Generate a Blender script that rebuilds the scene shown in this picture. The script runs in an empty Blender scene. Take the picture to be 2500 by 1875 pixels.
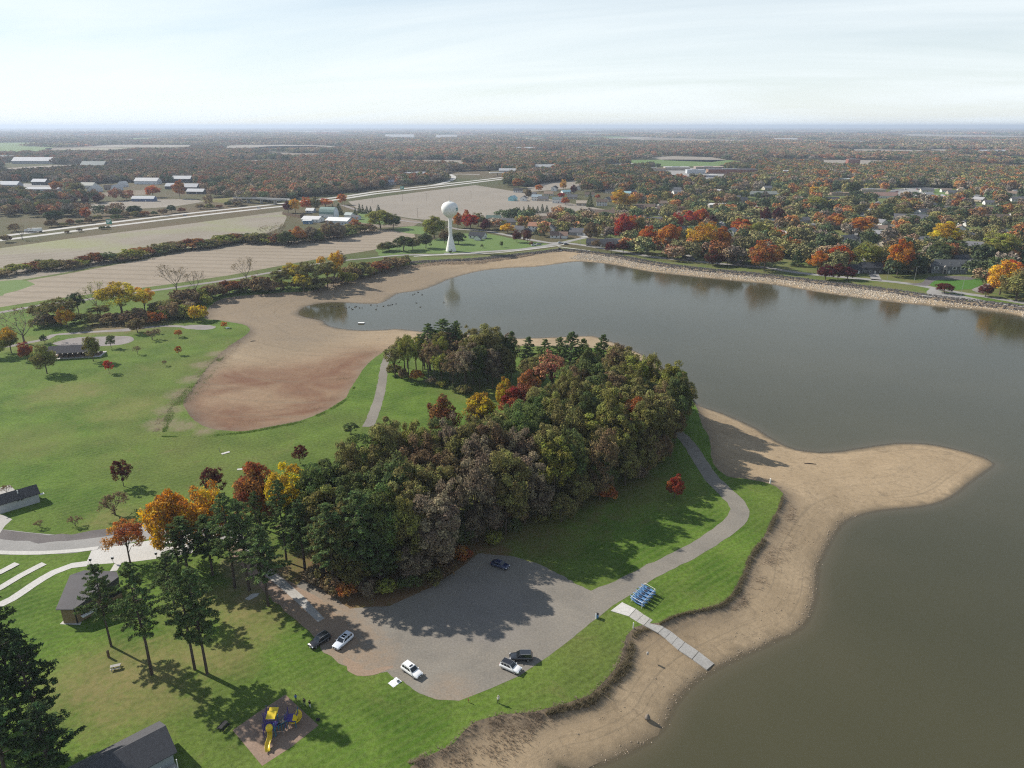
import bpy, bmesh, math, random
import numpy as np
from mathutils import Vector, Matrix
from mathutils.geometry import delaunay_2d_cdt
R = math.radians
rng = np.random.default_rng(7)
random.seed(7)
S = bpy.context.scene
COL = S.collection

# ---------------------------------------------------------------- camera
CAM_H, FPX, PITCH = 100.0, 1736.0, R(19.92)
cd = bpy.data.cameras.new('camera')
cam = bpy.data.objects.new('camera', cd); COL.objects.link(cam)
cam.location = (0, 0, CAM_H); cam.rotation_euler = (R(90) - PITCH, 0, 0)
cd.sensor_width = 36.0; cd.lens = 36.0 * FPX / 2500.0
cd.clip_start = 0.5; cd.clip_end = 150000.0
S.camera = cam

# ---------------------------------------------------------------- sky, sun, exposure
SUN_EL, SUN_AZ = R(34.5), R(-62)          # azimuth clockwise from +Y
world = bpy.data.worlds.new('World'); S.world = world; world.use_nodes = True
wn, wl = world.node_tree.nodes, world.node_tree.links
wn.clear()
wo = wn.new('ShaderNodeOutputWorld'); wb = wn.new('ShaderNodeBackground')
sky = wn.new('ShaderNodeTexSky'); sky.sky_type = 'NISHITA'; sky.sun_disc = False
sky.sun_elevation = SUN_EL; sky.sun_rotation = SUN_AZ
sky.air_density = 1.0; sky.dust_density = 0.0; sky.ozone_density = 2.0
SKY_STRENGTH = 0.075
tc = wn.new('ShaderNodeTexCoord'); sp = wn.new('ShaderNodeSeparateXYZ')
wl.new(tc.outputs['Generated'], sp.inputs[0])
def wmath(op, a, b=None):
    n = wn.new('ShaderNodeMath'); n.operation = op
    for i, v in enumerate((a, b)):
        if v is None: continue
        if isinstance(v, (int, float)): n.inputs[i].default_value = v
        else: wl.new(v, n.inputs[i])
    return n.outputs[0]
zz = wmath('ADD', wmath('MAXIMUM', sp.outputs[2], 0.0), 0.12)   # high thin cloud sheet seen in perspective
cx = wmath('DIVIDE', sp.outputs[0], zz); cy = wmath('DIVIDE', sp.outputs[1], zz)
cmb = wn.new('ShaderNodeCombineXYZ'); wl.new(wmath('MULTIPLY', cx, 0.34), cmb.inputs[0]); wl.new(wmath('ADD', wmath('MULTIPLY', cy, 0.9), wmath('MULTIPLY', cx, 0.25)), cmb.inputs[1])
nz = wn.new('ShaderNodeTexNoise'); nz.inputs['Scale'].default_value = 0.75; nz.inputs['Detail'].default_value = 7
nz.inputs['Roughness'].default_value = 0.58; nz.inputs['Distortion'].default_value = 0.6
wl.new(cmb.outputs[0], nz.inputs['Vector'])
rp = wn.new('ShaderNodeValToRGB'); rp.color_ramp.elements[0].position = 0.30; rp.color_ramp.elements[1].position = 0.62
rp.color_ramp.elements[0].color = (0.54, 0.54, 0.54, 1); rp.color_ramp.elements[1].color = (1, 1, 1, 1)
wl.new(nz.outputs['Fac'], rp.inputs[0])
mx = wn.new('ShaderNodeMix'); mx.data_type = 'RGBA'
zc = wmath('MAXIMUM', sp.outputs[2], 0.015)          # the thin sheet looks denser towards the horizon, where the line of sight runs along it
thick = wmath('SUBTRACT', 1.0, wmath('POWER', 2.718, wmath('DIVIDE', -0.21, zc)))
wl.new(wmath('MULTIPLY', rp.outputs[0], thick), mx.inputs['Factor']); wl.new(sky.outputs[0], mx.inputs[6])
CLOUD = 0.77 / SKY_STRENGTH
mx.inputs[7].default_value = (CLOUD * 0.93, CLOUD * 1.0, CLOUD * 1.02, 1)
wl.new(mx.outputs[2], wb.inputs['Color']); wb.inputs['Strength'].default_value = SKY_STRENGTH
wl.new(wb.outputs[0], wo.inputs['Surface'])

sd = bpy.data.lights.new('sun', 'SUN'); sd.energy = 5.0; sd.angle = R(0.6); sd.color = (1.0, 0.93, 0.83)
sun = bpy.data.objects.new('sun', sd); COL.objects.link(sun)
sdir = Vector((math.sin(SUN_AZ) * math.cos(SUN_EL), math.cos(SUN_AZ) * math.cos(SUN_EL), math.sin(SUN_EL)))
sun.rotation_euler = (-sdir).to_track_quat('-Z', 'Y').to_euler(); sun.location = sdir * 300

vs = S.view_settings
vs.view_transform = 'Standard'; vs.look = 'None'; vs.gamma = 1.0; vs.exposure = 0.46; vs.use_curve_mapping = False
S.render.engine = 'CYCLES'
cy_ = S.cycles
cy_.max_bounces = 5; cy_.diffuse_bounces = 2; cy_.glossy_bounces = 3; cy_.transmission_bounces = 3
cy_.transparent_max_bounces = 8; cy_.volume_bounces = 0; cy_.use_denoising = False; cy_.filter_width = 1.15
cy_.caustics_reflective = False; cy_.caustics_refractive = False
cy_.sample_clamp_indirect = 1.5

# ---------------------------------------------------------------- helpers
SP, CP = math.sin(PITCH), math.cos(PITCH)
def at(px, py, z=0.0):
    """ground point that the survey pixel (2500 x 1875 grid) marks, at height z"""
    u, v = (px - 1250) / FPX, (937.5 - py) / FPX
    d = (u, CP + v * SP, -SP + v * CP)
    t = (z - CAM_H) / d[2]
    return Vector((d[0] * t, d[1] * t, z))
def ats(pts, z=0.0): return [tuple(at(x, y, z)[:2]) for x, y in pts]
def pix(X, Y, Z=0.0):
    zc = Z - CAM_H
    dep = Y * CP - zc * SP
    return 1250 + FPX * X / dep, 937.5 - FPX * (Y * SP + zc * CP) / dep

def tag(o, label=None, cat=None, group=None, kind=None):
    if label: o['label'] = label
    if cat: o['category'] = cat
    if group: o['group'] = group
    if kind: o['kind'] = kind
    return o
def mesh(name, V, F, mats=None, smooth=False, mi=None, attrs=None):
    me = bpy.data.meshes.new(name)
    me.from_pydata([tuple(map(float, v)) for v in V] if not isinstance(V, np.ndarray) else V.tolist(), [], F if not isinstance(F, np.ndarray) else F.tolist())
    if mats:
        for m in (mats if isinstance(mats, (list, tuple)) else [mats]): me.materials.append(m)
    if mi is not None: me.polygons.foreach_set('material_index', np.asarray(mi, dtype=np.int32))
    if smooth: me.polygons.foreach_set('use_smooth', np.ones(len(me.polygons), dtype=bool))
    if attrs:
        for k, (dom, arr) in attrs.items():
            a = me.attributes.new(k, 'FLOAT', dom); a.data.foreach_set('value', np.asarray(arr, dtype=np.float32))
    me.update()
    return me
def put(name, me, parent=None, loc=(0, 0, 0), rot=(0, 0, 0), scale=(1, 1, 1), color=None):
    o = bpy.data.objects.new(name, me); COL.objects.link(o)
    o.location = loc; o.rotation_euler = rot; o.scale = scale
    if color is not None: o.color = (*color, 1)
    if parent is not None: o.parent = parent
    return o
def empty(name, loc, rz=0.0, scale=(1, 1, 1)):
    o = bpy.data.objects.new(name, None); COL.objects.link(o)
    o.location = loc; o.rotation_euler = (0, 0, rz); o.scale = scale; o.empty_display_size = 0.3
    return o

class MB:
    """collects boxes, prisms, tubes ... into one mesh"""
    def __init__(s): s.V = []; s.F = []; s.M = []; s.m = 0
    def add(s, V, F):
        b = len(s.V); s.V += [tuple(v) for v in V]; s.F += [tuple(i + b for i in f) for f in F]; s.M += [s.m] * len(F)
        return s
    def box(s, x0, x1, y0, y1, z0, z1):
        V = [(x, y, z) for z in (z0, z1) for y in (y0, y1) for x in (x0, x1)]
        return s.add(V, [(0, 2, 3, 1), (4, 5, 7, 6), (0, 1, 5, 4), (2, 6, 7, 3), (0, 4, 6, 2), (1, 3, 7, 5)])
    def loft(s, rings, cap=True):
        n = len(rings[0]); V = [p for r in rings for p in r]; F = []
        for i in range(len(rings) - 1):
            for j in range(n):
                F.append((i * n + j, i * n + (j + 1) % n, (i + 1) * n + (j + 1) % n, (i + 1) * n + j))
        if cap: F += [tuple(range(n))[::-1], tuple((len(rings) - 1) * n + j for j in range(n))]
        return s.add(V, F)
    def tube(s, pts, rad, n=8, cap=True):
        pts = [Vector(p) for p in pts]
        if isinstance(rad, (int, float)): rad = [rad] * len(pts)
        rings = []
        for i, p in enumerate(pts):
            t = (pts[min(i + 1, len(pts) - 1)] - pts[max(i - 1, 0)]).normalized()
            a = t.orthogonal().normalized() if abs(t.z) < 0.9 else (Vector((1, 0, 0)) - t * t.x).normalized()
            b = t.cross(a)
            rings.append([tuple(p + (a * math.cos(k * 2 * math.pi / n) + b * math.sin(k * 2 * math.pi / n)) * rad[i]) for k in range(n)])
        return s.loft(rings, cap)
    def bar(s, a, b, w, h=None):
        a, b = Vector(a), Vector(b); h = h or w
        t = (b - a).normalized(); u = t.cross(Vector((0, 0, 1)))
        u = u.normalized() if u.length > 1e-4 else Vector((1, 0, 0)); v = u.cross(t)
        r = lambda p: [tuple(p + u * sx * w / 2 + v * sy * h / 2) for sx, sy in ((-1, -1), (1, -1), (1, 1), (-1, 1))]
        return s.loft([r(a), r(b)])
    def lathe(s, prof, n=24, c=(0, 0)):
        return s.loft([[(c[0] + r * math.cos(k * 2 * math.pi / n), c[1] + r * math.sin(k * 2 * math.pi / n), z) for k in range(n)] for r, z in prof])
    def quad(s, *p): return s.add(p, [tuple(range(len(p)))])
    def me(s, name, mats, smooth=False): return mesh(name, s.V, s.F, mats, smooth, s.M)
    def build(s, name, mats, parent=None, smooth=False, color=None, **k):
        return put(name, s.me(name, mats, smooth), parent, color=color, **k)

# ---------------------------------------------------------------- materials
def newmat(name):
    m = bpy.data.materials.new(name); m.use_nodes = True
    nt = m.node_tree; nt.nodes.clear()
    o = nt.nodes.new('ShaderNodeOutputMaterial')
    return m, nt.nodes, nt.links, o
class NB:
    """tiny node builder"""
    def __init__(s, name):
        s.m, s.n, s.l, s.o = newmat(name)
    def node(s, t, **kw):
        n = s.n.new(t)
        for k, v in kw.items(): setattr(n, k, v)
        return n
    def setin(s, sock, v):
        if isinstance(v, (int, float)): sock.default_value = v
        elif isinstance(v, tuple): sock.default_value = v if len(v) == 4 or sock.type == 'VECTOR' else (*v, 1)
        else: s.l.new(v, sock)
    def math(s, op, a, b=0.0, c=None, clamp=False):
        n = s.node('ShaderNodeMath', operation=op, use_clamp=clamp)
        for i, v in enumerate((a, b) if c is None else (a, b, c)): s.setin(n.inputs[i], v)
        return n.outputs[0]
    def mix(s, f, a, b, blend='MIX'):
        n = s.node('ShaderNodeMix', data_type='RGBA', blend_type=blend)
        s.setin(n.inputs[0], f); s.setin(n.inputs[6], a); s.setin(n.inputs[7], b)
        return n.outputs[2]
    def pos(s): return s.node('ShaderNodeNewGeometry').outputs['Position']
    def obj(s): return s.node('ShaderNodeTexCoord').outputs['Object']
    def map(s, v, scale=(1, 1, 1), rot=(0, 0, 0)):
        n = s.node('ShaderNodeMapping'); s.setin(n.inputs['Vector'], v)
        n.inputs['Scale'].default_value = scale; n.inputs['Rotation'].default_value = rot
        return n.outputs[0]
    def noise(s, v, scale, detail=4, rough=0.55, dist=0.0):
        n = s.node('ShaderNodeTexNoise'); s.setin(n.inputs['Vector'], v)
        n.inputs['Scale'].default_value = scale; n.inputs['Detail'].default_value = detail
        n.inputs['Roughness'].default_value = rough; n.inputs['Distortion'].default_value = dist
        return n.outputs['Fac']
    def wave(s, v, scale, dist=2.0, detail=2, dscale=1.0, dir='X'):
        n = s.node('ShaderNodeTexWave', bands_direction=dir); s.setin(n.inputs['Vector'], v)
        n.inputs['Scale'].default_value = scale; n.inputs['Distortion'].default_value = dist
        n.inputs['Detail'].default_value = detail; n.inputs['Detail Scale'].default_value = dscale
        return n.outputs['Fac']
    def ramp(s, f, *stops):
        n = s.node('ShaderNodeValToRGB'); e = n.color_ramp.elements
        while len(e) < len(stops): e.new(0.5)
        for k, (p, c) in enumerate(stops):
            e[k].position = p; e[k].color = (c, c, c, 1) if isinstance(c, (int, float)) else (*c, 1)
        s.setin(n.inputs[0], f); return n.outputs[0]
    def attr(s, name, typ='GEOMETRY'):
        n = s.node('ShaderNodeAttribute', attribute_name=name, attribute_type=typ); return n
    def ocol(s): return s.node('ShaderNodeObjectInfo').outputs['Color']
    def orand(s): return s.node('ShaderNodeObjectInfo').outputs['Random']
    def bump(s, h, strength=0.3, dist=0.1):
        n = s.node('ShaderNodeBump'); n.inputs['Strength'].default_value = strength; n.inputs['Distance'].default_value = dist
        s.setin(n.inputs['Height'], h); return n.outputs[0]
    def bsdf(s, col, rough=0.8, spec=0.3, metal=0.0, normal=None, coat=0.0):
        n = s.node('ShaderNodeBsdfPrincipled'); s.setin(n.inputs['Base Color'], col); s.setin(n.inputs['Roughness'], rough)
        n.inputs['Specular IOR Level'].default_value = spec; n.inputs['Metallic'].default_value = metal
        if coat: n.inputs['Coat Weight'].default_value = coat; n.inputs['Coat Roughness'].default_value = 0.05
        if normal is not None: s.l.new(normal, n.inputs['Normal'])
        return n.outputs[0]
    def out(s, sh): s.l.new(sh, s.o.inputs['Surface']); return s.m
def plain(name, col, rough=0.7, spec=0.3, metal=0.0, var=0.15, scale=2.0, coat=0.0):
    b = NB(name); f = b.noise(b.obj(), scale, 4)
    k = b.ramp(f, (0.3, 1 - var), (0.7, 1 + var * 0.3))
    return b.out(b.bsdf(b.mix(1.0, (*col, 1), k, 'MULTIPLY'), rough, spec, metal, None, coat))
def tinted(name, rough=0.7, spec=0.3, var=0.15, scale=1.5, wave=None, metal=0.0, coat=0.0):
    """takes its colour from the object's colour"""
    b = NB(name); o = b.obj(); k = b.ramp(b.noise(o, scale, 5), (0.25, 1 - var), (0.75, 1 + var * 0.4))
    c = b.mix(1.0, b.ocol(), k, 'MULTIPLY'); nrm = None
    if wave:
        w = b.wave(o, wave[0], 0.0, 0, 1.0, wave[1]); c = b.mix(b.math('MULTIPLY', b.ramp(w, (0.0, 1.0), (0.25, 0.0)), wave[2]), c, (0.02, 0.02, 0.02, 1))
    return b.out(b.bsdf(c, rough, spec, metal, nrm, coat))
# ================================================================ terrain
WL = -3.0                                            # water level below the park lawn
def spline(pts, closed=True, step=6.0, jit=0.0, seed=1):
    """Catmull-Rom through ground points, resampled"""
    P = np.array(pts, float); n = len(P); out = []
    r = np.random.default_rng(abs(seed))
    for i in range(n if closed else n - 1):
        a, b, c, d = (P[(i + k) % n] if closed else P[min(max(i + k, 0), n - 1)] for k in (-1, 0, 1, 2))
        L = np.linalg.norm(c - b); m = max(1, min(60, int(L / max(step, 0.0025 * np.linalg.norm(b)))))
        for t in np.arange(m) / m:
            q = 0.5 * ((2 * b) + (c - a) * t + (2 * a - 5 * b + 4 * c - d) * t * t + (3 * b - a - 3 * c + d) * t ** 3)
            out.append(q + r.normal(0, jit, 2))
    if not closed: out.append(P[-1])
    return np.array(out)
def inside(P, poly):
    P = np.asarray(P, float); x, y = P[:, 0], P[:, 1]; r = np.zeros(len(P), bool); Q = np.asarray(poly); j = len(Q) - 1
    for i in range(len(Q)):
        xi, yi, xj, yj = Q[i, 0], Q[i, 1], Q[j, 0], Q[j, 1]
        if yi != yj:
            c = ((yi > y) != (yj > y)) & (x < (xj - xi) * (y - yi) / (yj - yi) + xi); r ^= c
        j = i
    return r
def dist(P, line, closed=True):
    P = np.asarray(P, float); L = np.asarray(line); A = L; B = np.roll(L, -1, 0)
    if not closed: A, B = L[:-1], L[1:]
    D = np.full(len(P), 1e9)
    for a, b in zip(A, B):
        ab = b - a; l2 = max(ab @ ab, 1e-9); t = np.clip(((P - a) @ ab) / l2, 0, 1)
        D = np.minimum(D, np.hypot(*(P - (a + t[:, None] * ab)).T))
    return D
def cdt(bounds, extra):
    V = []; E = []
    for b, closed in bounds:
        k = len(V); V += [Vector((float(p[0]), float(p[1]))) for p in b]; n = len(b)
        E += [(k + i, k + (i + 1) % n) for i in range(n if closed else n - 1)]
    V += [Vector((float(p[0]), float(p[1]))) for p in extra]
    v, e, f, *_ = delaunay_2d_cdt(V, E, [], 0, 1e-4)
    return np.array([(p.x, p.y) for p in v]), np.array([t for t in f])
def grid(x0, x1, y0, y1, s, jit=0.3):
    xs, ys = np.meshgrid(np.arange(x0, x1, s), np.arange(y0, y1, s)); g = np.stack([xs.ravel(), ys.ravel()], 1)
    return g + rng.uniform(-jit * s, jit * s, g.shape)

BASIN_PX = [(1000,1868),(1050,1842),(1110,1815),(1134,1788),(1160,1761),(1234,1743),(1301,1738),(1368,1721),(1435,1698),(1465,1675),(1502,1631),(1522,1598),(1528,1554),(1548,1531),(1580,1522),(1619,1520),(1642,1507),(1698,1492),(1755,1478),(1775,1465),(1800,1432),(1831,1356),(1865,1310),(1888,1265),(1907,1227),(1912,1204),(1880,1181),(1812,1168),(1774,1162),(1740,1128),(1732,1071),(1712,1033),(1695,985),(1640,930),(1560,880),(1450,850),(1300,845),(1150,842),(1010,845),(955,850),(927,865),(907,880),(887,900),(875,920),(855,949),(846,969),(820,987),(786,1007),(734,1027),(676,1039),(603,1052),(560,1052),(515,1046),(480,1030),(455,1003),(448,980),(468,950),(500,905),(530,870),(560,845),(585,828),(602,816),(610,804),(596,793),(564,787),(532,781),(500,777),(509,752),(535,732),(579,723),(676,715),(762,709),(806,691),(849,683),(924,668),(996,647),(1083,637),(1141,636),(1199,631),(1260,624),(1330,616),(1385,611),(1500,624),(1616,645),(1732,659),(1880,673),(2005,688),(2149,705),(2294,726),(2500,749),(2720,778)]
WATER_PX = [(728,764),(745,749),(791,739),(835,738),(907,742),(933,738),(951,728),(974,716),(1023,709),(1052,700),(1098,681),(1155,665),(1199,658),(1260,653),(1298,652),(1356,645),(1402,639),(1443,640),(1500,647),(1587,663),(1674,673),(1790,685),(1880,694),(2005,714),(2149,734),(2294,749),(2439,762),(2700,795)]
WATER2_PX = [(1350,1905),(1435,1875),(1502,1845),(1552,1822),(1602,1792),(1625,1755),(1642,1721),(1669,1685),(1702,1654),(1746,1628),(1831,1588),(1921,1548),(1952,1530),(1968,1508),(1985,1462),(1987,1432),(1994,1379),(2009,1348),(2028,1310),(2059,1272),(2097,1255),(2154,1244),(2249,1234),(2313,1215),(2363,1177),(2400,1151),(2423,1132),(2400,1118),(2344,1101),(2268,1086),(2192,1084),(2116,1094),(2040,1105),(1983,1105),(1926,1094),(1880,1071),(1831,1041),(1755,1008),(1687,984),(1650,935),(1590,880),(1520,845),(1470,828),(1450,821),(1400,822),(1300,826),(1230,826),(1150,818),(1050,812),(974,804),(936,806),(878,807),(820,801),(791,791),(786,783),(739,773)]
basin_raw = ats(BASIN_PX) + [(600, 300), (600, 30), (20, 30), (-8, 52), (-14, 64)]
water_raw = ats(WATER_PX, WL) + [(560, 300), (560, 42), (30, 42), (14, 58)] + ats(WATER2_PX, WL)
BASIN = spline(basin_raw, True, 2.0, 0.10, 3)
WATER = spline(water_raw, True, 2.0, 0.06, 4)
def zbed(P):
    """height of the lake bed / beach inside the basin"""
    P = np.asarray(P, float); do = dist(P, BASIN); dw = dist(P, WATER[::2]); iw = inside(P, WATER)
    t = do / (do + dw + 1e-6)
    z = -0.55 * np.clip(do / 1.6, 0, 1) - (-WL - 0.55) * (t ** 1.2)
    return np.where(iw, WL - 0.07 * dw, z), do, dw, iw
# smooth noise for geometry
def fnoise(x, y, s, seed=0):
    r = np.random.default_rng(abs(int(seed))); v = 0
    for k in range(5):
        a, b, c = r.uniform(0, 6.28, 3); w = s * (0.6 + 0.5 * k); v = v + np.sin((x * math.cos(a) + y * math.sin(a)) * w + b) * np.cos((x * math.sin(a) - y * math.cos(a)) * w * 0.8 + c) / (1 + 0.5 * k)
    return v / 2.2

# ---- materials of the ground
def patches(b, p, c, lst):
    """worn or leaf-strewn spots with ragged outlines, each at its own place on the ground"""
    n = b.noise(p, 0.16, 6, 0.72, 0.6); n2 = b.noise(p, 1.3, 4, 0.7)
    w = b.math('ADD', b.math('MULTIPLY', b.math('SUBTRACT', n, 0.5), 2.4), b.math('MULTIPLY', b.math('SUBTRACT', n2, 0.5), 0.8))
    grit = b.ramp(b.noise(p, 0.55, 5, 0.75, 0.5), (0.36, 0.45), (0.6, 1.0))
    for px, py, r, col, k in lst:
        q = at(px, py); d = b.node('ShaderNodeVectorMath', operation='DISTANCE'); b.l.new(p, d.inputs[0]); d.inputs[1].default_value = q
        f = b.ramp(b.math('ADD', b.math('DIVIDE', d.outputs['Value'], 2.0 * r), b.math('MULTIPLY', w, 0.35)), (0.22, k), (0.60, 0.0))
        c = b.mix(b.math('MULTIPLY', f, grit), c, col)
    return c
WEEDY = (.21, .17, .115)
DRY, LIT, DIRT, OLV = (.235, .185, .085), (.16, .10, .055), (.28, .205, .14), (.15, .15, .05)
LAWN_PATCHES = [(230,1650,11,DRY,.5),(330,1690,13,DRY,.55),(420,1600,9,DRY,.4),(560,1470,9,DRY,.6),(480,1480,8,OLV,.6),(640,1510,8,DRY,.5),(560,1600,7,DRY,.5),(880,1420,16,LIT,.85),(1000,1400,16,LIT,.85),(1090,1350,14,LIT,.8),(800,1400,12,LIT,.8),(950,1330,20,LIT,.85),(740,1380,10,LIT,.6),(830,1440,9,LIT,.9),(900,1462,8,LIT,.9),(970,1458,8,LIT,.9),(1050,1435,8,LIT,.9),(1120,1400,8,LIT,.9),(1180,1355,8,LIT,.8),(780,1440,7,DIRT,.7),(640,1420,7,DIRT,.7),(600,1380,7,DIRT,.6),(1250,1250,26,LIT,.6),(1450,1150,28,LIT,.6),(270,1265,7,DRY,.45),(300,1000,14,DRY,.35),(150,960,16,DRY,.4),(60,1080,18,OLV,.5),(1800,1560,4,DRY,.1),(1560,650,22,DRY,.5),(1650,640,20,DRY,.6),(2180,700,18,DRY,.6),(320,792,22,(.2,.13,.09),.7),(250,800,16,(.2,.13,.09),.6),(1150,950,16,OLV,.6),(60,840,14,OLV,.7)] + [(x_, y_, r_, WEEDY, .85) for x_, y_, r_ in ((400,1035,7),(415,1000,6),(440,960,6),(470,925,6),(500,890,6),(530,862,5),(450,1040,5),(500,1052,4))]
def mat_lawn():
    b = NB('lawn_grass'); p = b.pos()
    big = b.noise(p, 0.012, 5, 0.6); mid = b.noise(p, 0.07, 5, 0.6, 0.4); fine = b.noise(p, 1.1, 6, 0.75); tiny = b.noise(p, 4.5, 3, 0.8)
    c = b.mix(b.ramp(mid, (0.38, 0.0), (0.62, 1.0)), (0.064, 0.124, 0.016), (0.116, 0.190, 0.029))
    c = b.mix(b.ramp(big, (0.45, 0.0), (0.70, 0.75)), c, (0.135, 0.135, 0.045))
    dry = b.math('MULTIPLY', b.ramp(b.noise(p, 0.11, 5, 0.7, 0.8), (0.56, 0.0), (0.74, 1.0)), b.ramp(big, (0.35, 0.2), (0.6, 1.0)))
    c = b.mix(b.math('MULTIPLY', dry, 0.55), c, (0.20, 0.165, 0.075))
    st = b.wave(b.map(p, (1, 1, 1), (0, 0, 0.9)), 0.16, 3.0, 3, 0.25)
    c = b.mix(b.math('MULTIPLY', b.ramp(st, (0.35, 0.0), (0.75, 1.0)), 0.34), c, (0.13, 0.175, 0.045))
    c = b.mix(1.0, c, b.ramp(fine, (0.28, 0.52), (0.72, 1.34)), 'MULTIPLY')
    c = b.mix(1.0, c, b.ramp(tiny, (0.25, 0.72), (0.75, 1.18)), 'MULTIPLY')
    # open country beyond the park: rougher, browner ground
    sx = b.node('ShaderNodeSeparateXYZ'); b.l.new(p, sx.inputs[0])
    far = b.ramp(b.math('DIVIDE', sx.outputs[1], 4000.0), (0.105, 0.0), (0.16, 1.0))
    c = patches(b, p, c, LAWN_PATCHES)
    cf = b.mix(b.ramp(b.noise(p, 0.004, 4), (0.4, 0.0), (0.6, 1.0)), (0.07, 0.075, 0.03), (0.11, 0.085, 0.05))
    c = b.mix(far, c, cf)
    return b.out(b.bsdf(c, 0.95, 0.1, 0, b.bump(b.math('ADD', fine, tiny), 0.6, 0.12)))
def mat_beach():
    b = NB('beach_sand'); p = b.pos()
    wet = b.attr('wet').outputs['Fac']; red = b.attr('red').outputs['Fac']; mud = b.attr('mud').outputs['Fac']; edge = b.attr('edge').outputs['Fac']
    n1 = b.noise(p, 0.05, 6, 0.6, 0.5); n2 = b.noise(p, 0.9, 6, 0.7); n3 = b.noise(p, 5.0, 4, 0.8)
    c = b.mix(b.ramp(n1, (0.3, 0.0), (0.7, 1.0)), (0.30, 0.225, 0.14), (0.40, 0.305, 0.195))
    c = b.mix(b.math('MULTIPLY', mud, b.ramp(n1, (0.3, 0.6), (0.7, 1.0))), c, (0.215, 0.17, 0.12))
    c = b.mix(b.math('MULTIPLY', red, b.ramp(b.noise(p, 0.035, 5, 0.6, 0.8), (0.32, 0.5), (0.58, 1.0))), c, (0.170, 0.088, 0.052))
    crack = b.ramp(b.noise(p, 0.22, 7, 0.82, 1.5), (0.53, 0.0), (0.68, 1.0))
    c = b.mix(b.math('MULTIPLY', crack, 0.5), c, (0.11, 0.085, 0.06))
    lines = b.noise(b.map(b.attr('shore').outputs['Vector'], (2.2, 0.5, 0.5)), 1.0, 5, 0.65, 0.3)        # strand lines left by the falling water
    c = b.mix(b.math('MULTIPLY', b.ramp(lines, (0.54, 0.0), (0.66, 1.0)), 0.42), c, (0.175, 0.14, 0.095))
    c = b.mix(b.math('MULTIPLY', edge, b.ramp(n2, (0.35, 0.1), (0.6, 1.0))), c, (0.14, 0.11, 0.08))
    c = b.mix(1.0, c, b.ramp(n2, (0.25, 0.78), (0.75, 1.14)), 'MULTIPLY'); c = b.mix(1.0, c, b.ramp(n3, (0.25, 0.8), (0.75, 1.12)), 'MULTIPLY')
    c = b.mix(b.ramp(wet, (0.0, 0.0), (1.0, 0.8)), c, (0.085, 0.07, 0.045))
    return b.out(b.bsdf(c, b.ramp(wet, (0.3, 0.95), (1.0, 0.45)), 0.2, 0, b.bump(b.math('ADD', n2, n3), 0.5, 0.12)))
def mat_water():
    b = NB('lake_water'); p = b.pos()
    sh = b.attr('shallow').outputs['Fac']
    h = b.math('ADD', b.noise(b.map(p, (1.0, 1.7, 1), (0, 0, 0.5)), 0.55, 4, 0.62, 0.3), b.math('MULTIPLY', b.noise(p, 1.7, 3, 0.6), 0.4))
    calm = b.ramp(b.noise(p, 0.008, 3, 0.5, 1.0), (0.35, 0.35), (0.65, 1.0))
    bn = b.node('ShaderNodeBump'); bn.inputs['Distance'].default_value = 0.05; b.l.new(h, bn.inputs['Height']); b.l.new(b.math('MULTIPLY', calm, 0.11), bn.inputs['Strength'])
    c = b.mix(b.ramp(b.noise(p, 0.01, 4), (0.35, 0.0), (0.65, 1.0)), (0.050, 0.048, 0.022), (0.064, 0.060, 0.030))
    c = b.mix(b.math('MULTIPLY', sh, 0.7), c, (0.13, 0.105, 0.07))
    s = b.node('ShaderNodeBsdfGlossy'); df = b.node('ShaderNodeBsdfDiffuse'); b.l.new(c, df.inputs['Color']); fr_ = b.node('ShaderNodeFresnel'); fr_.inputs['IOR'].default_value = 1.5; sm = b.node('ShaderNodeMixShader'); dn = b.node('ShaderNodeVectorMath', operation='DISTANCE'); b.l.new(p, dn.inputs[0]); dn.inputs[1].default_value = at(820, 768, WL)      # the sheltered cove lies glassy, the open lake is ruffled
    calm2 = b.ramp(b.math('DIVIDE', dn.outputs['Value'], 200.0), (0.25, 0.8), (0.95, 1.0))
    b.l.new(b.math('MULTIPLY', calm2, b.ramp(b.noise(p, 0.011, 4, 0.6, 1.2), (0.36, 0.10), (0.66, 0.17))), s.inputs['Roughness']); b.l.new(b.math('MULTIPLY', b.math('MULTIPLY', calm, calm2), 0.34), bn.inputs['Strength'])
    b.l.new(bn.outputs[0], s.inputs['Normal']); b.l.new(fr_.outputs[0], sm.inputs[0]); b.l.new(df.outputs[0], sm.inputs[1]); b.l.new(s.outputs[0], sm.inputs[2])
    t = b.node('ShaderNodeBsdfTransparent'); m = b.node('ShaderNodeMixShader')
    b.l.new(b.ramp(sh, (0.55, 0.0), (1.0, 0.85)), m.inputs[0]); b.l.new(sm.outputs[0], m.inputs[1]); b.l.new(t.outputs[0], m.inputs[2])
    return b.out(m.outputs[0])
def mat_road(name, c1, c2, track=None):
    b = NB(name); p = b.pos(); n = b.noise(p, 0.09, 5, 0.65, 0.5); f = b.noise(p, 2.5, 5, 0.75)
    c = b.mix(b.ramp(n, (0.3, 0.0), (0.7, 1.0)), c1, c2)
    if track: c = patches(b, p, b.mix(b.math('MULTIPLY', b.ramp(b.noise(p, 0.3, 5, 0.7, 2.5), (0.5, 0.0), (0.7, 1.0)), 0.45), c, track), [(760,1500,9,DIRT,.9),(860,1620,9,DIRT,.8),(840,1540,8,DIRT,.6),(1100,1690,5,DIRT,.5),(1180,1480,14,(.22,.20,.19),.5)])
    c = b.mix(1.0, c, b.ramp(f, (0.22, 0.62), (0.78, 1.25)), 'MULTIPLY')
    return b.out(b.bsdf(c, 0.92, 0.15, 0, b.bump(f, 0.4, 0.04)))
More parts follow.
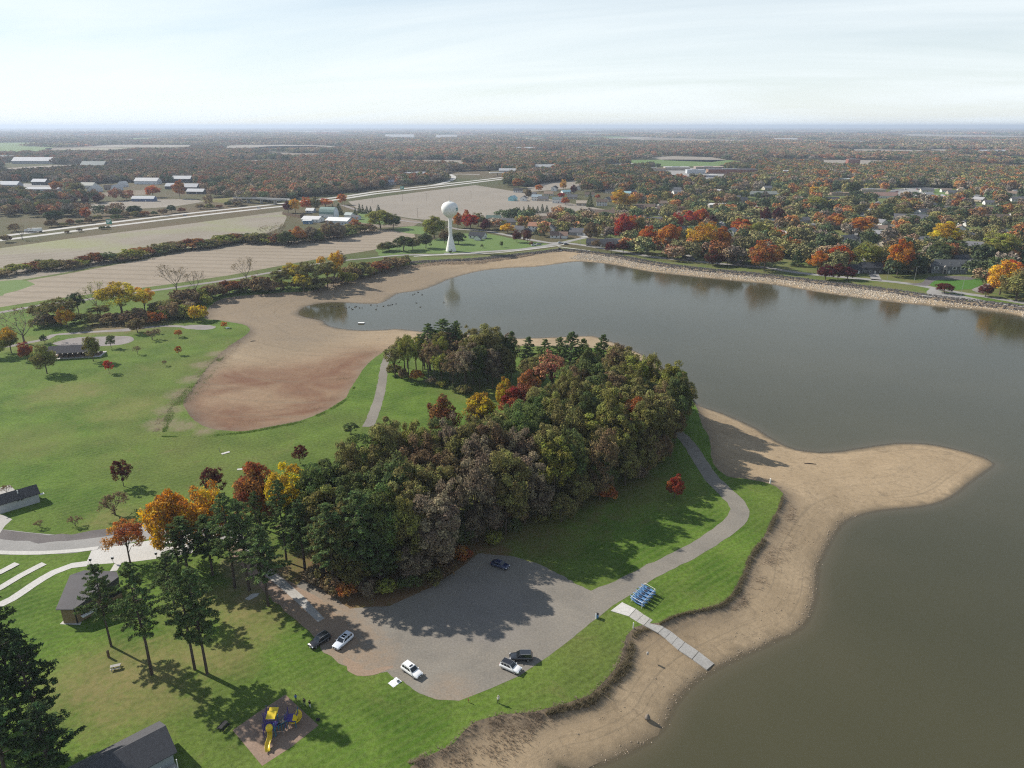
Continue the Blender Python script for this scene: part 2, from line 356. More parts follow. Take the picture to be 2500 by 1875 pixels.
def mat_field(name, c1, c2, ang, scale, green=None):
    b = NB(name); p = b.pos(); n = b.noise(p, 0.015, 5, 0.6, 0.6); f = b.noise(p, 0.25, 5, 0.75)
    c = b.mix(b.ramp(n, (0.3, 0.0), (0.7, 1.0)), c1, c2)
    w = b.wave(b.map(p, (1, 1, 1), (0, 0, ang)), scale, 1.0, 3, 0.05, 'Y'); w2 = b.wave(b.map(p, (1, 1, 1), (0, 0, ang)), scale * 0.23, 0.8, 2, 0.05, 'Y')
    c = b.mix(b.math('MULTIPLY', b.ramp(w, (0.2, 1.0), (0.6, 0.0)), 0.28), c, tuple(x * 0.55 for x in c1))
    c = b.mix(b.math('MULTIPLY', b.ramp(w2, (0.1, 1.0), (0.35, 0.0)), 0.35), c, tuple(x * 0.6 for x in c1))
    if green: c = b.mix(b.math('MULTIPLY', b.ramp(b.noise(p, 0.01, 3, 0.5, 0.5), (0.45, 0.0), (0.62, 1.0)), 0.8), c, green)
    c = b.mix(1.0, c, b.ramp(f, (0.2, 0.82), (0.8, 1.12)), 'MULTIPLY')
    return b.out(b.bsdf(c, 0.95, 0.1))
M_LAWN, M_BEACH, M_WATER = mat_lawn(), mat_beach(), mat_water()
M_ASPHALT = mat_road('gravel_asphalt', (0.182, 0.168, 0.146), (0.242, 0.221, 0.188), (0.265, 0.232, 0.188))
M_DIRT = mat_road('dirt_track', (0.26, 0.19, 0.14), (0.32, 0.235, 0.18), (0.22, 0.165, 0.13))
M_ROAD = mat_road('town_asphalt', (0.25, 0.245, 0.235), (0.33, 0.32, 0.305))
M_OLDROAD = mat_road('worn_asphalt', (0.20, 0.18, 0.17), (0.30, 0.275, 0.26))
M_DARKROAD = mat_road('dark_asphalt', (0.11, 0.10, 0.10), (0.17, 0.155, 0.15))
M_HWY = mat_road('highway_concrete', (0.42, 0.41, 0.385), (0.52, 0.505, 0.475))
M_CONC = mat_road('pale_concrete', (0.47, 0.46, 0.43), (0.56, 0.545, 0.515))
M_CONCG = mat_road('grey_concrete', (0.36, 0.345, 0.32), (0.43, 0.415, 0.385))
M_MULCH = mat_road('wood_chips', (0.21, 0.15, 0.115), (0.31, 0.225, 0.17))
M_LITTER = mat_road('leaf_litter', (0.10, 0.06, 0.035), (0.19, 0.12, 0.07))
M_DRYGRASS = mat_road('dry_grass', (0.20, 0.17, 0.075), (0.16, 0.165, 0.05))
M_GREEN = mat_road('green_field', (0.10, 0.165, 0.045), (0.13, 0.19, 0.055))
M_LAWN2 = mat_road('roadside_grass', (0.085, 0.135, 0.03), (0.165, 0.15, 0.06))
M_F1 = mat_field('stubble_rows', (0.245, 0.215, 0.17), (0.30, 0.265, 0.215), 0.25, 0.22, (0.24, 0.25, 0.13))
M_F2 = mat_field('ploughed_rows', (0.275, 0.23, 0.175), (0.315, 0.265, 0.205), 0.12, 0.09)
M_F3 = mat_field('bare_field', (0.265, 0.235, 0.195), (0.31, 0.275, 0.23), 0.4, 0.12)
M_F4 = mat_field('dark_field', (0.19, 0.155, 0.115), (0.235, 0.195, 0.15), 0.1, 0.10)

# ---- ground: one sheet to the horizon, with the lake basin cut out
OUT = 46000.0
ring = [(-OUT, -300), (OUT, -300), (OUT, OUT), (-OUT, OUT)]
ext = [grid(-700, 700, -200, 1300, 60)]
for a, b_, s in ((1300, 4000, 300), (4000, 16000, 1500), (16000, 45000, 6000)): ext.append(grid(-b_, b_, a, b_, s))
ext = np.concatenate(ext); ext = ext[(np.abs(ext[:, 0]) < OUT * 0.98) & ~(inside(ext, BASIN) | (dist(ext, BASIN[::4]) < 4))]
v, f = cdt([(ring, True), (BASIN, True)], ext)
cen = v[f].mean(1); f = f[~inside(cen, BASIN)]
put('ground', mesh('ground', np.c_[v, np.zeros(len(v))], f, M_LAWN))['kind'] = 'structure'

# ---- beach and lake bed
pts = [grid(-20, 200, 30, 330, 2.2), grid(-330, 20, 150, 640, 4.0), grid(20, 560, 330, 640, 5.0), grid(200, 560, 30, 330, 14)]
pts = np.concatenate(pts); ib = inside(pts, BASIN); pts = pts[ib]; dw = dist(pts, WATER[::2]); iw = inside(pts, WATER); db = dist(pts, BASIN[::2])
pts = pts[((~iw) | (dw < 16)) & (db > 0.5) & (dw > 0.4)]
rim = [p for p in BASIN[::2]]                        # foot of the bank, a little inside the rim
v, f = cdt([(BASIN, True), (WATER, True)], pts)
cen = v[f].mean(1); ci = inside(cen, BASIN); dwc = dist(cen, WATER[::2]); f = f[ci & (~inside(cen, WATER) | (dwc < 22))]
z, do, dw, iw = zbed(v)
on_rim = do < 0.03
z = z + np.where(iw | on_rim, 0, 0.12 * fnoise(v[:, 0], v[:, 1], 0.25, 5) * np.clip(do / 4, 0, 1) * np.clip(dw / 4, 0, 1)); z[on_rim] = 0.0
def blob(P, px, py, r, zz=-1.0):
    c = np.array(at(px, py, zz)[:2]); return np.exp(-((np.hypot(*(P - c).T) / r) ** 2))
red = np.clip(1.1 * blob(v, 600, 1012, 17) + blob(v, 690, 1005, 17) + 1.2 * blob(v, 620, 960, 26) + blob(v, 720, 960, 26) + .7 * blob(v, 560, 930, 18) + blob(v, 820, 920, 22) + 0.8 * blob(v, 900, 880, 22) + 0.5 * blob(v, 560, 1010, 18), 0, 1)
mud = np.clip(blob(v, 800, 720, 70) + blob(v, 620, 740, 60) + 0.8 * blob(v, 720, 830, 35) + blob(v, 1000, 680, 60), 0, 1)
edge = np.clip(1.0 - do / (5.0 + 3.5 * fnoise(v[:, 0], v[:, 1], 0.12, 9)), 0, 1)
wet = np.where(iw, 1, np.clip(1 - dw / (1.6 + 1.3 * fnoise(v[:, 0], v[:, 1], 0.1, 2)), 0, 1))
bm = mesh('beach', np.c_[v, z], f, M_BEACH, True, attrs={'wet': ('POINT', wet), 'red': ('POINT', red), 'mud': ('POINT', mud), 'edge': ('POINT', edge)})
a = bm.attributes.new('shore', 'FLOAT_VECTOR', 'POINT'); sv = np.c_[np.where(iw, 0, np.sqrt(dw * 6 + 0.01)), v[:, 1] * 0.02, v[:, 0] * 0.02].astype(np.float32); a.data.foreach_set('vector', sv.ravel())
put('beach', bm)['kind'] = 'structure'

# ---- lake
pts = np.concatenate([grid(-10, 560, 40, 330, 12), grid(-330, 560, 330, 640, 14)]); pts = pts[inside(pts, WATER)]
inner = []
for dd in (0.7, 2.0, 4.5):
    nrm = np.roll(WATER, -1, 0) - np.roll(WATER, 1, 0); nrm = np.c_[-nrm[:, 1], nrm[:, 0]] / (np.hypot(*nrm.T)[:, None] + 1e-9)
    for sg in (1, -1):
        q = WATER + nrm * dd * sg; inner.append(q[inside(q, WATER)])
pts = np.concatenate([pts] + inner); dwp = dist(pts, WATER[::2]); pts = pts[dwp > 0.5]
# run the sheet a little under the sand so that the waterline follows the beach
v, f = cdt([(WATER, True)], pts); cen = v[f].mean(1); f = f[inside(cen, WATER)]
dw = dist(v, WATER[::2]); dw[dw < 0.05] = 0
sh = np.exp(-dw / 2.2)
put('lake', mesh('lake', np.c_[v, np.full(len(v), WL + 0.012)], f, M_WATER, True, attrs={'shallow': ('POINT', sh)}))['kind'] = 'structure'

# ---- flat sheets: roads, paths, fields
def linear(g, step, jit):
    out = []; r = np.random.default_rng(len(g)); w = 0.0
    for a, b in zip(g, g[1:] + g[:1]):
        a, b = np.array(a), np.array(b); n = max(1, int(np.hypot(*(b - a)) / step))
        for i in range(n): w = 0.7 * w + r.normal(0, jit); out.append(a + (b - a) * i / n + np.array([w, w * .6]))
    return np.array(out)
def sheet(name, px, mat, z=0.01, jit=0.15, step=2.0, smooth=True, label=None):
    g = ats(px); p = linear(g, step, jit) if smooth == 'lin' else spline(g, True, step, jit, len(px) + int(px[0][0])) if smooth else np.array(g)
    v, f = cdt([(p, True)], []); cen = v[f].mean(1); f = f[inside(cen, p)]
    o = put(name, mesh(name, np.c_[v, np.full(len(v), z)], f, mat)); o['kind'] = 'structure'
    return o
def strip(name, px, w, mat, z=0.015, step=4.0, jit=0.0):
    """a road of constant width along a centre line; w may vary along it"""
    c = spline(ats(px), False, step, 0); n = len(c)
    ws = np.interp(np.linspace(0, 1, n), np.linspace(0, 1, len(w)), w) if isinstance(w, (list, tuple)) else np.full(n, w)
    t = np.gradient(c, axis=0); t /= np.hypot(*t.T)[:, None]; nn = np.c_[-t[:, 1], t[:, 0]]
    r = np.random.default_rng(n); a = c + nn * (ws / 2 + r.normal(0, jit, n))[:, None]; b = c - nn * (ws / 2 + r.normal(0, jit, n))[:, None]
    V = np.concatenate([np.c_[a, np.full(n, z)], np.c_[b, np.full(n, z)]]); F = [(i, n + i, n + i + 1, i + 1) for i in range(n - 1)]
    o = put(name, mesh(name, V, F, mat)); o['kind'] = 'structure'
    return o
# parking lot and the loop drive
sheet('parking_lot', [(700,1450),(745,1500),(775,1560),(796,1592),(830,1618),(869,1640),(905,1645),(946,1640),(985,1664),(1018,1688),(1066,1706),(1123,1710),(1191,1684),(1268,1650),(1354,1592),(1450,1515),(1498,1477),(1560,1440),(1500,1432),(1450,1443),(1415,1430),(1373,1408),(1306,1374),(1248,1360),(1172,1350),(1120,1390),(1060,1430),(950,1480),(854,1486),(800,1452),(740,1415)], M_ASPHALT, 0.012, 0.16, 0.8, 'lin')
strip('loop_drive', [(1455,1462),(1520,1432),(1600,1390),(1690,1345),(1760,1300),(1800,1265),(1803,1235),(1775,1205),(1740,1170),(1712,1130),(1690,1095),(1660,1060),(1610,1025),(1560,1005)], [6.2,5.2,4.8,4.8,4.8,5.2,5.4,5.0,4.6,4.4,4.4,4.2,4.2,4.2], M_ASPHALT, 0.018, 2.0, 0.12)
strip('meadow_drive', [(898,1042),(908,1020),(921,985),(930,950),(935,915),(939,890),(945,872),(960,858)], [4.0,4.0,3.8,3.8,3.6,3.4,3.2,3.0], M_ASPHALT, 0.018, 2.0, 0.12)
strip('dirt_track', [(560,1330),(610,1375),(650,1410),(700,1450),(760,1495),(820,1545),(860,1580)], [3.5,4.0,4.5,6.0,7.5,7.0,3.0], M_DIRT, 0.024, 2.0, 0.25)
strip('dirt_track', [(840,1610),(880,1640),(910,1640),(960,1628)], [1.2,2.2,1.6,0.6], M_DIRT, 0.02, 1.0, 0.2)
0 and sheet('leaf_litter', [(760,1380),(840,1360),(920,1370),(1040,1360),(1120,1340),(1180,1330),(1130,1390),(1050,1425),(960,1455),(880,1462),(800,1438),(745,1405)], M_LITTER, 0.008, 0.5)
0 and sheet('dry_lawn', [(110,1650),(200,1600),(270,1590),(340,1560),(420,1580),(460,1640),(470,1720),(430,1760),(330,1740),(240,1760),(170,1740)], M_DRYGRASS, 0.006, 0.8)
sheet('playground_bed', [(568,1783),(632,1738),(697,1696),(738,1734),(778,1771),(708,1826),(640,1870),(604,1826)], M_MULCH, 0.012, 0.06, 1.5, False)
sheet('footpath', [(655,1385),(690,1412),(740,1455),(792,1510),(776,1519),(722,1468),(672,1425),(642,1400)], M_CONCG, 0.03, 0, 2, False)
sheet('footpath', [(598,1462),(615,1450),(634,1448),(628,1456),(608,1466)], M_CONC, 0.03, 0, 2, False)
# park road and the concrete parking pad
strip('park_road', [(-160,1300),(-60,1312),(0,1318),(100,1328),(200,1326),(300,1308),(400,1288),(470,1280),(540,1300),(600,1350)], [9,9,9,9,9,9,9,8,6,4], M_ROAD, 0.012, 3, 0.05)
strip('park_road', [(-160,1283),(-60,1295),(0,1303),(80,1313),(170,1313),(260,1300),(340,1287)], [4,4,4,4,4,4,3], M_DARKROAD, 0.018, 3, 0.25)
strip('kerb', [(-160,1335),(-60,1344),(0,1349),(100,1350),(200,1343),(240,1338)], 1.6, M_CONC, 0.06, 3)
sheet('concrete_pad', [(224,1343),(300,1330),(420,1311),(478,1302),(470,1350),(430,1358),(330,1371),(208,1380)], M_CONC, 0.024, 0, 2, False)
strip('amphitheatre_walk', [(-30,1490),(30,1462),(80,1428),(130,1398),(175,1381),(215,1376)], 2.4, M_CONC, 0.05, 2)
strip('amphitheatre_walk', [(-40,1455),(0,1436),(50,1406),(108,1376)], 2.0, M_CONC, 0.09, 2)
strip('amphitheatre_walk', [(-40,1415),(0,1398),(42,1376)], 2.0, M_CONC, 0.13, 2)
strip('footpath', [(289,1374),(277,1394)], 1.6, M_CONC, 0.03, 2)
sheet('footpath', [(-40,1200),(0,1191),(24,1184),(36,1196),(42,1210),(0,1224),(-40,1232)], M_CONCG, 0.03, 0, 2, False)
sheet('footpath', [(-30,1252),(10,1258),(30,1268),(12,1284),(0,1302),(-30,1320)], M_CONCG, 0.03, 0, 2, False)
# picnic-ground lanes
strip('picnic_lane', [(-60,845),(0,848),(60,838),(110,828),(130,818),(230,810),(320,806)], 4.0, M_OLDROAD, 0.012, 4, 0.1)
sheet('gravel_lot', [(130,838),(180,825),(240,822),(300,820),(325,824),(322,834),(290,842),(230,846),(160,846)], M_OLDROAD, 0.016, 0.2)
sheet('gravel_lot', [(440,797),(480,793),(520,795),(526,801),(500,805),(460,803)], M_OLDROAD, 0.016, 0.2)
strip('picnic_lane', [(230,810),(330,802),(400,796),(445,797)], 3.4, M_OLDROAD, 0.014, 4, 0.1)
# lake road along the dam
strip('lake_road', [(905,630),(960,624),(1010,622),(1060,622),(1110,620),(1180,615),(1260,610),(1310,604),(1345,598),(1372,592)], [4,5,6.5,7,7,7,7,7.5,8,9], M_ROAD, 0.03, 8)
strip('lake_road', [(1372,592),(1420,598),(1470,606),(1530,616),(1600,628),(1690,637),(1780,646),(1860,652),(1950,666),(2050,676),(2140,684),(2230,694),(2290,706),(2350,716),(2420,726),(2500,740),(2620,760)], 7.0, M_ROAD, 0.03, 8)
strip('side_street', [(1120,560),(1180,563),(1220,570),(1260,578),(1300,586),(1345,593),(1372,592),(1410,584),(1440,577)], 6.5, M_ROAD, 0.026, 8)
strip('lake_footpath', [(1010,626),(1100,621),(1200,618),(1300,608),(1360,600),(1382,596)], 2.2, M_CONC, 0.05, 8)
strip('lake_footpath', [(1362,602),(1400,607),(1440,612)], 1.8, M_CONC, 0.045, 8)
sheet('road_apron', [(2230,694),(2270,702),(2262,712),(2270,722),(2310,728),(2350,730),(2420,738),(2350,722),(2300,712),(2262,700)], M_ROAD, 0.05, 0, 4)
strip('lake_footpath', [(2250,722),(2330,728),(2420,739),(2520,752)], 2.0, M_CONC, 0.055, 8)
sheet('driveway', [(2215,693),(2250,690),(2270,676),(2330,674),(2375,677),(2372,683),(2290,684),(2262,698)], M_DARKROAD, 0.055, 0, 4)
sheet('driveway', [(2372,708),(2400,696),(2420,690),(2410,704),(2400,716)], M_OLDROAD, 0.055, 0, 4)
sheet('driveway', [(1424,578),(1400,573),(1390,570),(1415,569),(1445,575)], M_CONC, 0.05, 0, 4)
strip('driveway', [(1580,614),(1562,601),(1590,598)], 4.0, M_OLDROAD, 0.04, 6)
strip('driveway', [(1796,648),(1812,636),(1835,630)], 4.5, M_OLDROAD, 0.04, 6)
# highway
strip('highway', [(-160,606),(0,587),(174,565),(289,550),(463,529),(640,509),(760,496),(846,484),(909,474),(1054,458),(1228,437),(1344,421),(1451,408),(1560,398)], 11, M_HWY, 0.05, 40)
strip('highway', [(-160,594),(0,577),(231,548),(434,524),(640,502),(760,489),(846,479),(909,469),(1054,453),(1228,433),(1344,417),(1451,405),(1560,395)], 11, M_HWY, 0.05, 40)
strip('highway_ramp', [(1054,453),(1085,446),(1105,438),(1107,430),(1098,426),(1120,425),(1170,426)], 10, M_HWY, 0.08, 25)
strip('country_road', [(-120,780),(0,763),(95,746),(200,733),(300,719),(400,706),(470,696),(560,683),(640,669),(720,655),(800,640),(905,630)], [5,5,5,5,5,5,5,5,4.5,4,4,4], M_OLDROAD, 0.03, 10)
strip('farm_lane', [(835,500),(870,512),(905,520),(960,535),(1010,542),(1060,548),(1120,560)], 6, M_OLDROAD, 0.04, 15)
# fields
sheet('field', [(-150,622),(0,606),(174,582),(300,566),(470,545),(620,525),(690,516),(700,530),(690,552),(640,576),(560,588),(430,612),(300,638),(150,667),(0,692),(-150,714)], M_F1, 0.01, 0, 15, False)
sheet('field', [(-150,718),(0,696),(150,671),(300,643),(450,615),(620,590),(760,570),(850,560),(930,560),(1010,566),(1015,585),(960,600),(900,612),(800,628),(700,646),(560,672),(400,696),(250,714),(95,735),(0,750),(-150,768)], M_F2, 0.012, 0, 15, False)
sheet('field', [(850,492),(950,478),(1054,465),(1160,452),(1250,466),(1370,492),(1490,514),(1440,522),(1380,529),(1300,530),(1180,534),(1080,540),(1000,533),(930,520),(870,508)], M_F3, 0.02, 0, 15, False)
sheet('field', [(60,472),(210,474),(360,462),(355,476),(230,480),(120,482),(60,482)], M_F4, 0.03, 0, 15, False)
sheet('field', [(170,502),(330,488),(470,486),(500,492),(420,505),(330,510),(200,516)], M_F3, 0.03, 0, 15, False)
sheet('field', [(95,520),(160,505),(180,512),(140,524)], M_GREEN, 0.035, 0, 15, False)
sheet('field', [(880,540),(960,528),(1030,540),(1010,552),(930,556),(885,552)], M_F4, 0.035, 0, 15, False)
sheet('field', [(-20,690),(40,684),(78,690),(60,704),(0,722),(-30,724)], M_GREEN, 0.02, 1.0, 6)
for k, (px, m) in enumerate([
    ([(0,354),(60,356),(130,360),(120,370),(30,374),(-60,376),(-60,356)], M_GREEN), ([(110,362),(240,357),(320,362),(300,372),(200,374),(120,372)], M_F4), ([(560,390),(640,391),(700,393),(690,398),(560,398)], M_F3), ([(612,396),(720,395),(718,401),(612,402)], M_GREEN),
    ([(880,389),(1000,391),(1130,391),(1135,402),(1060,404),(960,399),(890,396)], M_F3), ([(1475,404),(1570,401),(1572,408),(1490,414)], M_GREEN), ([(1270,338),(1350,339),(1348,343),(1275,343)], M_F3), ([(1465,333),(1560,334),(1690,340),(1830,342),(1830,347),(1600,346),(1470,341)], M_F3),
    ([(2180,330),(2330,329),(2500,332),(2600,335),(2600,338),(2330,337),(2190,334)], M_F3), ([(1860,388),(2000,390),(2120,391),(2210,393),(2200,402),(2120,404),(1980,399),(1860,395)], M_F3), ([(1330,446),(1410,440),(1416,458),(1300,468),(1286,458)], M_F3), ([(1100,402),(1180,401),(1200,407),(1120,409)], M_F4), ([(2240,462),(2320,461),(2345,468),(2320,478),(2260,474)], M_GREEN), ([(2060,318),(2120,317),(2130,319),(2070,320)], M_F3), ([(2210,318),(2280,318),(2270,320)], M_F3), ([(940,334),(1000,336),(1090,337),(1085,339),(950,338)], M_CONC)]):
    sheet('field', px, m, 0.12, 0, 40, False)
fr = np.random.default_rng(12)
for k in range(40):                                  # scattered clearings in the far woods
    d = 10 ** fr.uniform(3.32, 4.35); a = fr.uniform(-.62, .62); x, y = math.sin(a) * d, math.cos(a) * d; w_, l_ = d * fr.uniform(.02, .07), .14 * d * fr.uniform(.6, 1.2)
    q = [(x + w_ * u_ * (1 + .2 * fr.normal()), y + l_ * v_ * (1 + .2 * fr.normal())) for u_, v_ in ((-1, -.5), (.2, -.6), (1, -.4), (1, .4), (-.1, .6), (-1, .5))]
    o = put('field', mesh('field', [(p_[0], p_[1], .2) for p_ in q], [tuple(range(6))], [M_F3, M_F3, M_F1, M_GREEN, M_F4][k % 5])); o['kind'] = 'structure'
sheet('town_lawn', [(1380,565),(1560,500),(1700,470),(1850,455),(2100,445),(2500,445),(2760,560),(2700,765),(2300,700),(1860,645),(1560,604)], M_LAWN2, 0.006, 0, 10, False)
for px in ([(1440,577),(1560,560),(1700,556),(1850,556),(1980,548)], [(1690,637),(1660,600),(1640,560),(1610,520),(1590,480)], [(2140,684),(2110,620),(2080,560),(2040,505),(2000,470)], [(1980,548),(2150,520),(2330,522),(2520,540)], [(2330,522),(2350,490),(2340,470)], [(1850,556),(1840,520),(1850,490)]): strip('side_street', px, 6.5, M_ROAD, 0.03, 12)
# yards and lots in town
sheet('school_lot', [(1580,412),(1690,410),(1800,420),(1840,432),(1740,440),(1640,436),(1590,428)], M_ROAD, 0.1, 0, 20, False)
sheet('school_lot', [(2180,462),(2260,456),(2300,462),(2290,478),(2200,482),(2160,474)], M_ROAD, 0.1, 0, 20, False)
sheet('storage_yard', [(0,455),(60,448),(130,450),(128,462),(40,466),(0,468)], M_ROAD, 0.1, 0, 20, False)
sheet('tower_lawn', [(930,600),(1010,596),(1060,585),(1100,572),(1150,570),(1200,572),(1250,582),(1330,594),(1355,598),(1310,602),(1260,608),(1180,613),(1110,618),(1060,619),(1000,619),(930,625)], M_GREEN, 0.012, 0.5, 5)
sheet('dam_lawn', [(930,634),(1010,628),(1100,626),(1200,622),(1300,612),(1372,603),(1440,612),(1530,622),(1600,636),(1690,644),(1780,652),(1860,659),(1950,674),(2050,684),(2140,692),(2230,704),(2300,728),(2294,724),(2149,704),(2005,687),(1880,672),(1732,658),(1616,644),(1500,623),(1385,610),(1330,615),(1260,623),(1199,630),(1141,635),(1083,636),(996,646)], M_LAWN2, 0.012, 0, 6)
sheet('verge_lawn', [(1372,590),(1420,580),(1470,590),(1560,600),(1700,615),(1860,640),(2000,655),(2150,668),(2280,690),(2500,730),(2500,738),(2290,704),(2230,691),(2140,681),(2050,673),(1950,663),(1860,649),(1690,634),(1530,613),(1420,595)], M_LAWN2, 0.014, 0.5, 6)
sheet('farm_lawn', [(880,520),(905,524),(960,540),(950,548),(890,545),(870,535)], M_GREEN, 0.045, 0, 10)
sheet('farm_lawn', [(960,560),(1010,552),(1060,560),(1055,572),(1000,570)], M_GREEN, 0.016, 0, 10)
sheet('mown_lawn', [(2255,690),(2268,681),(2330,684),(2395,680),(2400,694),(2372,706),(2330,708),(2275,698)], mat_field('striped_lawn', (0.075, 0.17, 0.03), (0.085, 0.185, 0.035), 0.7, 0.30), 0.05, 0, 4, False)
# boat ramp: separate concrete slabs down the bank
ramp_l = [(1497,1490),(1530,1503),(1571,1535),(1598,1561),(1627,1585),(1660,1603),(1690,1618),(1715,1630)]
ramp_r = [(1530,1470),(1553,1490),(1578,1500),(1606,1519),(1640,1545),(1658,1562),(1690,1585),(1745,1625)]
ramp = empty('boat_ramp', at(1600, 1540)); tag(ramp, 'pale concrete boat ramp of jointed slabs running down to the water', 'boat ramp')
zs = [0.06, 0.06, 0.05, 0.0, -0.5, -0.85, -1.2, -1.6, -2.2, -3.2]
def rampt(px, py):
    z = 0.06
    for _ in range(3):
        p = at(px, py, z); z = float(zbed(np.array([[p.x, p.y]]))[0][0]) + .10 if inside(np.array([[p.x, p.y]]), BASIN)[0] else 0.06
    return Vector((p.x, p.y, max(z, WL - .25)))
RL = [rampt(*p) for z_, p in zip(zs, [(1490,1491),(1536,1505),(1553.7,1517),(1572,1527.5),(1607,1548.6),(1624,1560),(1640,1574),(1656,1588),(1690,1610),(1726,1636)])]
RR = [rampt(*p) for z_, p in zip(zs, [(1518,1470),(1553,1487),(1571,1500),(1587,1509.6),(1622,1530),(1639,1542),(1655,1555),(1672,1567.5),(1706,1590),(1744,1620)])]
for i in range(len(RL) - 1):
    ov = Vector(ramp.location); g = 0.06
    a, b, c, d = RL[i].copy(), RR[i].copy(), RR[i + 1].copy(), RL[i + 1].copy()
    a.z = b.z = max(a.z, b.z); c.z = d.z = max(c.z, d.z)
    a2, d2 = a.lerp(d, 0.02), d.lerp(a, 0.02); b2, c2 = b.lerp(c, 0.02), c.lerp(b, 0.02)
    top = [p + Vector((0, 0, 0.03)) - ov for p in (a2, b2, c2, d2)]; bot = [p - Vector((0, 0, 0.22)) for p in top]
    MB().loft([bot[::-1], top[::-1]]).build('slab', M_CONC if i == 0 else M_CONCG, ramp)
# ================================================================ vegetation library
def unit(a): return a / (np.linalg.norm(a, axis=-1, keepdims=True) + 1e-9)
def cards(C, Rr, n, size, r, flat=1.0, out=None, nj=0.55, up=0.25, aspect=0.62, shell=0.55):
    """leaf sprays: small quads spread through each clump, facing away from its heart"""
    C = np.asarray(C, float); Rr = np.asarray(Rr, float); k = len(C)
    d = unit(r.normal(0, 1, (k, n, 3)) + (0 if out is None else 0.7 * unit(C - out)[:, None, :]))
    rad = (shell + (1 - shell) * r.random((k, n, 1))) * Rr[:, None, None]
    p = C[:, None, :] + d * rad * np.array([1, 1, flat])
    nr = unit(d + r.normal(0, nj, (k, n, 3)) + np.array([0, 0, up]))
    t = unit(np.cross(nr, r.normal(0, 1, (k, n, 3)))); b = np.cross(nr, t)
    s = size * (0.6 + 0.8 * r.random((k, n, 1)))
    V = np.stack([p + t * s, p + b * s * aspect, p - t * s, p - b * s * aspect], 2).reshape(-1, 3)
    N = k * n; F = np.arange(4 * N).reshape(N, 4)
    return V, F, r.random(N), np.repeat(r.random(k), n)
def foliage_mat(name, trans=0.33, gloss=0.0):
    b = NB(name); var = b.attr('var').outputs['Fac']; cl = b.attr('cl').outputs['Fac']; zr = b.attr('zr').outputs['Fac']
    base = b.ocol()
    top = b.attr('["top"]', 'OBJECT'); topf = b.attr('["topf"]', 'OBJECT')
    f = b.math('MULTIPLY', b.ramp(b.math('ADD', zr, b.math('MULTIPLY', b.math('SUBTRACT', cl, 0.5), 0.5)), (0.35, 0.0), (0.8, 1.0)), topf.outputs['Fac'])
    c = b.mix(f, base, top.outputs['Color'])
    h = b.node('ShaderNodeHueSaturation'); b.l.new(c, h.inputs['Color'])
    b.l.new(b.math('ADD', 0.472, b.math('MULTIPLY', cl, 0.056)), h.inputs['Hue'])
    b.l.new(b.math('ADD', 0.85, b.math('MULTIPLY', var, 0.25)), h.inputs['Saturation'])
    b.l.new(b.math('MULTIPLY', b.math('ADD', 0.50, b.math('MULTIPLY', var, 0.85)), b.math('ADD', 0.75, b.math('MULTIPLY', cl, 0.5))), h.inputs['Value'])
    d = b.node('ShaderNodeBsdfDiffuse'); t = b.node('ShaderNodeBsdfTranslucent'); m = b.node('ShaderNodeMixShader'); m.inputs[0].default_value = trans
    b.l.new(h.outputs[0], d.inputs[0]); b.l.new(h.outputs[0], t.inputs[0]); b.l.new(d.outputs[0], m.inputs[1]); b.l.new(t.outputs[0], m.inputs[2])
    return b.out(m.outputs[0])
M_LEAF = foliage_mat('leaves'); M_NEEDLE = foliage_mat('needles', 0.25)
def bark(name, c):
    b = NB(name); o = b.obj(); n = b.noise(b.map(o, (8, 8, 1.2)), 2.0, 4, 0.7)
    return b.out(b.bsdf(b.mix(n, tuple(x * 0.55 for x in c), c), 0.95, 0.1))
M_BARK = bark('bark', (0.13, 0.10, 0.08)); M_PBARK = bark('pine_bark', (0.12, 0.095, 0.085)); M_TWIG = bark('grey_twigs', (0.22, 0.185, 0.155))

def crown_mesh(name, parts, H, W, mat):
    V = np.concatenate([p[0] for p in parts]); off = 0; F = []
    for p in parts: F.append(p[1] + off); off += len(p[0])
    F = np.concatenate(F); var = np.concatenate([p[2] for p in parts]); cl = np.concatenate([p[3] for p in parts])
    V = V / np.array([W, W, H]); zr = V[F[:, 0], 2]
    return mesh(name, V, F, mat, False, None, {'var': ('FACE', var), 'cl': ('FACE', cl), 'zr': ('FACE', zr)})
def trunk_mesh(name, tubes, H, W, mat, n=6):
    m = MB()
    for pts, rad in tubes: m.tube(pts, rad, n if rad[0] > 0.08 else 4)
    V = np.array(m.V) / np.array([W, W, H])
    return mesh(name, V, m.F, mat, True)
def limbs(r, H, W, targets, z0, z1, r0, fork=0.0, lean=0.0):
    """tapered trunk with curved limbs that run into the crown"""
    top = Vector((lean * H + r.normal(0, 0.02 * W), r.normal(0, 0.02 * W), z1)); mid = Vector((lean * H * 0.4 + r.normal(0, 0.015 * W), r.normal(0, 0.015 * W), z1 * 0.5))
    T = [([(0, 0, -0.3), (0, 0, 0.02 * H), tuple(mid), tuple(top)], [r0 * 1.5, r0 * 1.05, r0 * 0.85, r0 * 0.4])]
    for t in targets:
        t = Vector(t); a = r.uniform(0.0, 0.8); s = Vector((0, 0, 0)).lerp(mid, 1.0) if a < 0.4 else mid.lerp(top, (a - 0.2))
        z = z0 + (z1 - z0) * r.uniform(0, 0.85); s = mid.lerp(top, max(0, min(1, (z - mid.z) / max(top.z - mid.z, 0.1)))); s.z = max(z, z0 * 0.8)
        m1 = s.lerp(t, 0.5) + Vector((0, 0, 0.04 * H)); T.append(([tuple(s), tuple(m1), tuple(t)], [r0 * 0.42, r0 * 0.24, r0 * 0.07]))
    return T
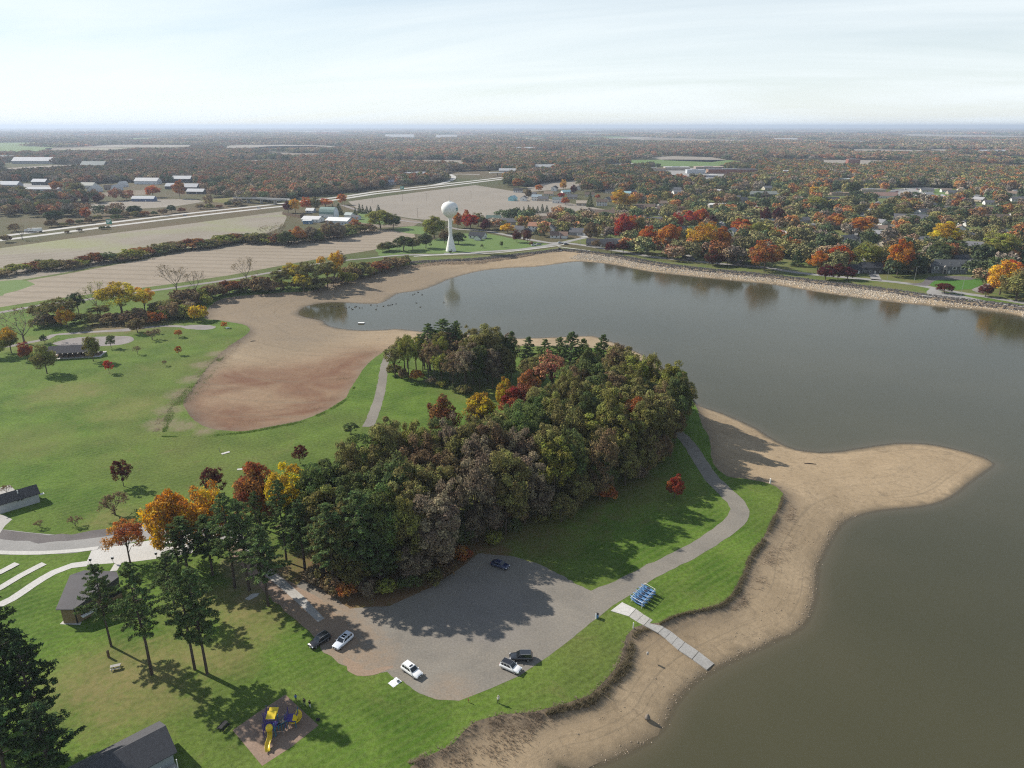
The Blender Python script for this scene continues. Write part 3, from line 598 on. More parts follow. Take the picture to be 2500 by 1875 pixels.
def ellipsoid_pts(r, k, a, zc, zr, zmin=-0.6, lo=0.62, hi=0.92):
    d = unit(r.normal(0, 1, (k * 3, 3))); d = d[d[:, 2] > zmin][:k]
    # lumpy outline
    ph = r.uniform(0, 6.28, 6); lum = 1 + 0.16 * np.sin(3 * np.arctan2(d[:, 1], d[:, 0]) + ph[0]) * np.cos(2 * d[:, 2] * 2 + ph[1]) + 0.10 * np.sin(5 * np.arctan2(d[:, 1], d[:, 0]) + ph[2])
    q = (lo + (hi - lo) * r.random(len(d)))[:, None] * d * lum[:, None]
    return q * np.array([a, a, zr]) + np.array([0, 0, zc])
LIB = {}
def deciduous(kind, i, H, W, k, n, size, zb, cr=(0.13, 0.21), zmin=-0.7, r0=0.28, nl=9, shell=0.5, inner=0.25, matl=None):
    r = np.random.default_rng(hash_(kind) + i * 31)
    zc, zr = (zb + 1) / 2 * H, (1 - zb) / 2 * H
    P = ellipsoid_pts(r, k, W / 2 * 0.92, zc, zr * 0.95, zmin); Q = ellipsoid_pts(r, int(k * inner), W / 2 * 0.55, zc, zr * 0.6, -0.9, 0.2, 0.8)
    C = np.concatenate([P, Q]); Rr = r.uniform(cr[0], cr[1], len(C)) * W
    Rr *= np.clip(1.25 - 0.45 * (C[:, 2] - zb * H) / (H - zb * H), 0.7, 1.3)
    cm = crown_mesh(kind + '_crown', [cards(C, Rr, n, size, r, 0.85, np.array([0, 0, zc * 0.9]), shell=shell)], H, W, matl or M_LEAF)
    tg = P[r.permutation(len(P))[:nl]]
    tg = [(x * 0.8, y * 0.8, z) for x, y, z in tg]
    return cm, trunk_mesh(kind + '_trunk', limbs(r, H, W, tg, zb * H * 0.9, H * 0.72, r0), H, W, M_BARK)
def hash_(s): return sum(ord(c) * (7 + 3 * j) for j, c in enumerate(s))
def pine(i, H=28, W=11):
    r = np.random.default_rng(900 + i); T = [([(0, 0, -0.3), (r.normal(0, .1), r.normal(0, .1), H * 0.3), (r.normal(0, .25), r.normal(0, .25), H * 0.65), (r.normal(0, .3), r.normal(0, .3), H * 0.99)], [0.36, 0.28, 0.19, 0.05])]
    C = []; Rr = []; z = H * r.uniform(0.30, 0.42); top = T[0][0][-1]
    while z < H * 0.985:
        q = (z / H - 0.3) / 0.7; prof = min(1.0, 1.35 * (1 - q) ** 0.62) * (0.55 + 0.45 * min(1, q * 4)); nb = int(r.integers(3, 6)); a0 = r.uniform(0, 6.28)
        for b in range(nb):
            a = a0 + b * 6.28 / nb + r.normal(0, 0.3); L = W / 2 * prof * r.uniform(0.5, 1.1)
            if q < 0.12 and r.random() < 0.4:
                T.append(([(0, 0, z), (math.cos(a) * L * .6, math.sin(a) * L * .6, z + r.uniform(-.6, .3))], [0.045, 0.015])); continue
            rise = L * r.uniform(-0.02, 0.28); e = (math.cos(a) * L, math.sin(a) * L, z + rise)
            T.append(([(0, 0, z - 0.15), (e[0] * .5, e[1] * .5, z + rise * 0.3), e], [0.08, 0.05, 0.015]))
            for f in np.arange(0.38, 1.01, 0.62 / max(2, L / 0.85)):
                C.append((e[0] * f + r.normal(0, 0.22), e[1] * f + r.normal(0, 0.22), z + rise * f ** 1.5 + 0.12)); Rr.append(0.42 + 0.30 * L / W * 2 * (1.15 - abs(f - 0.7)))
        z += H * r.uniform(0.026, 0.046)
    for k in range(5): C.append((top[0] + r.normal(0, .25), top[1] + r.normal(0, .25), H - 0.25 - 0.3 * k)); Rr.append(0.4 + 0.08 * k)
    cr = cards(C, np.array(Rr) * 1.0, 20, 0.33, r, 0.55, None, 0.6, 0.5, 0.38, 0.25)
    return crown_mesh('pine_crown', [cr], H, W, M_NEEDLE), trunk_mesh('pine_trunk', T, H, W, M_PBARK)
def spruce(i, H=14, W=5.5):
    r = np.random.default_rng(500 + i); C = []; Rr = []; z = 0.5
    while z < H - 0.3:
        q = z / H; L = W / 2 * (1 - q) ** 0.85; n = max(3, int(L * 5))
        for b in range(n):
            a = r.uniform(0, 6.28); l = L * r.uniform(0.55, 1.0); C.append((math.cos(a) * l, math.sin(a) * l, z - 0.25 * l * 0.5)); Rr.append(0.35 + 0.25 * (1 - q))
        z += 0.42
    cr = cards(C, Rr, 8, 0.30, r, 0.6, np.array([0, 0, H * 0.3]), 0.5, 0.2, 0.5, 0.4)
    return crown_mesh('spruce_crown', [cr], H, W, M_NEEDLE), trunk_mesh('spruce_trunk', [([(0, 0, -0.2), (0, 0, H * 0.9)], [0.2, 0.04])], H, W, M_BARK)
def bare(i, H=13, W=10, leafy=0):
    r = np.random.default_rng(700 + i); T = []; tips = []
    def grow(p, d, L, rad, dep):
        q = p + d * L; T.append(([tuple(p), tuple(p.lerp(q, .5) + Vector(r.normal(0, .04 * L, 3))), tuple(q)], [rad, rad * .8, rad * .62])); tips.append(tuple(q))
        if dep == 0: return
        for k in range(3 if dep > 1 else 4):
            nd = (d + Vector(r.normal(0, 0.42, 3)) + Vector((0, 0, 0.12))).normalized(); grow(q, nd, L * r.uniform(0.6, 0.85), max(rad * 0.55, 0.022), dep - 1)
    T.append(([(0, 0, -.3), (0, 0, H * .18), (.1, 0, H * .24)], [0.3, 0.22, 0.2]))
    for k in range(5):
        a = k * 1.256 + r.uniform(0, .6); grow(Vector((0.05, 0, H * r.uniform(.14, .24))), Vector((math.cos(a) * .75, math.sin(a) * .75, r.uniform(.7, 1.2))).normalized(), H * .23, 0.13, 3)
    sc = max(t[2] for t in tips); k = H / sc
    T = [([(x * k, y * k, z * k if z > 0 else z) for x, y, z in p], rd) for p, rd in T]
    tp = np.array(tips) * k; tp = tp[tp[:, 2] > H * .35]
    cr = cards(tp[r.permutation(len(tp))[:260]], np.full(min(260, len(tp)), .5), 2 + leafy, 0.20 + 0.04 * (leafy > 0), r, 1, None, 0.6)
    return crown_mesh('bare_crown', [cr], H, W, M_LEAF), trunk_mesh('bare_trunk', T, H, W, M_TWIG)
LIB['oak'] = [deciduous('oak', i, 24, 13, 84, 165, 0.28, 0.18, (0.10, 0.19), zmin=-0.8) for i in range(6)]
LIB['maple'] = [deciduous('maple', i, 15, 11, 60, 95, 0.30, 0.16, zmin=-0.75) for i in range(4)]
LIB['loose'] = [deciduous('loose', i, 18, 11, 50, 80, 0.26, 0.26, (0.10, 0.17), -0.5, 0.26, 16, 0.3, 0.3) for i in range(4)]
LIB['thin'] = [deciduous('thin', i, 18, 9, 52, 34, 0.27, 0.28, (0.10, 0.17), -0.6, 0.26, 26, 0.2, 0.4) for i in range(3)]
LIB['young'] = [deciduous('young', i, 7, 5.2, 46, 46, 0.17, 0.18, (0.10, 0.16), -0.8, 0.10, 12, 0.4) for i in range(3)]
LIB['shrub'] = [deciduous('shrub', i, 4, 5, 34, 46, 0.22, 0.02, (0.14, 0.22), -0.3, 0.06, 8) for i in range(4)]
LIB['pine'] = [pine(i) for i in range(5)]
LIB['spruce'] = [spruce(i) for i in range(3)]
LIB['bare'] = [bare(i) for i in range(2)]; LIB['wispy'] = [bare(i + 4, 7, 6, 2) for i in range(2)]
NAMES = {'oak': 'oak_tree', 'maple': 'maple_tree', 'loose': 'broadleaf_tree', 'thin': 'thin_broadleaf_tree', 'young': 'young_tree', 'shrub': 'shrub', 'pine': 'pine_tree', 'spruce': 'spruce_tree', 'bare': 'bare_tree', 'wispy': 'young_bare_tree'}
CATS = {'shrub': 'shrub', 'pine': 'pine tree', 'spruce': 'spruce tree'}
C_ = dict(olive=(.215,.198,.075), dkgreen=(.115,.140,.052), green=(.135,.180,.058), brown=(.235,.170,.092), greybr=(.255,.205,.140), russet=(.25,.105,.045), orange=(.56,.21,.035), redor=(.54,.155,.035), red=(.44,.055,.032), maroon=(.115,.026,.030), yellow=(.52,.36,.035), gold=(.64,.37,.045), ygreen=(.27,.275,.065), pine=(.115,.160,.060), dkpine=(.062,.096,.040), rust=(.42,.175,.055), pink=(.38,.175,.11), tan=(.22,.16,.09), dkred=(.135,.045,.032))
count = {}
def depth_at(base): return base.y * CP + CAM_H * SP
def T(kind, px, by, ty, wpx, col, label, group=None, top=None, topf=0.0, hw=None):
    """a tree standing at survey pixel (px, by), its top at pixel height ty, crown wpx wide"""
    p = at(px, by)
    if hw: h, w = hw
    else:
        v_ = (937.5 - ty) / FPX; h = CAM_H + p.y * (-SP + v_ * CP) / (CP + v_ * SP); w = wpx / FPX * depth_at(p)
    return tree(kind, p.x, p.y, h, w, col, label, group, top, topf)
def tree(kind, x, y, h, w, col, label, group=None, top=None, topf=0.0):
    lib = LIB[kind]; i = count.get(kind, 0); count[kind] = i + 1
    cm, tm = lib[i % len(lib)]
    t = empty(NAMES[kind], (x, y, 0), (i * 2.399) % 6.283, (w, w, h))
    tag(t, label, CATS.get(kind, 'tree'), group)
    put('trunk', tm, t)
    j = 1 + 0.14 * math.sin(i * 12.9); c = put('crown', cm, t, color=tuple(v * j for v in (C_[col] if isinstance(col, str) else col)))
    c['top'] = [float(q) for q in (C_[top] if top else c.color[:3])]; c['topf'] = float(topf)
    return t

# ---------------------------------------------------------------- single trees of the park
T('young', 302, 1187, 1121, 50, 'dkred', 'lone dark red young tree on the lawn above the park road')
T('wispy', 281, 1257, 1210, 52, 'tan', 'nearly bare young tree with tan twigs on lawn below dark red one')
T('young', 527, 1215, 1138, 56, 'dkred', 'dark red pointed tree rising behind the two golden trees')
T('young', 733, 1132, 1085, 40, 'dkred', 'small dark red tree just behind the bright yellow tree')
T('young', 404, 1262, 1203, 34, 'maroon', 'maroon young tree peeping out beside the golden tree')
T('loose', 318, 1374, 1270, 92, 'rust', 'thin rusty orange tree growing beside the concrete parking pad', top='orange', topf=0.3)
T('maple', 435, 1372, 1195, 112, 'gold', 'golden orange tree overhanging the concrete parking pad', top='orange', topf=0.4)
T('maple', 512, 1350, 1183, 96, 'gold', 'golden tree beside the overhanging golden orange one, behind dark pines')
T('maple', 638, 1290, 1137, 112, 'russet', 'copper brown maple between the golden trees and the yellow tree', top='rust', topf=0.5)
T('loose', 716, 1330, 1113, 112, 'yellow', 'tall bright yellow tree at the edge of the grove')
T('maple', 115, 912, 842, 52, 'olive', 'round olive tree on the lawn in front of the picnic shelter', top='ygreen', topf=0.6)
T('maple', 228, 882, 819, 36, 'olive', 'upright olive tree at the end of the picnic shelter', top='ygreen', topf=0.5)
T('young', 267, 911, 878, 22, 'red', 'small red tree on the lawn below the picnic shelter')
T('young', 272, 850, 817, 25, 'dkgreen', 'small dark green round tree beside the gravel lot')
T('young', 109, 838, 816, 19, 'dkpine', 'tiny dark evergreen at the lane fork')
T('maple', 68, 880, 836, 32, 'russet', 'russet small tree at the near end of picnic shelter', top='red', topf=0.5)
T('maple', 28, 862, 803, 46, 'green', 'green tree with golden top at the photo edge by the lane', top='gold', topf=0.9)
T('maple', -4, 872, 820, 40, 'ygreen', 'yellow green tree cut off by the photo edge')
T('bare', 60, 838, 755, 92, 'brown', 'wide bare tree spreading over the lane by the picnic shelter')
T('maple', 336, 812, 776, 42, 'brown', 'round brown tree beside the picnic lane', top='olive', topf=0.4)
T('wispy', 372, 830, 808, 24, 'tan', 'thin tan tree below the round brown tree')
T('young', 437, 823, 804, 22, 'rust', 'small rusty tree on the picnic lawn', top='orange', topf=0.5)
T('young', 437, 867, 844, 18, 'rust', 'small orange brown tree on the slope above the mud basin')
T('young', 548, 800, 785, 16, 'redor', 'small bright red tree at the tip of the picnic lawn')
T('wispy', 383, 815, 803, 14, 'tan', 'thin sapling near the picnic lane')
T('wispy', 336, 865, 846, 12, 'tan', 'thin bare sapling in the middle of picnic lawn')
T('wispy', 403, 893, 880, 10, 'tan', 'tiny bare sapling on the lawn above the mud basin')
T('wispy', 98, 1288, 1272, 16, 'brown', 'small bare sapling in a mulch ring by the park road')
T('wispy', 184, 1284, 1262, 22, 'brown', 'bare twiggy sapling near the bend of the park road')
T('wispy', 18, 1206, 1186, 16, 'brown', 'bare sapling in the paving behind the grey block building')
T('maple', 1646, 1216, 1162, 42, (.30, .075, .035), 'lone red maple on the shaded lawn inside the loop drive')
T('young', 857, 1060, 1032, 40, 'pine', 'dark evergreen bush where the meadow drive meets the grove')
# pines around the picnic ground in the corner
PINES = [
 (272,1578,1376,95,'slender pine with a flat top leaning over the brick stage roof'), (371,1647,1372,120,'tall bare-trunked pine beside the brick stage building'),
 (476,1635,1374,110,'tall pine with a long bare trunk, left of a close pair'), (506,1645,1385,120,'tall pine with a forked bare trunk, right of a close pair'),
 (574,1436,1205,110,'pine behind the concrete path, leftmost of three trunks in a row'), (609,1442,1222,105,'pine behind the concrete path, middle of three trunks in a row'),
 (655,1479,1283,118,'broad topped pine with a clear trunk beside the footpath'), (816,1440,1230,130,'pine with a long grey trunk at the front of the grove'),
 (890,1432,1197,140,'bushy bright green pine at the front of the grove'), (700,1372,1172,88,'thin topped pine in front of the yellow tree'),
 (772,1345,1180,110,'dark pine between the yellow tree and the grove'), (745,1392,1222,110,'dense green pine beside the dirt track'),
 (462,1412,1263,110,'dark pine covering the end of the concrete pad'), (520,1405,1258,100,'dark pine in front of the golden tree'),
 (430,1500,1352,105,'green pine standing over the lawn below the concrete pad'), (840,1405,1260,110,'shaded pine inside the grove edge'),
 (640,1372,1200,70,'narrow dark pine beside the copper brown maple'), (930,1438,1300,100,'low shaded pine beside the leaf litter'),
 (62,1790,1440,150,'large dark pine at the photo corner, topmost of the corner clump'), (118,1835,1550,150,'large dark pine overhanging the lawn in the corner clump'),
 (5,1850,1500,160,'large dark pine at the very edge of the photo'), (40,1960,1640,170,'large dark pine low in the photo corner'), (150,1960,1720,160,'dark pine beside the shingled shelter roof'), (-70,1740,1470,150,'dark pine half outside the photo edge')]
for a in PINES: T('pine', a[0], a[1], a[2], a[3], 'pine' if a[1] < 1700 else 'dkpine', a[4])

# ---------------------------------------------------------------- the grove
def poisson(poly, s, r, tries=4000, taken=None):
    lo, hi = np.min(poly, 0), np.max(poly, 0); out = [] if taken is None else taken; k0 = len(out)
    c = r.uniform(lo, hi, (tries, 2)); c = c[inside(c, poly)]
    for p in c:
        if all((p[0] - q[0]) ** 2 + (p[1] - q[1]) ** 2 > s * s for q in out): out.append(tuple(p))
    return out[k0:]
GROVE = np.array(ats([(800,1432),(900,1440),(1000,1428),(1080,1395),(1160,1335),(1290,1285),(1450,1225),(1560,1165),(1630,1110),(1660,1085),(1668,1055),(1640,1025),(1580,990),(1510,968),(1458,985),(1400,1035),(1325,1074),(1250,1131),(1178,1177),(1100,1195),(1000,1205),(900,1235),(840,1265),(800,1310),(785,1380)]))
gr = np.random.default_rng(21)
def zone(px, py):
    mid = np.interp(px, [800, 1000, 1150, 1300, 1450, 1690], [1370, 1310, 1220, 1130, 1090, 1070])
    return ('shaded front' if py > mid else 'sunny back') + (' at the lake tip of' if px > 1560 else ' on the lake side of' if px > 1380 else ' in the middle of' if px > 1100 else ' at the pine end of')
gpts = poisson(GROVE, 5.6, gr)
for x, y in gpts:
    px, py = pix(x, y); u = gr.random()
    if px > 1340: col = 'olive' if u < .54 else ('dkgreen' if u < .78 else ('brown' if u < .95 else 'ygreen'))
    elif py > 1200 and 1010 < px < 1330: col = 'greybr' if u < .50 else ('brown' if u < .62 else ('olive' if u < .97 else 'ygreen'))
    else: col = 'olive' if u < .58 else ('green' if u < .74 else ('brown' if u < .84 else ('dkgreen' if u < .93 else 'ygreen')))
    words = {'olive': 'olive green', 'dkgreen': 'dark green', 'green': 'green', 'brown': 'brown', 'greybr': 'grey brown', 'rust': 'rusty orange', 'ygreen': 'yellow green'}[col]
    h = gr.uniform(18.5, 26.5) * (0.92 if px > 1500 else 1.0); kind = 'oak' if gr.random() < (.68 if col not in ('greybr', 'brown') else .25) else 'loose'
    tree(kind, x, y, h, gr.uniform(8, 13.5), col, '%s %s, %s the grove beside the parking lot' % (words, 'oak' if kind == 'oak' else 'tree', zone(px, py)), 'trees of the big grove', 'ygreen' if col == 'olive' and gr.random() < .3 else None, 0.5)
edge = spline(ats([(800,1440),(900,1448),(1000,1436),(1080,1402),(1160,1342),(1290,1292),(1450,1232),(1560,1172),(1635,1112),(1660,1085)]), False, 3, 0)
for i in range(0, len(edge), 2):
    x, y = edge[i] + gr.normal(0, 1.6, 2) + np.array([0, 2.5]); px, py = pix(x, y); cc = ['greybr', 'brown', 'olive', 'greybr', 'dkgreen', 'olive', 'olive', 'brown'][int(gr.integers(0, 8))]
    tree('maple', x, y, gr.uniform(8, 15), gr.uniform(6, 9), cc, 'low %s understorey tree %s the big grove' % ({'greybr': 'grey brown', 'dkgreen': 'dark green', 'rust': 'rusty'}.get(cc, cc), 'along the lake end of' if px > 1400 else 'along the lawn front of' if px > 1150 else 'along the parking front of'), 'understorey along the grove front')
T('loose', 985, 1320, 1155, 72, 'orange', 'bright orange tree glowing among the grey brown trees of the grove', top='rust', topf=0.4)
T('shrub', 1172, 1285, 1235, 40, 'ygreen', 'yellow green bush at the shaded front of the grove')
T('maple', 1085, 1075, 965, 76, 'russet', 'russet tree at the back of the grove beside the meadow')
T('maple', 1172, 1055, 957, 72, 'tan', 'yellow topped tree at the back of the grove beside the meadow', top='yellow', topf=1.0)
T('maple', 1232, 1010, 925, 44, 'yellow', 'bright yellow small tree between the two woods')
T('maple', 1290, 1010, 908, 62, 'pink', 'coral orange tree between the two woods', top='rust', topf=0.8)
T('maple', 1252, 1020, 943, 66, (.36, .09, .05), 'low crimson tree in front of the coral orange one')
T('thin', 1345, 980, 852, 82, 'pink', 'wide pinkish bare-twigged tree below the lakeside pines')
T('maple', 1545, 1110, 965, 74, 'rust', 'rusty brown oak at the lakeside face of the grove')
NORTH = np.array(ats([(958,922),(1010,928),(1075,944),(1120,958),(1180,955),(1250,940),(1250,905),(1150,895),(1050,890),(975,895)]))
for x, y in poisson(NORTH, 5.0, gr):
    px, py = pix(x, y); u = gr.random(); k = 'thin' if px < 1130 and u < .6 else ('loose' if u < .8 else 'oak')
    col = ['ygreen', 'olive', 'greybr', 'tan', 'olive', 'olive'][int(gr.integers(0, 6))] if px < 1130 else ['olive', 'greybr', 'dkgreen'][int(gr.integers(0, 3))]
    wd = {'ygreen': 'yellow green', 'olive': 'olive', 'greybr': 'grey', 'tan': 'tan', 'rust': 'rusty', 'dkgreen': 'dark green'}[col]
    tree(k, x, y, gr.uniform(15, 20), gr.uniform(7.5, 10), col, '%s %s in the small wood by the meadow drive' % (wd, {'thin': 'half-bare tree', 'loose': 'open crowned tree', 'oak': 'oak'}[k]), 'trees of the small wood by the meadow')
for k, (px, by, ty, w) in enumerate([(1050,905,790,80),(1085,900,778,90),(1115,902,782,60),(1248,925,808,44),(1290,930,822,52),(1330,928,828,60),(1365,935,822,60),(1392,945,808,76),(1420,940,826,50),(1468,945,816,56),(1455,965,838,60)]):
    T('pine', px, by, ty, w, 'green' if k in (5, 6, 8, 10) else 'pine', 'pine along the lake shore behind the woods, number %s in the row from the meadow' % ['one', 'two', 'three', 'four', 'five', 'six', 'seven', 'eight', 'nine', 'ten', 'eleven', 'twelve'][k], 'lakeside pines')
T('oak', 1300, 965, 868, 70, 'olive', 'olive oak below the lakeside pines, beside the pinkish tree')
T('oak', 1425, 985, 862, 80, 'olive', 'olive oak between the pinkish tree and the farthest oak')
T('oak', 1395, 1005, 880, 80, 'dkgreen', 'dark green oak below the pinkish tree')
T('oak', 1512, 985, 845, 108, 'olive', 'broad olive oak at the water side, farthest out of the grove')
T('oak', 1190, 930, 790, 95, 'olive', 'rounded olive oak in front of the lakeside pines')
# undergrowth along the grove's edges
ug = [(960,915),(985,925),(1020,930),(1050,940),(1085,945),(1110,955),(1140,962),(820,1445),(860,1452),(900,1455),(950,1450),(1000,1442),(1050,1420),(1090,1400),(1130,1365),(780,1420),(1190,1325),(1250,1300),(1320,1275),(1400,1245),(1480,1215),(1560,1170),(1620,1130)]
for k, (px, py) in enumerate(ug):
    T('shrub', px + gr.normal(0, 6), py, 0, 0, ['olive', 'brown', 'rust', 'greybr', 'ygreen', 'dkgreen'][k % 6], 'low %s shrub at the foot of the %s' % (['olive', 'brown', 'rusty', 'grey brown', 'yellow green', 'dark green'][k % 6], 'small wood by the meadow' if py < 1000 else 'pine end of the grove' if px < 880 else 'grove above the parking lot' if px < 1150 else 'grove above the shaded lawn'), 'undergrowth at the foot of the woods', hw=(gr.uniform(2.5, 5), gr.uniform(4, 6.5)))

# ---------------------------------------------------------------- shrubs and trees along the old field edge
hedge = [('shrub',455,775,745,60,'ygreen'),('shrub',485,782,745,46,'yellow'),('shrub',420,778,740,60,'brown'),('loose',300,775,684,110,'ygreen'),('loose',355,765,695,60,'gold'),('shrub',395,770,735,60,'olive'),('loose',245,775,745,60,'olive'),('shrub',275,790,765,60,'brown'),('loose',195,775,710,40,'dkpine'),('loose',150,795,725,85,'olive'),('maple',165,800,748,40,'gold'),('loose',110,790,735,70,'olive'),('shrub',330,790,755,70,'brown'),('shrub',380,788,762,50,'rust'),('shrub',225,792,765,50,'olive'),('shrub',430,760,730,50,'olive'),('shrub',455,745,705,70,'brown'),('shrub',490,735,706,50,'ygreen'),('shrub',520,730,695,60,'brown'),('shrub',560,718,686,60,'russet'),('shrub',600,712,682,60,'brown'),('shrub',640,712,675,60,'brown'),
 ('loose',690,706,655,60,'olive'),('loose',720,700,640,60,'ygreen'),('loose',755,705,635,70,'olive'),('loose',742,712,665,50,'ygreen'),('loose',800,700,635,60,'olive'),('loose',825,690,608,36,'gold'),('thin',832,668,612,36,'greybr'),('loose',818,692,645,46,'ygreen'),('shrub',860,680,650,50,'brown'),('shrub',880,676,640,60,'olive'),('shrub',920,664,638,60,'russet'),('shrub',950,658,630,60,'brown'),('shrub',975,652,632,50,'brown'),('shrub',780,705,680,60,'olive'),('loose',785,660,622,24,'gold'),('shrub',665,712,688,50,'brown'),('shrub',850,690,665,44,'ygreen'),('shrub',900,670,652,40,'ygreen'),
 ('bare',433,718,645,58,'tan'),('bare',603,690,628,44,'brown'),('bare',240,770,690,50,'ygreen'),('bare',480,720,660,40,'tan')]
wd = {'ygreen': 'yellow green', 'yellow': 'bright yellow', 'brown': 'brown', 'gold': 'golden', 'olive': 'olive', 'dkpine': 'dark green', 'rust': 'rusty', 'russet': 'russet', 'greybr': 'grey', 'tan': 'bare grey'}
for k, px, by, ty, w, c in hedge:
    T(k, px, by, ty, w, c, '%s %s in the scrub belt between field road and mud flats' % (wd[c], {'shrub': 'bush', 'bare': 'leafless tree'}.get(k, 'tree')), 'scrub belt beside the mud flats', 'yellow' if k == 'loose' and c == 'ygreen' else None, 0.8)
belt = spline(ats([(90,800),(200,795),(320,790),(430,780),(480,745),(560,716),(660,710),(760,706),(830,690),(900,670),(990,646)]), False, 4, 0)
for i in range(0, len(belt), 1):
    x, y = belt[i] + gr.normal(0, 2.6, 2) + np.array([0, 5]); cc = ['olive', 'brown', 'greybr', 'ygreen', 'russet', 'brown'][int(gr.integers(0, 6))]
    if gr.random() < .8: tree('shrub', x, y, gr.uniform(3, 6.5), gr.uniform(6, 10), cc, 'low %s bush filling the scrub belt beside the mud flats' % wd[cc], 'bushes filling the scrub belt')
# hedgerow between the two fields
hl = [(0,672),(40,664),(80,656),(110,648),(130,654),(165,652),(190,646),(225,640),(255,636),(285,634),(305,632),(325,628),(350,620),(375,617),(400,612),(425,608),(440,606),(470,604),(490,602),(510,600),(530,596),(550,592),(570,586),(590,585),(625,590),(640,588),(665,590),(690,591),(712,589),(742,585),(770,582),(795,578),(815,577),(845,572),(865,566),(890,563)]
for k, (px, py) in enumerate(hl):
    T('shrub', px, py + 4, py - 12 - (k * 7 % 10), 62, ['brown', 'russet', 'olive', 'ygreen', 'dkgreen'][(k * 3) % 5], '%s bush in the hedgerow between the two fields, %s' % (['brown', 'russet', 'olive', 'yellow green', 'dark green'][(k * 3) % 5], 'by the photo edge' if px < 150 else 'left half' if px < 350 else 'right half' if px < 640 else 'below the farm'), 'hedgerow between the fields')
for k, px, by, ty, w, c, l in [('bare',670,598,545,50,'tan','grey bare-topped tree in the hedgerow below the farm'),('maple',700,600,566,44,'dkgreen','dark green tree in the hedgerow below the farm'),('maple',730,594,552,40,'rust','rusty half-bare tree below the barn'),('maple',760,590,552,36,'greybr','grey half-bare tree below the barn'),('maple',805,585,540,40,'tan','tan half-bare tree in front of the white shed'),('maple',828,585,545,40,'greybr','grey half-bare tree in front of the white shed'),('loose',870,568,532,32,'rust','rust brown tree at the end of the white shed'),('maple',780,592,562,24,'dkgreen','narrow dark tree in the hedgerow below the barn'),
 ('maple',930,560,511,62,'ygreen','big rounded yellow green tree in the field corner'),('maple',960,558,522,40,'dkgreen','dark tree beside the big rounded yellow green one'),('maple',1060,582,530,60,'ygreen','tall olive yellow tree to the side of the water tower'),('maple',950,612,590,40,'dkgreen','dark bush, first of the clump near the tower'),('maple',985,612,575,46,'dkgreen','dark round tree, largest of the clump near the tower'),('maple',1008,610,580,34,'olive','olive tree in the clump near the tower'),('maple',1040,606,570,38,'dkgreen','dark round tree in the clump nearest the tower'),('maple',935,615,592,30,'olive','olive bush at the end of the clump near the tower'),('maple',1120,596,566,34,'dkgreen','dark green tree just behind the water tower'),('maple',1085,594,560,24,'brown','brown tree behind the water tower stem'),
 ('maple',1118,556,520,26,'orange','orange tree behind the water tower'),('maple',1140,558,511,22,'redor','tall orange red tree behind the water tower'),('maple',1148,560,522,40,'red','bright scarlet tree behind the water tower'),('maple',1168,552,520,34,'olive','olive tree next to the scarlet tree'),('maple',1184,566,540,24,'maroon','maroon tree behind the white house near the tower'),('young',1177,605,596,9,'dkgreen','small dark young tree on the lawn by the tower'),('young',1224,604,588,10,'dkgreen','taller dark young tree on the lawn by the tower'),
 ('maple',704,520,490,24,'maroon','maroon tree at the end of the barn row'),('maple',722,520,484,26,'gold','golden brown tree in the barn row'),('maple',748,515,481,26,'redor','orange red tree in the barn row'),('maple',770,514,482,30,'olive','olive tree in the barn row'),('maple',795,505,484,36,'redor','wide orange red tree behind the barn'),('maple',835,500,472,24,'orange','tall orange tree at the far side of the barn'),
 ('spruce',813,520,498,14,'dkpine','dark spruce next to the barn'),('spruce',828,524,496,24,'dkpine','wide dark spruce next to the barn'),('spruce',868,530,506,14,'dkpine','dark spruce beside the small white farmhouse'),('spruce',878,520,496,12,'dkpine','dark spruce by the farm lane, tallest of the lane group'),('spruce',886,522,499,12,'dkpine','dark spruce by the farm lane next to the tallest'),('spruce',896,520,502,12,'dkpine','small dark spruce by the farm lane'),('spruce',905,519,503,10,'dkpine','smallest dark spruce by the farm lane'),('spruce',924,516,499,14,'dkpine','dark spruce by the farm lane nearest the field')]:
    T(k, px, by, ty, w, c, l)

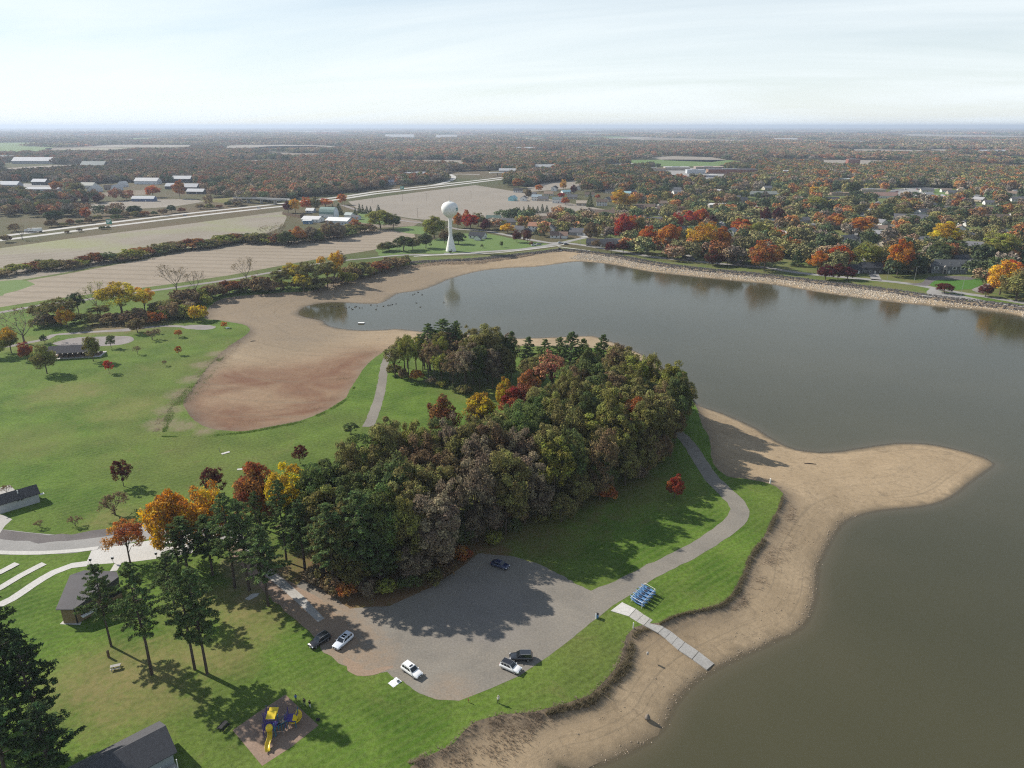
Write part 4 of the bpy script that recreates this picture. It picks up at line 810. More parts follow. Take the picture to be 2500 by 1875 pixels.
# ---------------------------------------------------------------- trees of the lakeside town
TOWN = [('maple',1492,618,591,30,'maroon','maroon small tree on the dam lawn, first of a pair'),('maple',1521,618,588,34,'dkred','dark red small tree on the dam lawn, second of a pair'),('maple',1581,606,550,42,'redor','rounded orange maple beside the lake road'),('maple',1633,614,545,56,'orange','orange maple with an open side beside the lake road'),('maple',1712,622,543,76,'gold','large golden orange maple beside the lake road'),('maple',1760,622,556,44,'orange','orange red maple next to the large golden one'),('maple',1740,649,611,42,'dkred','low dark red tree on the dam lawn near the big maples'),('maple',1775,647,614,32,'dkred','smaller dark red tree on the dam lawn near the big maples'),('maple',1866,660,587,78,'rust','big rusty brown maple standing beside the lake road'),
 ('maple',1520,588,526,46,'red','crimson tree behind the lake road'),('maple',1542,586,525,34,'redor','orange red tree behind the crimson one'),('maple',1442,592,540,36,'tan','tall tan oak by the street corner'),('maple',1455,605,585,24,'brown','low brown bush by the street corner'),('maple',1490,582,548,26,'olive','olive tree in a front yard by the corner'),('maple',1474,570,542,18,'tan','tan narrow tree among the roofs'),('maple',1560,585,528,30,'olive','olive tree next to the crimson tree'),
 ('maple',1262,592,563,22,'dkred','dark red street tree by the tower lawn, first of two'),('maple',1287,592,563,22,'dkred','dark red street tree by the tower lawn, second of two'),('young',1297,600,589,12,'russet','small russet tree by the parked cars'),('maple',1240,570,545,34,'gold','golden low tree by the tan roofed house'),('maple',1222,560,535,32,'ygreen','yellow tree by the grey roofed house'),('spruce',1323,575,553,20,'dkpine','dark spruce in front of the terracotta roofed house'),('spruce',1366,570,544,26,'dkpine','wide dark spruce beside the terracotta roofed house'),('maple',1355,545,520,30,'gold','golden tree behind the terracotta roofed house'),('spruce',1308,572,556,14,'dkpine','small dark spruce in front of the terracotta roofed house'),('maple',1188,562,536,24,'maroon','maroon tree by the long grey roofs'),
 ('maple',1995,662,611,46,'orange','coral orange maple at the roadside, left of the flaming one'),('maple',2046,658,598,60,'redor','flaming orange red maple at the roadside'),('spruce',2058,655,604,24,'dkgreen','dark conifer standing in front of the flaming maple'),('maple',2115,658,592,74,'ygreen','spreading yellow green tree at the roadside'),('maple',2190,672,588,58,'orange','tall flame orange maple at the roadside'),('maple',2212,655,590,30,'orange','second flame orange top behind the tall maple'),('maple',2160,665,635,34,'rust','rusty small tree beside the flame orange maple'),('maple',2015,684,648,42,'maroon','maroon tree on the dam lawn, left of three'),('maple',2045,682,645,34,'dkred','dark red tree on the dam lawn, middle of three'),('maple',2068,683,651,38,'maroon','maroon tree on the dam lawn, right of three'),
 ('maple',2305,716,691,40,'dkred','low spreading dark red tree on the road island'),('maple',2405,724,694,32,'dkred','dark red tree beside the road apron'),('maple',2440,720,640,70,'gold','golden brown tree in the roadside thicket'),('maple',2480,735,660,80,'olive','olive tree in the roadside thicket'),('maple',2460,700,632,50,'redor','orange red tree in the roadside thicket'),('maple',2520,730,640,80,'brown','brown tree cut off by the photo edge'),('maple',2425,712,655,40,'russet','russet tree at the near side of the roadside thicket'),('spruce',2412,690,625,30,'green','blue green spruce at the edge of the striped lawn'),
 ('oak',2300,615,540,70,'yellow','bright yellow tree among the brown treetops'),('oak',2435,640,564,80,'ygreen','wide yellow green tree by the dark lawn'),('spruce',2260,660,620,40,'dkpine','dark conifer at the side of the dormered house'),('spruce',2235,665,615,44,'dkpine','dark conifer between the flame maple and dormered house'),('oak',2290,640,590,60,'dkgreen','dark green tree behind the dormered house'),('oak',2330,625,585,50,'dkgreen','dark leafy tree above the dormered house roof'),
 ('maple',1680,560,513,34,'red','red tree in the middle of town'),('maple',1710,558,508,40,'redor','salmon red tree in the middle of town'),('maple',1650,565,520,34,'red','brick red tree in the middle of town'),('maple',1737,565,527,26,'maroon','maroon tree by the flat roofs in town'),('maple',1868,548,505,28,'maroon','plum purple tree, left of a pair in town'),('maple',1897,546,505,26,'maroon','plum purple tree, right of a pair in town'),('maple',1810,570,536,54,'redor','orange red wide tree behind the golden maples'),('maple',1850,590,545,64,'ygreen','yellow green wide tree behind the rusty maple'),('maple',1900,600,560,44,'orange','bright orange tree behind the rusty maple'),('maple',1800,615,575,50,'greybr','grey leafless-looking tree behind the golden maples'),('spruce',1780,560,525,24,'dkpine','dark spruce in the middle of town'),('maple',1880,590,555,36,'redor','red orange tree near the rusty maple'),
 ('spruce',1920,625,570,36,'dkpine','tall dark spruce beside the rusty maple'),('spruce',1945,650,610,34,'dkpine','dark spruce behind the roadside hedge'),('spruce',1970,640,600,36,'dkpine','dark spruce behind the coral maple'),('maple',1935,575,535,30,'tan','tan orange tree in the town gardens'),('oak',1985,480,455,34,'gold','rust gold tree by the school'),('oak',1990,520,480,50,'ygreen','yellow tree in the middle of town'),('maple',2040,560,520,50,'rust','brick coloured tree in the town gardens'),('oak',2095,580,530,54,'orange','orange and yellow tree in the town gardens'),('maple',2150,540,505,40,'dkgreen','dark green tree near the long grey roofs'),('maple',2200,530,500,44,'olive','olive tree near the long grey roofs'),('maple',2348,506,483,24,'red','round red tree in front of the ridge of houses'),('oak',2080,480,442,34,'dkgreen','dark tree by the school drive'),('maple',2270,505,488,30,'olive','olive round tree by the gabled ranch house'),
 ('oak',1265,460,435,30,'rust','rust brown oak at the corner of the far field'),('maple',1316,468,450,18,'orange','small orange tree by the far field'),('maple',1375,466,438,16,'gold','narrow golden tree in the estate'),('maple',1400,475,452,18,'maroon','plum red tree in the estate'),('maple',1446,466,448,18,'maroon','crimson purple tree in the estate'),('maple',1370,484,470,18,'red','scarlet tree at the field edge of the estate'),('maple',1380,500,482,20,'redor','scarlet orange tree at the field edge'),('oak',1512,512,462,44,'gold','big golden orange tree at the end of the estate'),('spruce',1440,505,468,20,'dkgreen','tall dark conifer at the field edge'),('oak',1290,486,462,18,'tan','tan tree among estate houses'),('maple',1460,486,475,14,'redor','red orange small tree in the estate'),('oak',1540,510,475,30,'gold','golden tree beside the brown roofs'),('oak',1465,445,418,50,'rust','brown orange trees beyond the estate')]
for k, px, by, ty, w, c, l in TOWN: T(k, px, by, ty, w, c, l)
# dark evergreen screens between the gardens
for k, (x0, y0, x1, y1, n, hh) in enumerate([(1245,525,1335,518,9,9),(1385,570,1440,555,6,11),(1440,552,1510,545,7,8),(1560,500,1600,505,5,7),(2110,505,2180,512,8,6),(2190,510,2330,498,12,9),(1980,505,2080,505,8,6),(1620,540,1720,545,8,6),(2180,660,2225,655,4,9)]):
    for i in range(n):
        t = i / (n - 1); p = at(x0 + (x1 - x0) * t, y0 + (y1 - y0) * t)
        tree('spruce', p.x, p.y, hh * (0.8 + 0.4 * gr.random()), hh * 0.7, 'dkpine', 'dark evergreen in a garden screen row among the houses', 'evergreen screen rows in town')
# tree line beyond the highway
for k, px, by, ty, w, c, l in [('oak',212,540,505,24,'redor','bright orange red tree beyond the highway'),('oak',135,545,513,44,'dkpine','dark broad tree beyond the highway'),('oak',165,530,506,24,'dkgreen','dark tree near the orange red one beyond the highway'),('oak',330,525,502,40,'dkpine','dark evergreen clump beyond the highway'),('oak',285,530,508,34,'dkgreen','dark green clump beyond the highway'),('oak',420,520,500,22,'dkpine','small dark tree close to the highway'),('oak',375,482,452,34,'redor','wide red oak by the farm shed'),('oak',440,485,440,30,'rust','brown tree by the dark farm sheds'),('maple',140,500,472,20,'maroon','maroon tree in the plantation row, far end'),('maple',172,500,476,30,'maroon','maroon clump in the plantation row'),('maple',210,498,480,16,'maroon','maroon small tree in the plantation row'),('maple',240,497,476,24,'maroon','maroon round tree in the plantation row'),('maple',55,490,453,50,'olive','big olive tree left of the plantation row'),('maple',30,515,490,50,'dkred','dark red thicket tree near the photo edge'),('maple',60,520,495,40,'russet','russet thicket tree near the photo edge'),('maple',95,518,495,30,'ygreen','yellow green thicket tree near the photo edge'),('oak',140,470,440,30,'rust','rust tree beside the white barns'),('oak',190,475,445,40,'olive','olive tree beside the white barns'),('maple',143,508,492,16,'orange','small orange tree in front of plantation row'),('maple',310,488,474,22,'ygreen','yellow green tree by the blue roofed shed'),('bare',55,585,545,34,'brown','dark leafless tree beside the highway'),('shrub',15,592,573,24,'brown','brown bush beside the highway near photo edge'),('shrub',194,566,556,14,'greybr','grey round bush on the highway verge'),('shrub',250,560,552,16,'dkgreen','dark bush near the green road sign'),('shrub',265,559,552,12,'dkgreen','second dark bush near the green road sign'),('shrub',165,570,563,12,'brown','brown bush on the highway verge')]:
    T(k, px, by, ty, w, c, l)
for i in range(34):
    t = i / 33; p = at(0 + 760 * t, 574 - 88 * t - 4 + gr.normal(0, 2))
    if gr.random() < .75: tree('shrub', p.x, p.y + 8, gr.uniform(3, 8), gr.uniform(8, 14), ['dkgreen', 'brown', 'olive', 'russet'][i % 4], 'scrubby bush along the far side of the highway', 'scrub along the highway')

# ---------------------------------------------------------------- wide woodland to the horizon: one mass
def gn_scatter(name, P, scl, rotz, col, idx, templates):
    me = bpy.data.meshes.new(name); n = len(P); me.vertices.add(n); me.vertices.foreach_set('co', np.asarray(P, np.float32).ravel())
    a = me.attributes.new('scl', 'FLOAT_VECTOR', 'POINT'); a.data.foreach_set('vector', np.asarray(scl, np.float32).ravel())
    a = me.attributes.new('rotz', 'FLOAT_VECTOR', 'POINT'); a.data.foreach_set('vector', np.c_[np.zeros(n), np.zeros(n), rotz].astype(np.float32).ravel())
    a = me.attributes.new('tcol', 'FLOAT_VECTOR', 'POINT'); a.data.foreach_set('vector', np.asarray(col, np.float32).ravel())
    a = me.attributes.new('tidx', 'INT', 'POINT'); a.data.foreach_set('value', np.asarray(idx, np.int32))
    o = put(name, me); ng = bpy.data.node_groups.new(name, 'GeometryNodeTree')
    ng.interface.new_socket('Geometry', in_out='INPUT', socket_type='NodeSocketGeometry'); ng.interface.new_socket('Geometry', in_out='OUTPUT', socket_type='NodeSocketGeometry')
    N, L = ng.nodes, ng.links; gi = N.new('NodeGroupInput'); go = N.new('NodeGroupOutput'); iop = N.new('GeometryNodeInstanceOnPoints'); jn = N.new('GeometryNodeJoinGeometry')
    for t in reversed(templates):
        oi = N.new('GeometryNodeObjectInfo'); oi.inputs['Object'].default_value = t; oi.inputs['As Instance'].default_value = True; L.new(oi.outputs['Geometry'], jn.inputs[0])
    def na(nm, ty):
        q = N.new('GeometryNodeInputNamedAttribute'); q.data_type = ty; q.inputs['Name'].default_value = nm; return q.outputs[0]
    L.new(gi.outputs[0], iop.inputs['Points']); L.new(jn.outputs[0], iop.inputs['Instance']); iop.inputs['Pick Instance'].default_value = True
    L.new(na('tidx', 'INT'), iop.inputs['Instance Index']); L.new(na('scl', 'FLOAT_VECTOR'), iop.inputs['Scale'])
    e2r = N.new('FunctionNodeEulerToRotation'); L.new(na('rotz', 'FLOAT_VECTOR'), e2r.inputs[0]); L.new(e2r.outputs[0], iop.inputs['Rotation'])
    L.new(iop.outputs[0], go.inputs[0])
    o.modifiers.new('scatter', 'NODES').node_group = ng
    return o
def wood_mat():
    b = NB('woodland_leaves'); col = b.attr('tcol', 'INSTANCER').outputs['Vector']; var = b.attr('var').outputs['Fac']; cl = b.attr('cl').outputs['Fac']
    h = b.node('ShaderNodeHueSaturation'); b.l.new(col, h.inputs['Color']); b.l.new(b.math('ADD', 0.475, b.math('MULTIPLY', cl, 0.05)), h.inputs['Hue'])
    b.l.new(b.math('MULTIPLY', b.math('ADD', 0.6, b.math('MULTIPLY', var, 0.65)), b.math('ADD', 0.75, b.math('MULTIPLY', cl, 0.5))), h.inputs['Value'])
    d = b.node('ShaderNodeBsdfDiffuse'); b.l.new(h.outputs[0], d.inputs[0]); return b.out(d.outputs[0])
M_WOOD = wood_mat()
def wood_tree(i, H=14, W=13, k=40, n=24, size=0.72):
    r = np.random.default_rng(60 + i); P = ellipsoid_pts(r, k, W / 2 * .9, H * .55, H * .43, -0.6)
    return crown_mesh('wood_tree', [cards(P, r.uniform(.14, .21, len(P)) * W, n, size, r, .85, np.array([0, 0, H * .5]), shell=.6)], H, W, M_WOOD)
def wood_patch(i, W=60, H=14):
    r = np.random.default_rng(80 + i); P = np.c_[r.uniform(-.5, .5, (34, 2)) * W, r.uniform(.35, .8, 34) * H]
    return crown_mesh('wood_patch', [cards(P, r.uniform(4, 7, 34), 6, 3.0, r, .8, np.array([0, 0, -40.]), shell=.6)], H, W, M_WOOD)
TEM = [bpy.data.objects.new('wood_template', m) for m in [wood_tree(i) for i in range(4)] + [wood_patch(i) for i in range(3)]]
CLEAR = [[(-200,722),(2700,800),(2700,1400),(-200,1400)]]
fields_px = [o for o in bpy.data.objects if o.name.split('.')[0] in ('field', 'school_lot', 'storage_yard', 'mown_lawn')]
FIELD_POLY = []
for o in fields_px:
    v_ = np.array([q.co[:2] for q in o.data.vertices]); FIELD_POLY.append(v_)
roads_c = [np.array(ats(p)) for p in ([(-160,600),(0,582),(231,556),(434,527),(640,506),(846,481),(1054,456),(1228,435),(1344,419),(1451,406),(1560,396)],)]
wr = np.random.default_rng(5)
NOWOOD = [np.array(ats(p)) for p in ([(-300,760),(-300,560),(0,556),(300,528),(640,496),(850,470),(1055,446),(1230,428),(1240,470),(1180,560),(1380,590),(1500,615),(1700,650),(2000,680),(2300,710),(2700,770),(2700,1200),(-300,1200)], [(0,446),(130,446),(130,470),(0,470)], [(0,398),(130,392),(130,404),(0,410)], [(180,452),(300,445),(380,450),(480,445),(490,476),(180,476)], [(170,500),(500,480),(500,500),(180,515)], [(1090,420),(1230,415),(1230,432),(1090,450)], [(1240,452),(1240,500),(1500,520),(1560,512),(1560,500),(1480,470),(1420,470)])]
def clear_mask(P):
    m = np.zeros(len(P), bool)
    for q in FIELD_POLY + NOWOOD:
        lo, hi = q.min(0), q.max(0); k = (P[:, 0] > lo[0]) & (P[:, 0] < hi[0]) & (P[:, 1] > lo[1]) & (P[:, 1] < hi[1])
        if k.any(): m[k] |= inside(P[k], q)
        if q[:, 1].mean() > 1000:                    # no tall trees right in front of an open field
            for s_ in (1.03, 1.06): m |= inside(P * s_, q) if len(q) < 20 else False
    for r_ in roads_c:
        k = P[:, 1] < 5000; m[k] |= dist(P[k], r_, False) < 22
    return m
WP = dict(russet=(.42,.195,.105), brown=(.345,.235,.145), dkgreen=(.125,.16,.08), olive=(.27,.25,.115), greybr=(.31,.26,.205), tan=(.39,.29,.17), ygreen=(.36,.32,.12), rust=(.48,.225,.085))
def palette(P, r):
    n = len(P); px, py = pix(P[:, 0], P[:, 1]); c1 = np.array([WP[k] for k in ('russet', 'brown', 'dkgreen', 'olive', 'greybr', 'dkgreen', 'brown', 'tan')]); c2 = np.array([WP[k] for k in ('olive', 'dkgreen', 'olive', 'brown', 'ygreen', 'dkgreen', 'rust', 'greybr')])
    ln = fnoise(P[:, 0], P[:, 1], 0.009, 3); i = (r.random(n) ** (1 + 0.6 * np.clip(ln, -.8, 1)) * 8).astype(int) % 8
    town = (px > 1300 + 200 * r.normal(0, 1, n)) & (P[:, 1] < 2200)
    c = np.where(town[:, None], c2[i] * .8, c1[i]); big = 1 + .34 * fnoise(P[:, 0], P[:, 1], .0045, 31) + .2 * fnoise(P[:, 0], P[:, 1], .0011, 32); return c * (0.72 + 0.56 * r.random((n, 1))) * np.clip(big, .55, 1.6)[:, None]
def wedge(n, d0, d1, r, half=0.86):
    d = np.sqrt(r.uniform(d0 * d0, d1 * d1, n)); a = r.uniform(-half, half, n); return np.c_[np.sin(a) * d, np.cos(a) * d]
allP = []; allS = []; allI = []; allC = []
def scatter(n, d0, d1, hs, ws, idx, dens=1.0, keep=None):
    P = wedge(n, d0, d1, wr); m = ~clear_mask(P); P = P[m]
    px, py = pix(P[:, 0], P[:, 1]); P = P[(px > -250) & (px < 2750)]
    g = fnoise(P[:, 0], P[:, 1], 0.006 if d0 < 3000 else 0.0012, 11); px, py = pix(P[:, 0], P[:, 1])
    th = np.where((px > 1500) & (P[:, 1] < 1500), -0.25, np.where(P[:, 1] < 6000, -0.52, -0.42)); P = P[(g > th) | (wr.random(len(P)) < 0.22)]
    if keep is not None: P = P[keep(P)]
    k = len(P); s = np.c_[np.repeat((ws[0] + (ws[1] - ws[0]) * wr.random((k, 1))), 2, 1), hs[0] + (hs[1] - hs[0]) * wr.random((k, 1))]
    allP.append(np.c_[P, np.zeros(k)]); allS.append(s); allI.append(wr.integers(idx[0], idx[1], k)); allC.append(palette(P, wr))
# ================================================================ built things
M_SIDING = tinted('siding', 0.7, 0.25, 0.10, 0.8, (2.6, 'Z', 0.10)); M_ROOF = tinted('roof_shingle', 0.9, 0.15, 0.25, 3.0)
M_METAL = tinted('metal_roof', 0.65, 0.2, 0.12, 0.6, (1.1, 'X', 0.30)); M_PAINT = tinted('car_paint', 0.25, 0.5, 0.03, 1.0, None, 0.0, 0.8)
M_PLAST = tinted('plastic', 0.4, 0.4, 0.10, 2.0); M_CLOTH = tinted('cloth', 0.9, 0.1, 0.15, 6.0)
M_GLASS = plain('dark_glass', (0.012, 0.016, 0.02), 0.06, 0.8, 0, 0.05); M_TYRE = plain('rubber', (0.015, 0.015, 0.016), 0.85); M_RIM = plain('alloy', (0.45, 0.45, 0.46), 0.35, 0.5, 0.8)
M_CHROME = plain('grille', (0.06, 0.06, 0.065), 0.3, 0.5, 0.5); M_LAMP = plain('headlight', (0.75, 0.77, 0.8), 0.12, 0.6); M_TAIL = plain('tail_light', (0.30, 0.012, 0.012), 0.25, 0.5)
M_WHITE = plain('white_paint', (0.78, 0.78, 0.75), 0.5, 0.3, 0, 0.10, 0.7); M_STEEL = plain('galvanised_steel', (0.42, 0.43, 0.44), 0.45, 0.5, 0.6); M_BLACK = plain('black_paint', (0.02, 0.02, 0.022), 0.5)
M_WOOD_ = plain('weathered_wood', (0.16, 0.11, 0.075), 0.85, 0.2, 0, 0.35, 6); M_PANE = plain('window_pane', (0.035, 0.045, 0.055), 0.08, 0.7, 0, 0.3, 0.5)
def brickmat(name, c1, c2):
    b = NB(name); t = b.node('ShaderNodeTexBrick'); b.l.new(b.map(b.obj(), (1, 1, 1), (R(90), 0, 0)), t.inputs['Vector'])
    t.inputs['Scale'].default_value = 2.2; t.inputs['Color1'].default_value = (*c1, 1); t.inputs['Color2'].default_value = (*c2, 1); t.inputs['Mortar'].default_value = (.32, .27, .2, 1); t.inputs['Mortar Size'].default_value = 0.012
    return b.out(b.bsdf(t.outputs[0], 0.9, 0.1))
M_BRICK = brickmat('tan_brick', (0.27, 0.19, 0.10), (0.20, 0.135, 0.075)); M_RBRICK = brickmat('red_brick', (0.26, 0.085, 0.055), (0.20, 0.07, 0.05))

# ---------------------------------------------------------------- water tower
wt = empty('water_tower', at(1101, 613)); tag(wt, 'white water tower with a bulbous tank and flared pedestal by the lake', 'water tower')
PH, TR = 28.5, 7.1
MB().lathe([(4.55, 0), (4.5, 0.3), (3.6, 4), (2.5, 9), (1.75, 12.3), (1.55, 13.2), (1.5, 15), (1.48, 22), (1.5, 26), (1.7, 27.5), (2.6, PH)], 40).build('pedestal', M_WHITE, wt, True)
tk = [(2.4, PH - 0.35), (3.6, PH + 0.7), (5.0, PH + 1.9), (6.1, PH + 3.3), (6.8, PH + 4.9), (TR, PH + 6.6), (6.85, PH + 8.4), (6.1, PH + 10.0), (4.9, PH + 11.3), (3.2, PH + 12.2), (1.4, PH + 12.6), (0.02, PH + 12.7)]
tank = MB().lathe(tk, 48).build('tank', M_WHITE, wt, True)
M_TEAL = plain('teal_paint', (0.06, 0.22, 0.22), 0.5)
def on_tank(a, z):
    zs_ = [q[1] for q in tk]; r_ = np.interp(z, zs_, [q[0] for q in tk]) + 0.03; return (r_ * math.cos(a), r_ * math.sin(a), z)
em = MB(); az0 = R(-26); zc0 = PH + 6.8
star = [(0.0, 2.5), (0.55, 0.9), (1.9, 0.75), (0.95, -0.35), (1.35, -2.1), (0.0, -1.1), (-1.35, -2.1), (-0.95, -0.35), (-1.9, 0.75), (-0.55, 0.9)]
c0 = on_tank(az0, zc0)
for i in range(10):
    p, q = star[i], star[(i + 1) % 10]
    for u0, u1 in ((0, .34), (.34, .67), (.67, 1)):
        f_ = lambda s_, k_: on_tank(az0 + s_[0] * k_ / TR, zc0 + s_[1] * k_)
        em.add([f_(p, u0), f_(q, u0), f_(q, u1), f_(p, u1)], [(0, 1, 2, 3)])
em.build('emblem', M_TEAL, tank, False)
m = MB(); m.lathe([(0.9, PH + 12.6), (0.9, PH + 13.1), (0.25, PH + 13.3)], 16); m.build('hatch', M_WHITE, wt, True)
MB().tube([(0, 0, PH + 13.2), (0, 0, PH + 18)], [0.08, 0.04], 6).build('antenna', M_STEEL, wt)
MB().box(0.3, 1.3, -4.6, -4.3, 0.0, 2.2).build('door', M_STEEL, wt)
p = at(1092, 619); tag(MB().box(-2.6, 2.2, -1.2, 1.2, 0, 0.35).build('valve_pad', M_CONC, None, loc=(p.x, p.y, 0.0)), 'low pale concrete pad at the foot of the water tower', 'concrete pad')
T('shrub', 1099, 618, 612, 8, 'dkgreen', 'single dark bush at the foot of the water tower')

# ---------------------------------------------------------------- cars
def heading(rear, front):
    a, b = at(*rear), at(*front); return math.atan2(b.y - a.y, b.x - a.x)
def sect(x, w, zb, zt, k=0.92):
    return [(x, -w * .86, zb), (x, -w, zb + .18), (x, -w, zb + (zt - zb) * .62), (x, -w * k, zt - .03), (x, -w * k * .9, zt), (x, w * k * .9, zt), (x, w * k, zt - .03), (x, w, zb + (zt - zb) * .62), (x, w, zb + .18), (x, w * .86, zb)]
def car(px, py, rz, color, label, roof=None, L=4.65, W=1.88, H=1.68, pickup=False, sunroofs=1, scale=1.0, detail=True, group=None, name='parked_car', cat='car'):
    t = empty(name, at(px, py), rz, (scale,) * 3); tag(t, label, cat, group); f = L / 4.65; w = W / 2
    S_ = [(-2.32, .80, .48, .92), (-2.22, .90, .34, 1.05), (-1.9, .94, .30, 1.08), (-1.0, .94, .28, 1.06), (0.2, .94, .28, 1.03), (0.95, .94, .28, 1.00), (1.4, .93, .28, .97), (1.9, .90, .30, .90), (2.2, .82, .36, .80), (2.32, .70, .44, .68)]
    MB().loft([sect(x * f, ww / .94 * w, zb, zt) for x, ww, zb, zt in S_]).build('body', M_PAINT, t, True, color=color)
    xr, xt0, xt1, xf = -2.20 * f, -1.92 * f, 0.22 * f, 0.95 * f
    zb, zt = 1.02, H; wb, wt_ = w * .91, w * .78
    if H < 1.55: xt0, xr = -1.25 * f, -1.75 * f
    base = [(xr, -wb, zb), (xf, -wb, zb), (xf, wb, zb), (xr, wb, zb)]; top = [(xt0, -wt_, zt - .06), (xt1, -wt_, zt - .06), (xt1, wt_, zt - .06), (xt0, wt_, zt - .06)]
    MB().loft([base, top]).build('cabin', M_PAINT, t, False, color=color)
    rr = [[(xt0 + (0.02 if k else -.04), -wt_ * (1 - .06 * k), zt - .06 + .05 * k), (xt1 + (-.08 * k) + .03, -wt_ * (1 - .06 * k), zt - .06 + .05 * k), (xt1 + (-.08 * k) + .03, wt_ * (1 - .06 * k), zt - .06 + .05 * k), (xt0 + (0.02 if k else -.04), wt_ * (1 - .06 * k), zt - .06 + .05 * k)] for k in (0, 1)]
    rf = MB().loft(rr).build('roof', M_PAINT, t, False, color=roof or color)
    def pane(n, q, u0=.06, u1=.94, v0=.08, v1=.92, off=.012):
        a, b, c, d = [Vector(k) for k in q]; nn = (b - a).cross(d - a).normalized() * off
        P = lambda u, v_: tuple(a.lerp(b, u).lerp(d.lerp(c, u), v_) + nn)
        return MB().quad(P(u0, v0), P(u1, v0), P(u1, v1), P(u0, v1)).build(n, M_GLASS, t)
    B, Tt = base, top
    pane('windscreen', (B[1], B[2], Tt[2], Tt[1])); pane('rear_window', (B[3], B[0], Tt[0], Tt[3]), .1, .9, .3, .92)
    for sgn, q in ((-1, (B[0], B[1], Tt[1], Tt[0])), (1, (B[2], B[3], Tt[3], Tt[2]))):
        for u0, u1 in (((.10, .30), (.33, .60), (.63, .90)) if detail else ((.1, .9),)): pane('side_window', q, *( (u0, u1) if sgn < 0 else (1 - u1, 1 - u0)), .10, .90)
    for sx in (-1.42 * f, 1.42 * f):
        for sy in (-1, 1):
            wm = MB(); y0 = sy * (w - .02); 
            ring = lambda y, r_: [(sx + r_ * math.cos(k * math.pi / 9), y, .36 + r_ * math.sin(k * math.pi / 9)) for k in range(18)]
            wh = wm.loft([ring(y0 - sy * .24, .34), ring(y0 - sy * .20, .36), ring(y0 - sy * .02, .36), ring(y0 + sy * .015, .33)]).build('wheel', M_TYRE, t)
            if detail: MB().loft([ring(y0 + sy * .005, .23), ring(y0 + sy * .025, .22)]).build('rim', M_RIM, wh)
    if detail:
        for sy in (-1, 1):
            MB().box(2.06 * f, 2.25 * f, sy * .68 - .16, sy * .68 + .16, .66, .82).build('headlight', M_LAMP, t)
            MB().box(-2.30 * f, -2.18 * f, sy * .74 - .10, sy * .74 + .10, .78, 1.0).build('tail_light', M_TAIL, t)
            MB().box(.72 * f, .86 * f, sy * (w + .06) - .1, sy * (w + .06) + .1, 1.0, 1.14).build('mirror', M_PAINT, t, color=color)
        MB().box(2.22 * f, 2.335 * f, -.48, .48, .50, .74).build('grille', M_CHROME, t)
        MB().box(2.31 * f, 2.345 * f, -.18, .18, .46, .56).build('number_plate', M_WHITE, t)
        for k in range(sunroofs):
            x0 = xt1 - .62 - k * .62; MB().box(x0, x0 + .46, -.42, .42, zt - .02, zt - .002).build('sunroof', M_GLASS, t)
        for sy in (-1, 1): MB().bar((xt0 + .1, sy * wt_ * .93, zt + .01), (xt1 - .1, sy * wt_ * .93, zt + .01), .05).build('roof_rail', M_STEEL, t)
    return t
WHT, BLK = (.80, .80, .79), (.012, .012, .014)
car(1247, 1634, heading((1227, 1633), (1254.6, 1645)), WHT, 'white crossover with a black roof parked on the lot edge', BLK, 4.4, 1.84, 1.62, sunroofs=0)
car(1272, 1609, heading((1287, 1614), (1255.6, 1614)), (.022, .026, .032), 'dark grey SUV parked beside the black-roofed white crossover', None, 4.7, 1.9, 1.72, sunroofs=0)
car(1006, 1643, heading((986.7, 1637.4), (1009, 1653)), WHT, 'white SUV with one sunroof parked near the white blanket', None, 4.75, 1.9, 1.68, sunroofs=1)
car(838, 1571, heading((857, 1562), (832, 1584)), (.62, .66, .72), 'white wagon with two sunroofs parked in pine shade', None, 4.9, 1.92, 1.66, sunroofs=2)
car(781, 1570, heading((800, 1564), (773, 1581)), BLK, 'black SUV parked beside the white wagon at the lawn edge', None, 4.8, 1.9, 1.74, sunroofs=0)
car(1221, 1384, heading((1205, 1377), (1238, 1388)), (.012, .022, .07), 'dark blue car parked in deep shade below the grove', None, 4.6, 1.85, 1.5, sunroofs=0)
for px, py, a, c, l in [(1303, 600, 20, WHT, 'white car parked beside the tower lawn, nearer the lake'), (1315, 598, 15, (.35, .36, .38), 'silver car parked beside the tower lawn, nearer the street'), (1368, 594.5, 12, (.4, .42, .42), 'pale car driving through the street junction'), (1382, 597, 15, (.16, .17, .18), 'grey car at the mouth of the lake road'), (1534, 586, 10, WHT, 'white van in a driveway below the crimson tree'), (1672, 629, 0, (.05, .02, .02), 'dark red car on the lake road in front of maples'), (452, 527, 4, (.25, .26, .28), 'grey car driving on the highway'), (632, 509, 4, (.3, .3, .3), 'silver car approaching the highway bridge'), (1541, 612, 5, (.3, .3, .32), 'grey car on the lake road behind the dark red trees')]:
    car(px, py, R(a), c, l, detail=False, name='car')
for k in range(26):
    px, py = [(1600 + k * 9, 432 + (k % 3) * 3), (2170 + (k - 14) * 10, 463 + (k % 3) * 6)][k > 13]
    car(px, py, R(10 + 5 * (k % 4)), [(.6, .6, .62), (.3, .02, .02), (.02, .03, .06), (.1, .1, .11), (.75, .75, .74)][k % 5], 'small distant car in the school parking lots', detail=False, name='car', group='cars in the distant school lots')
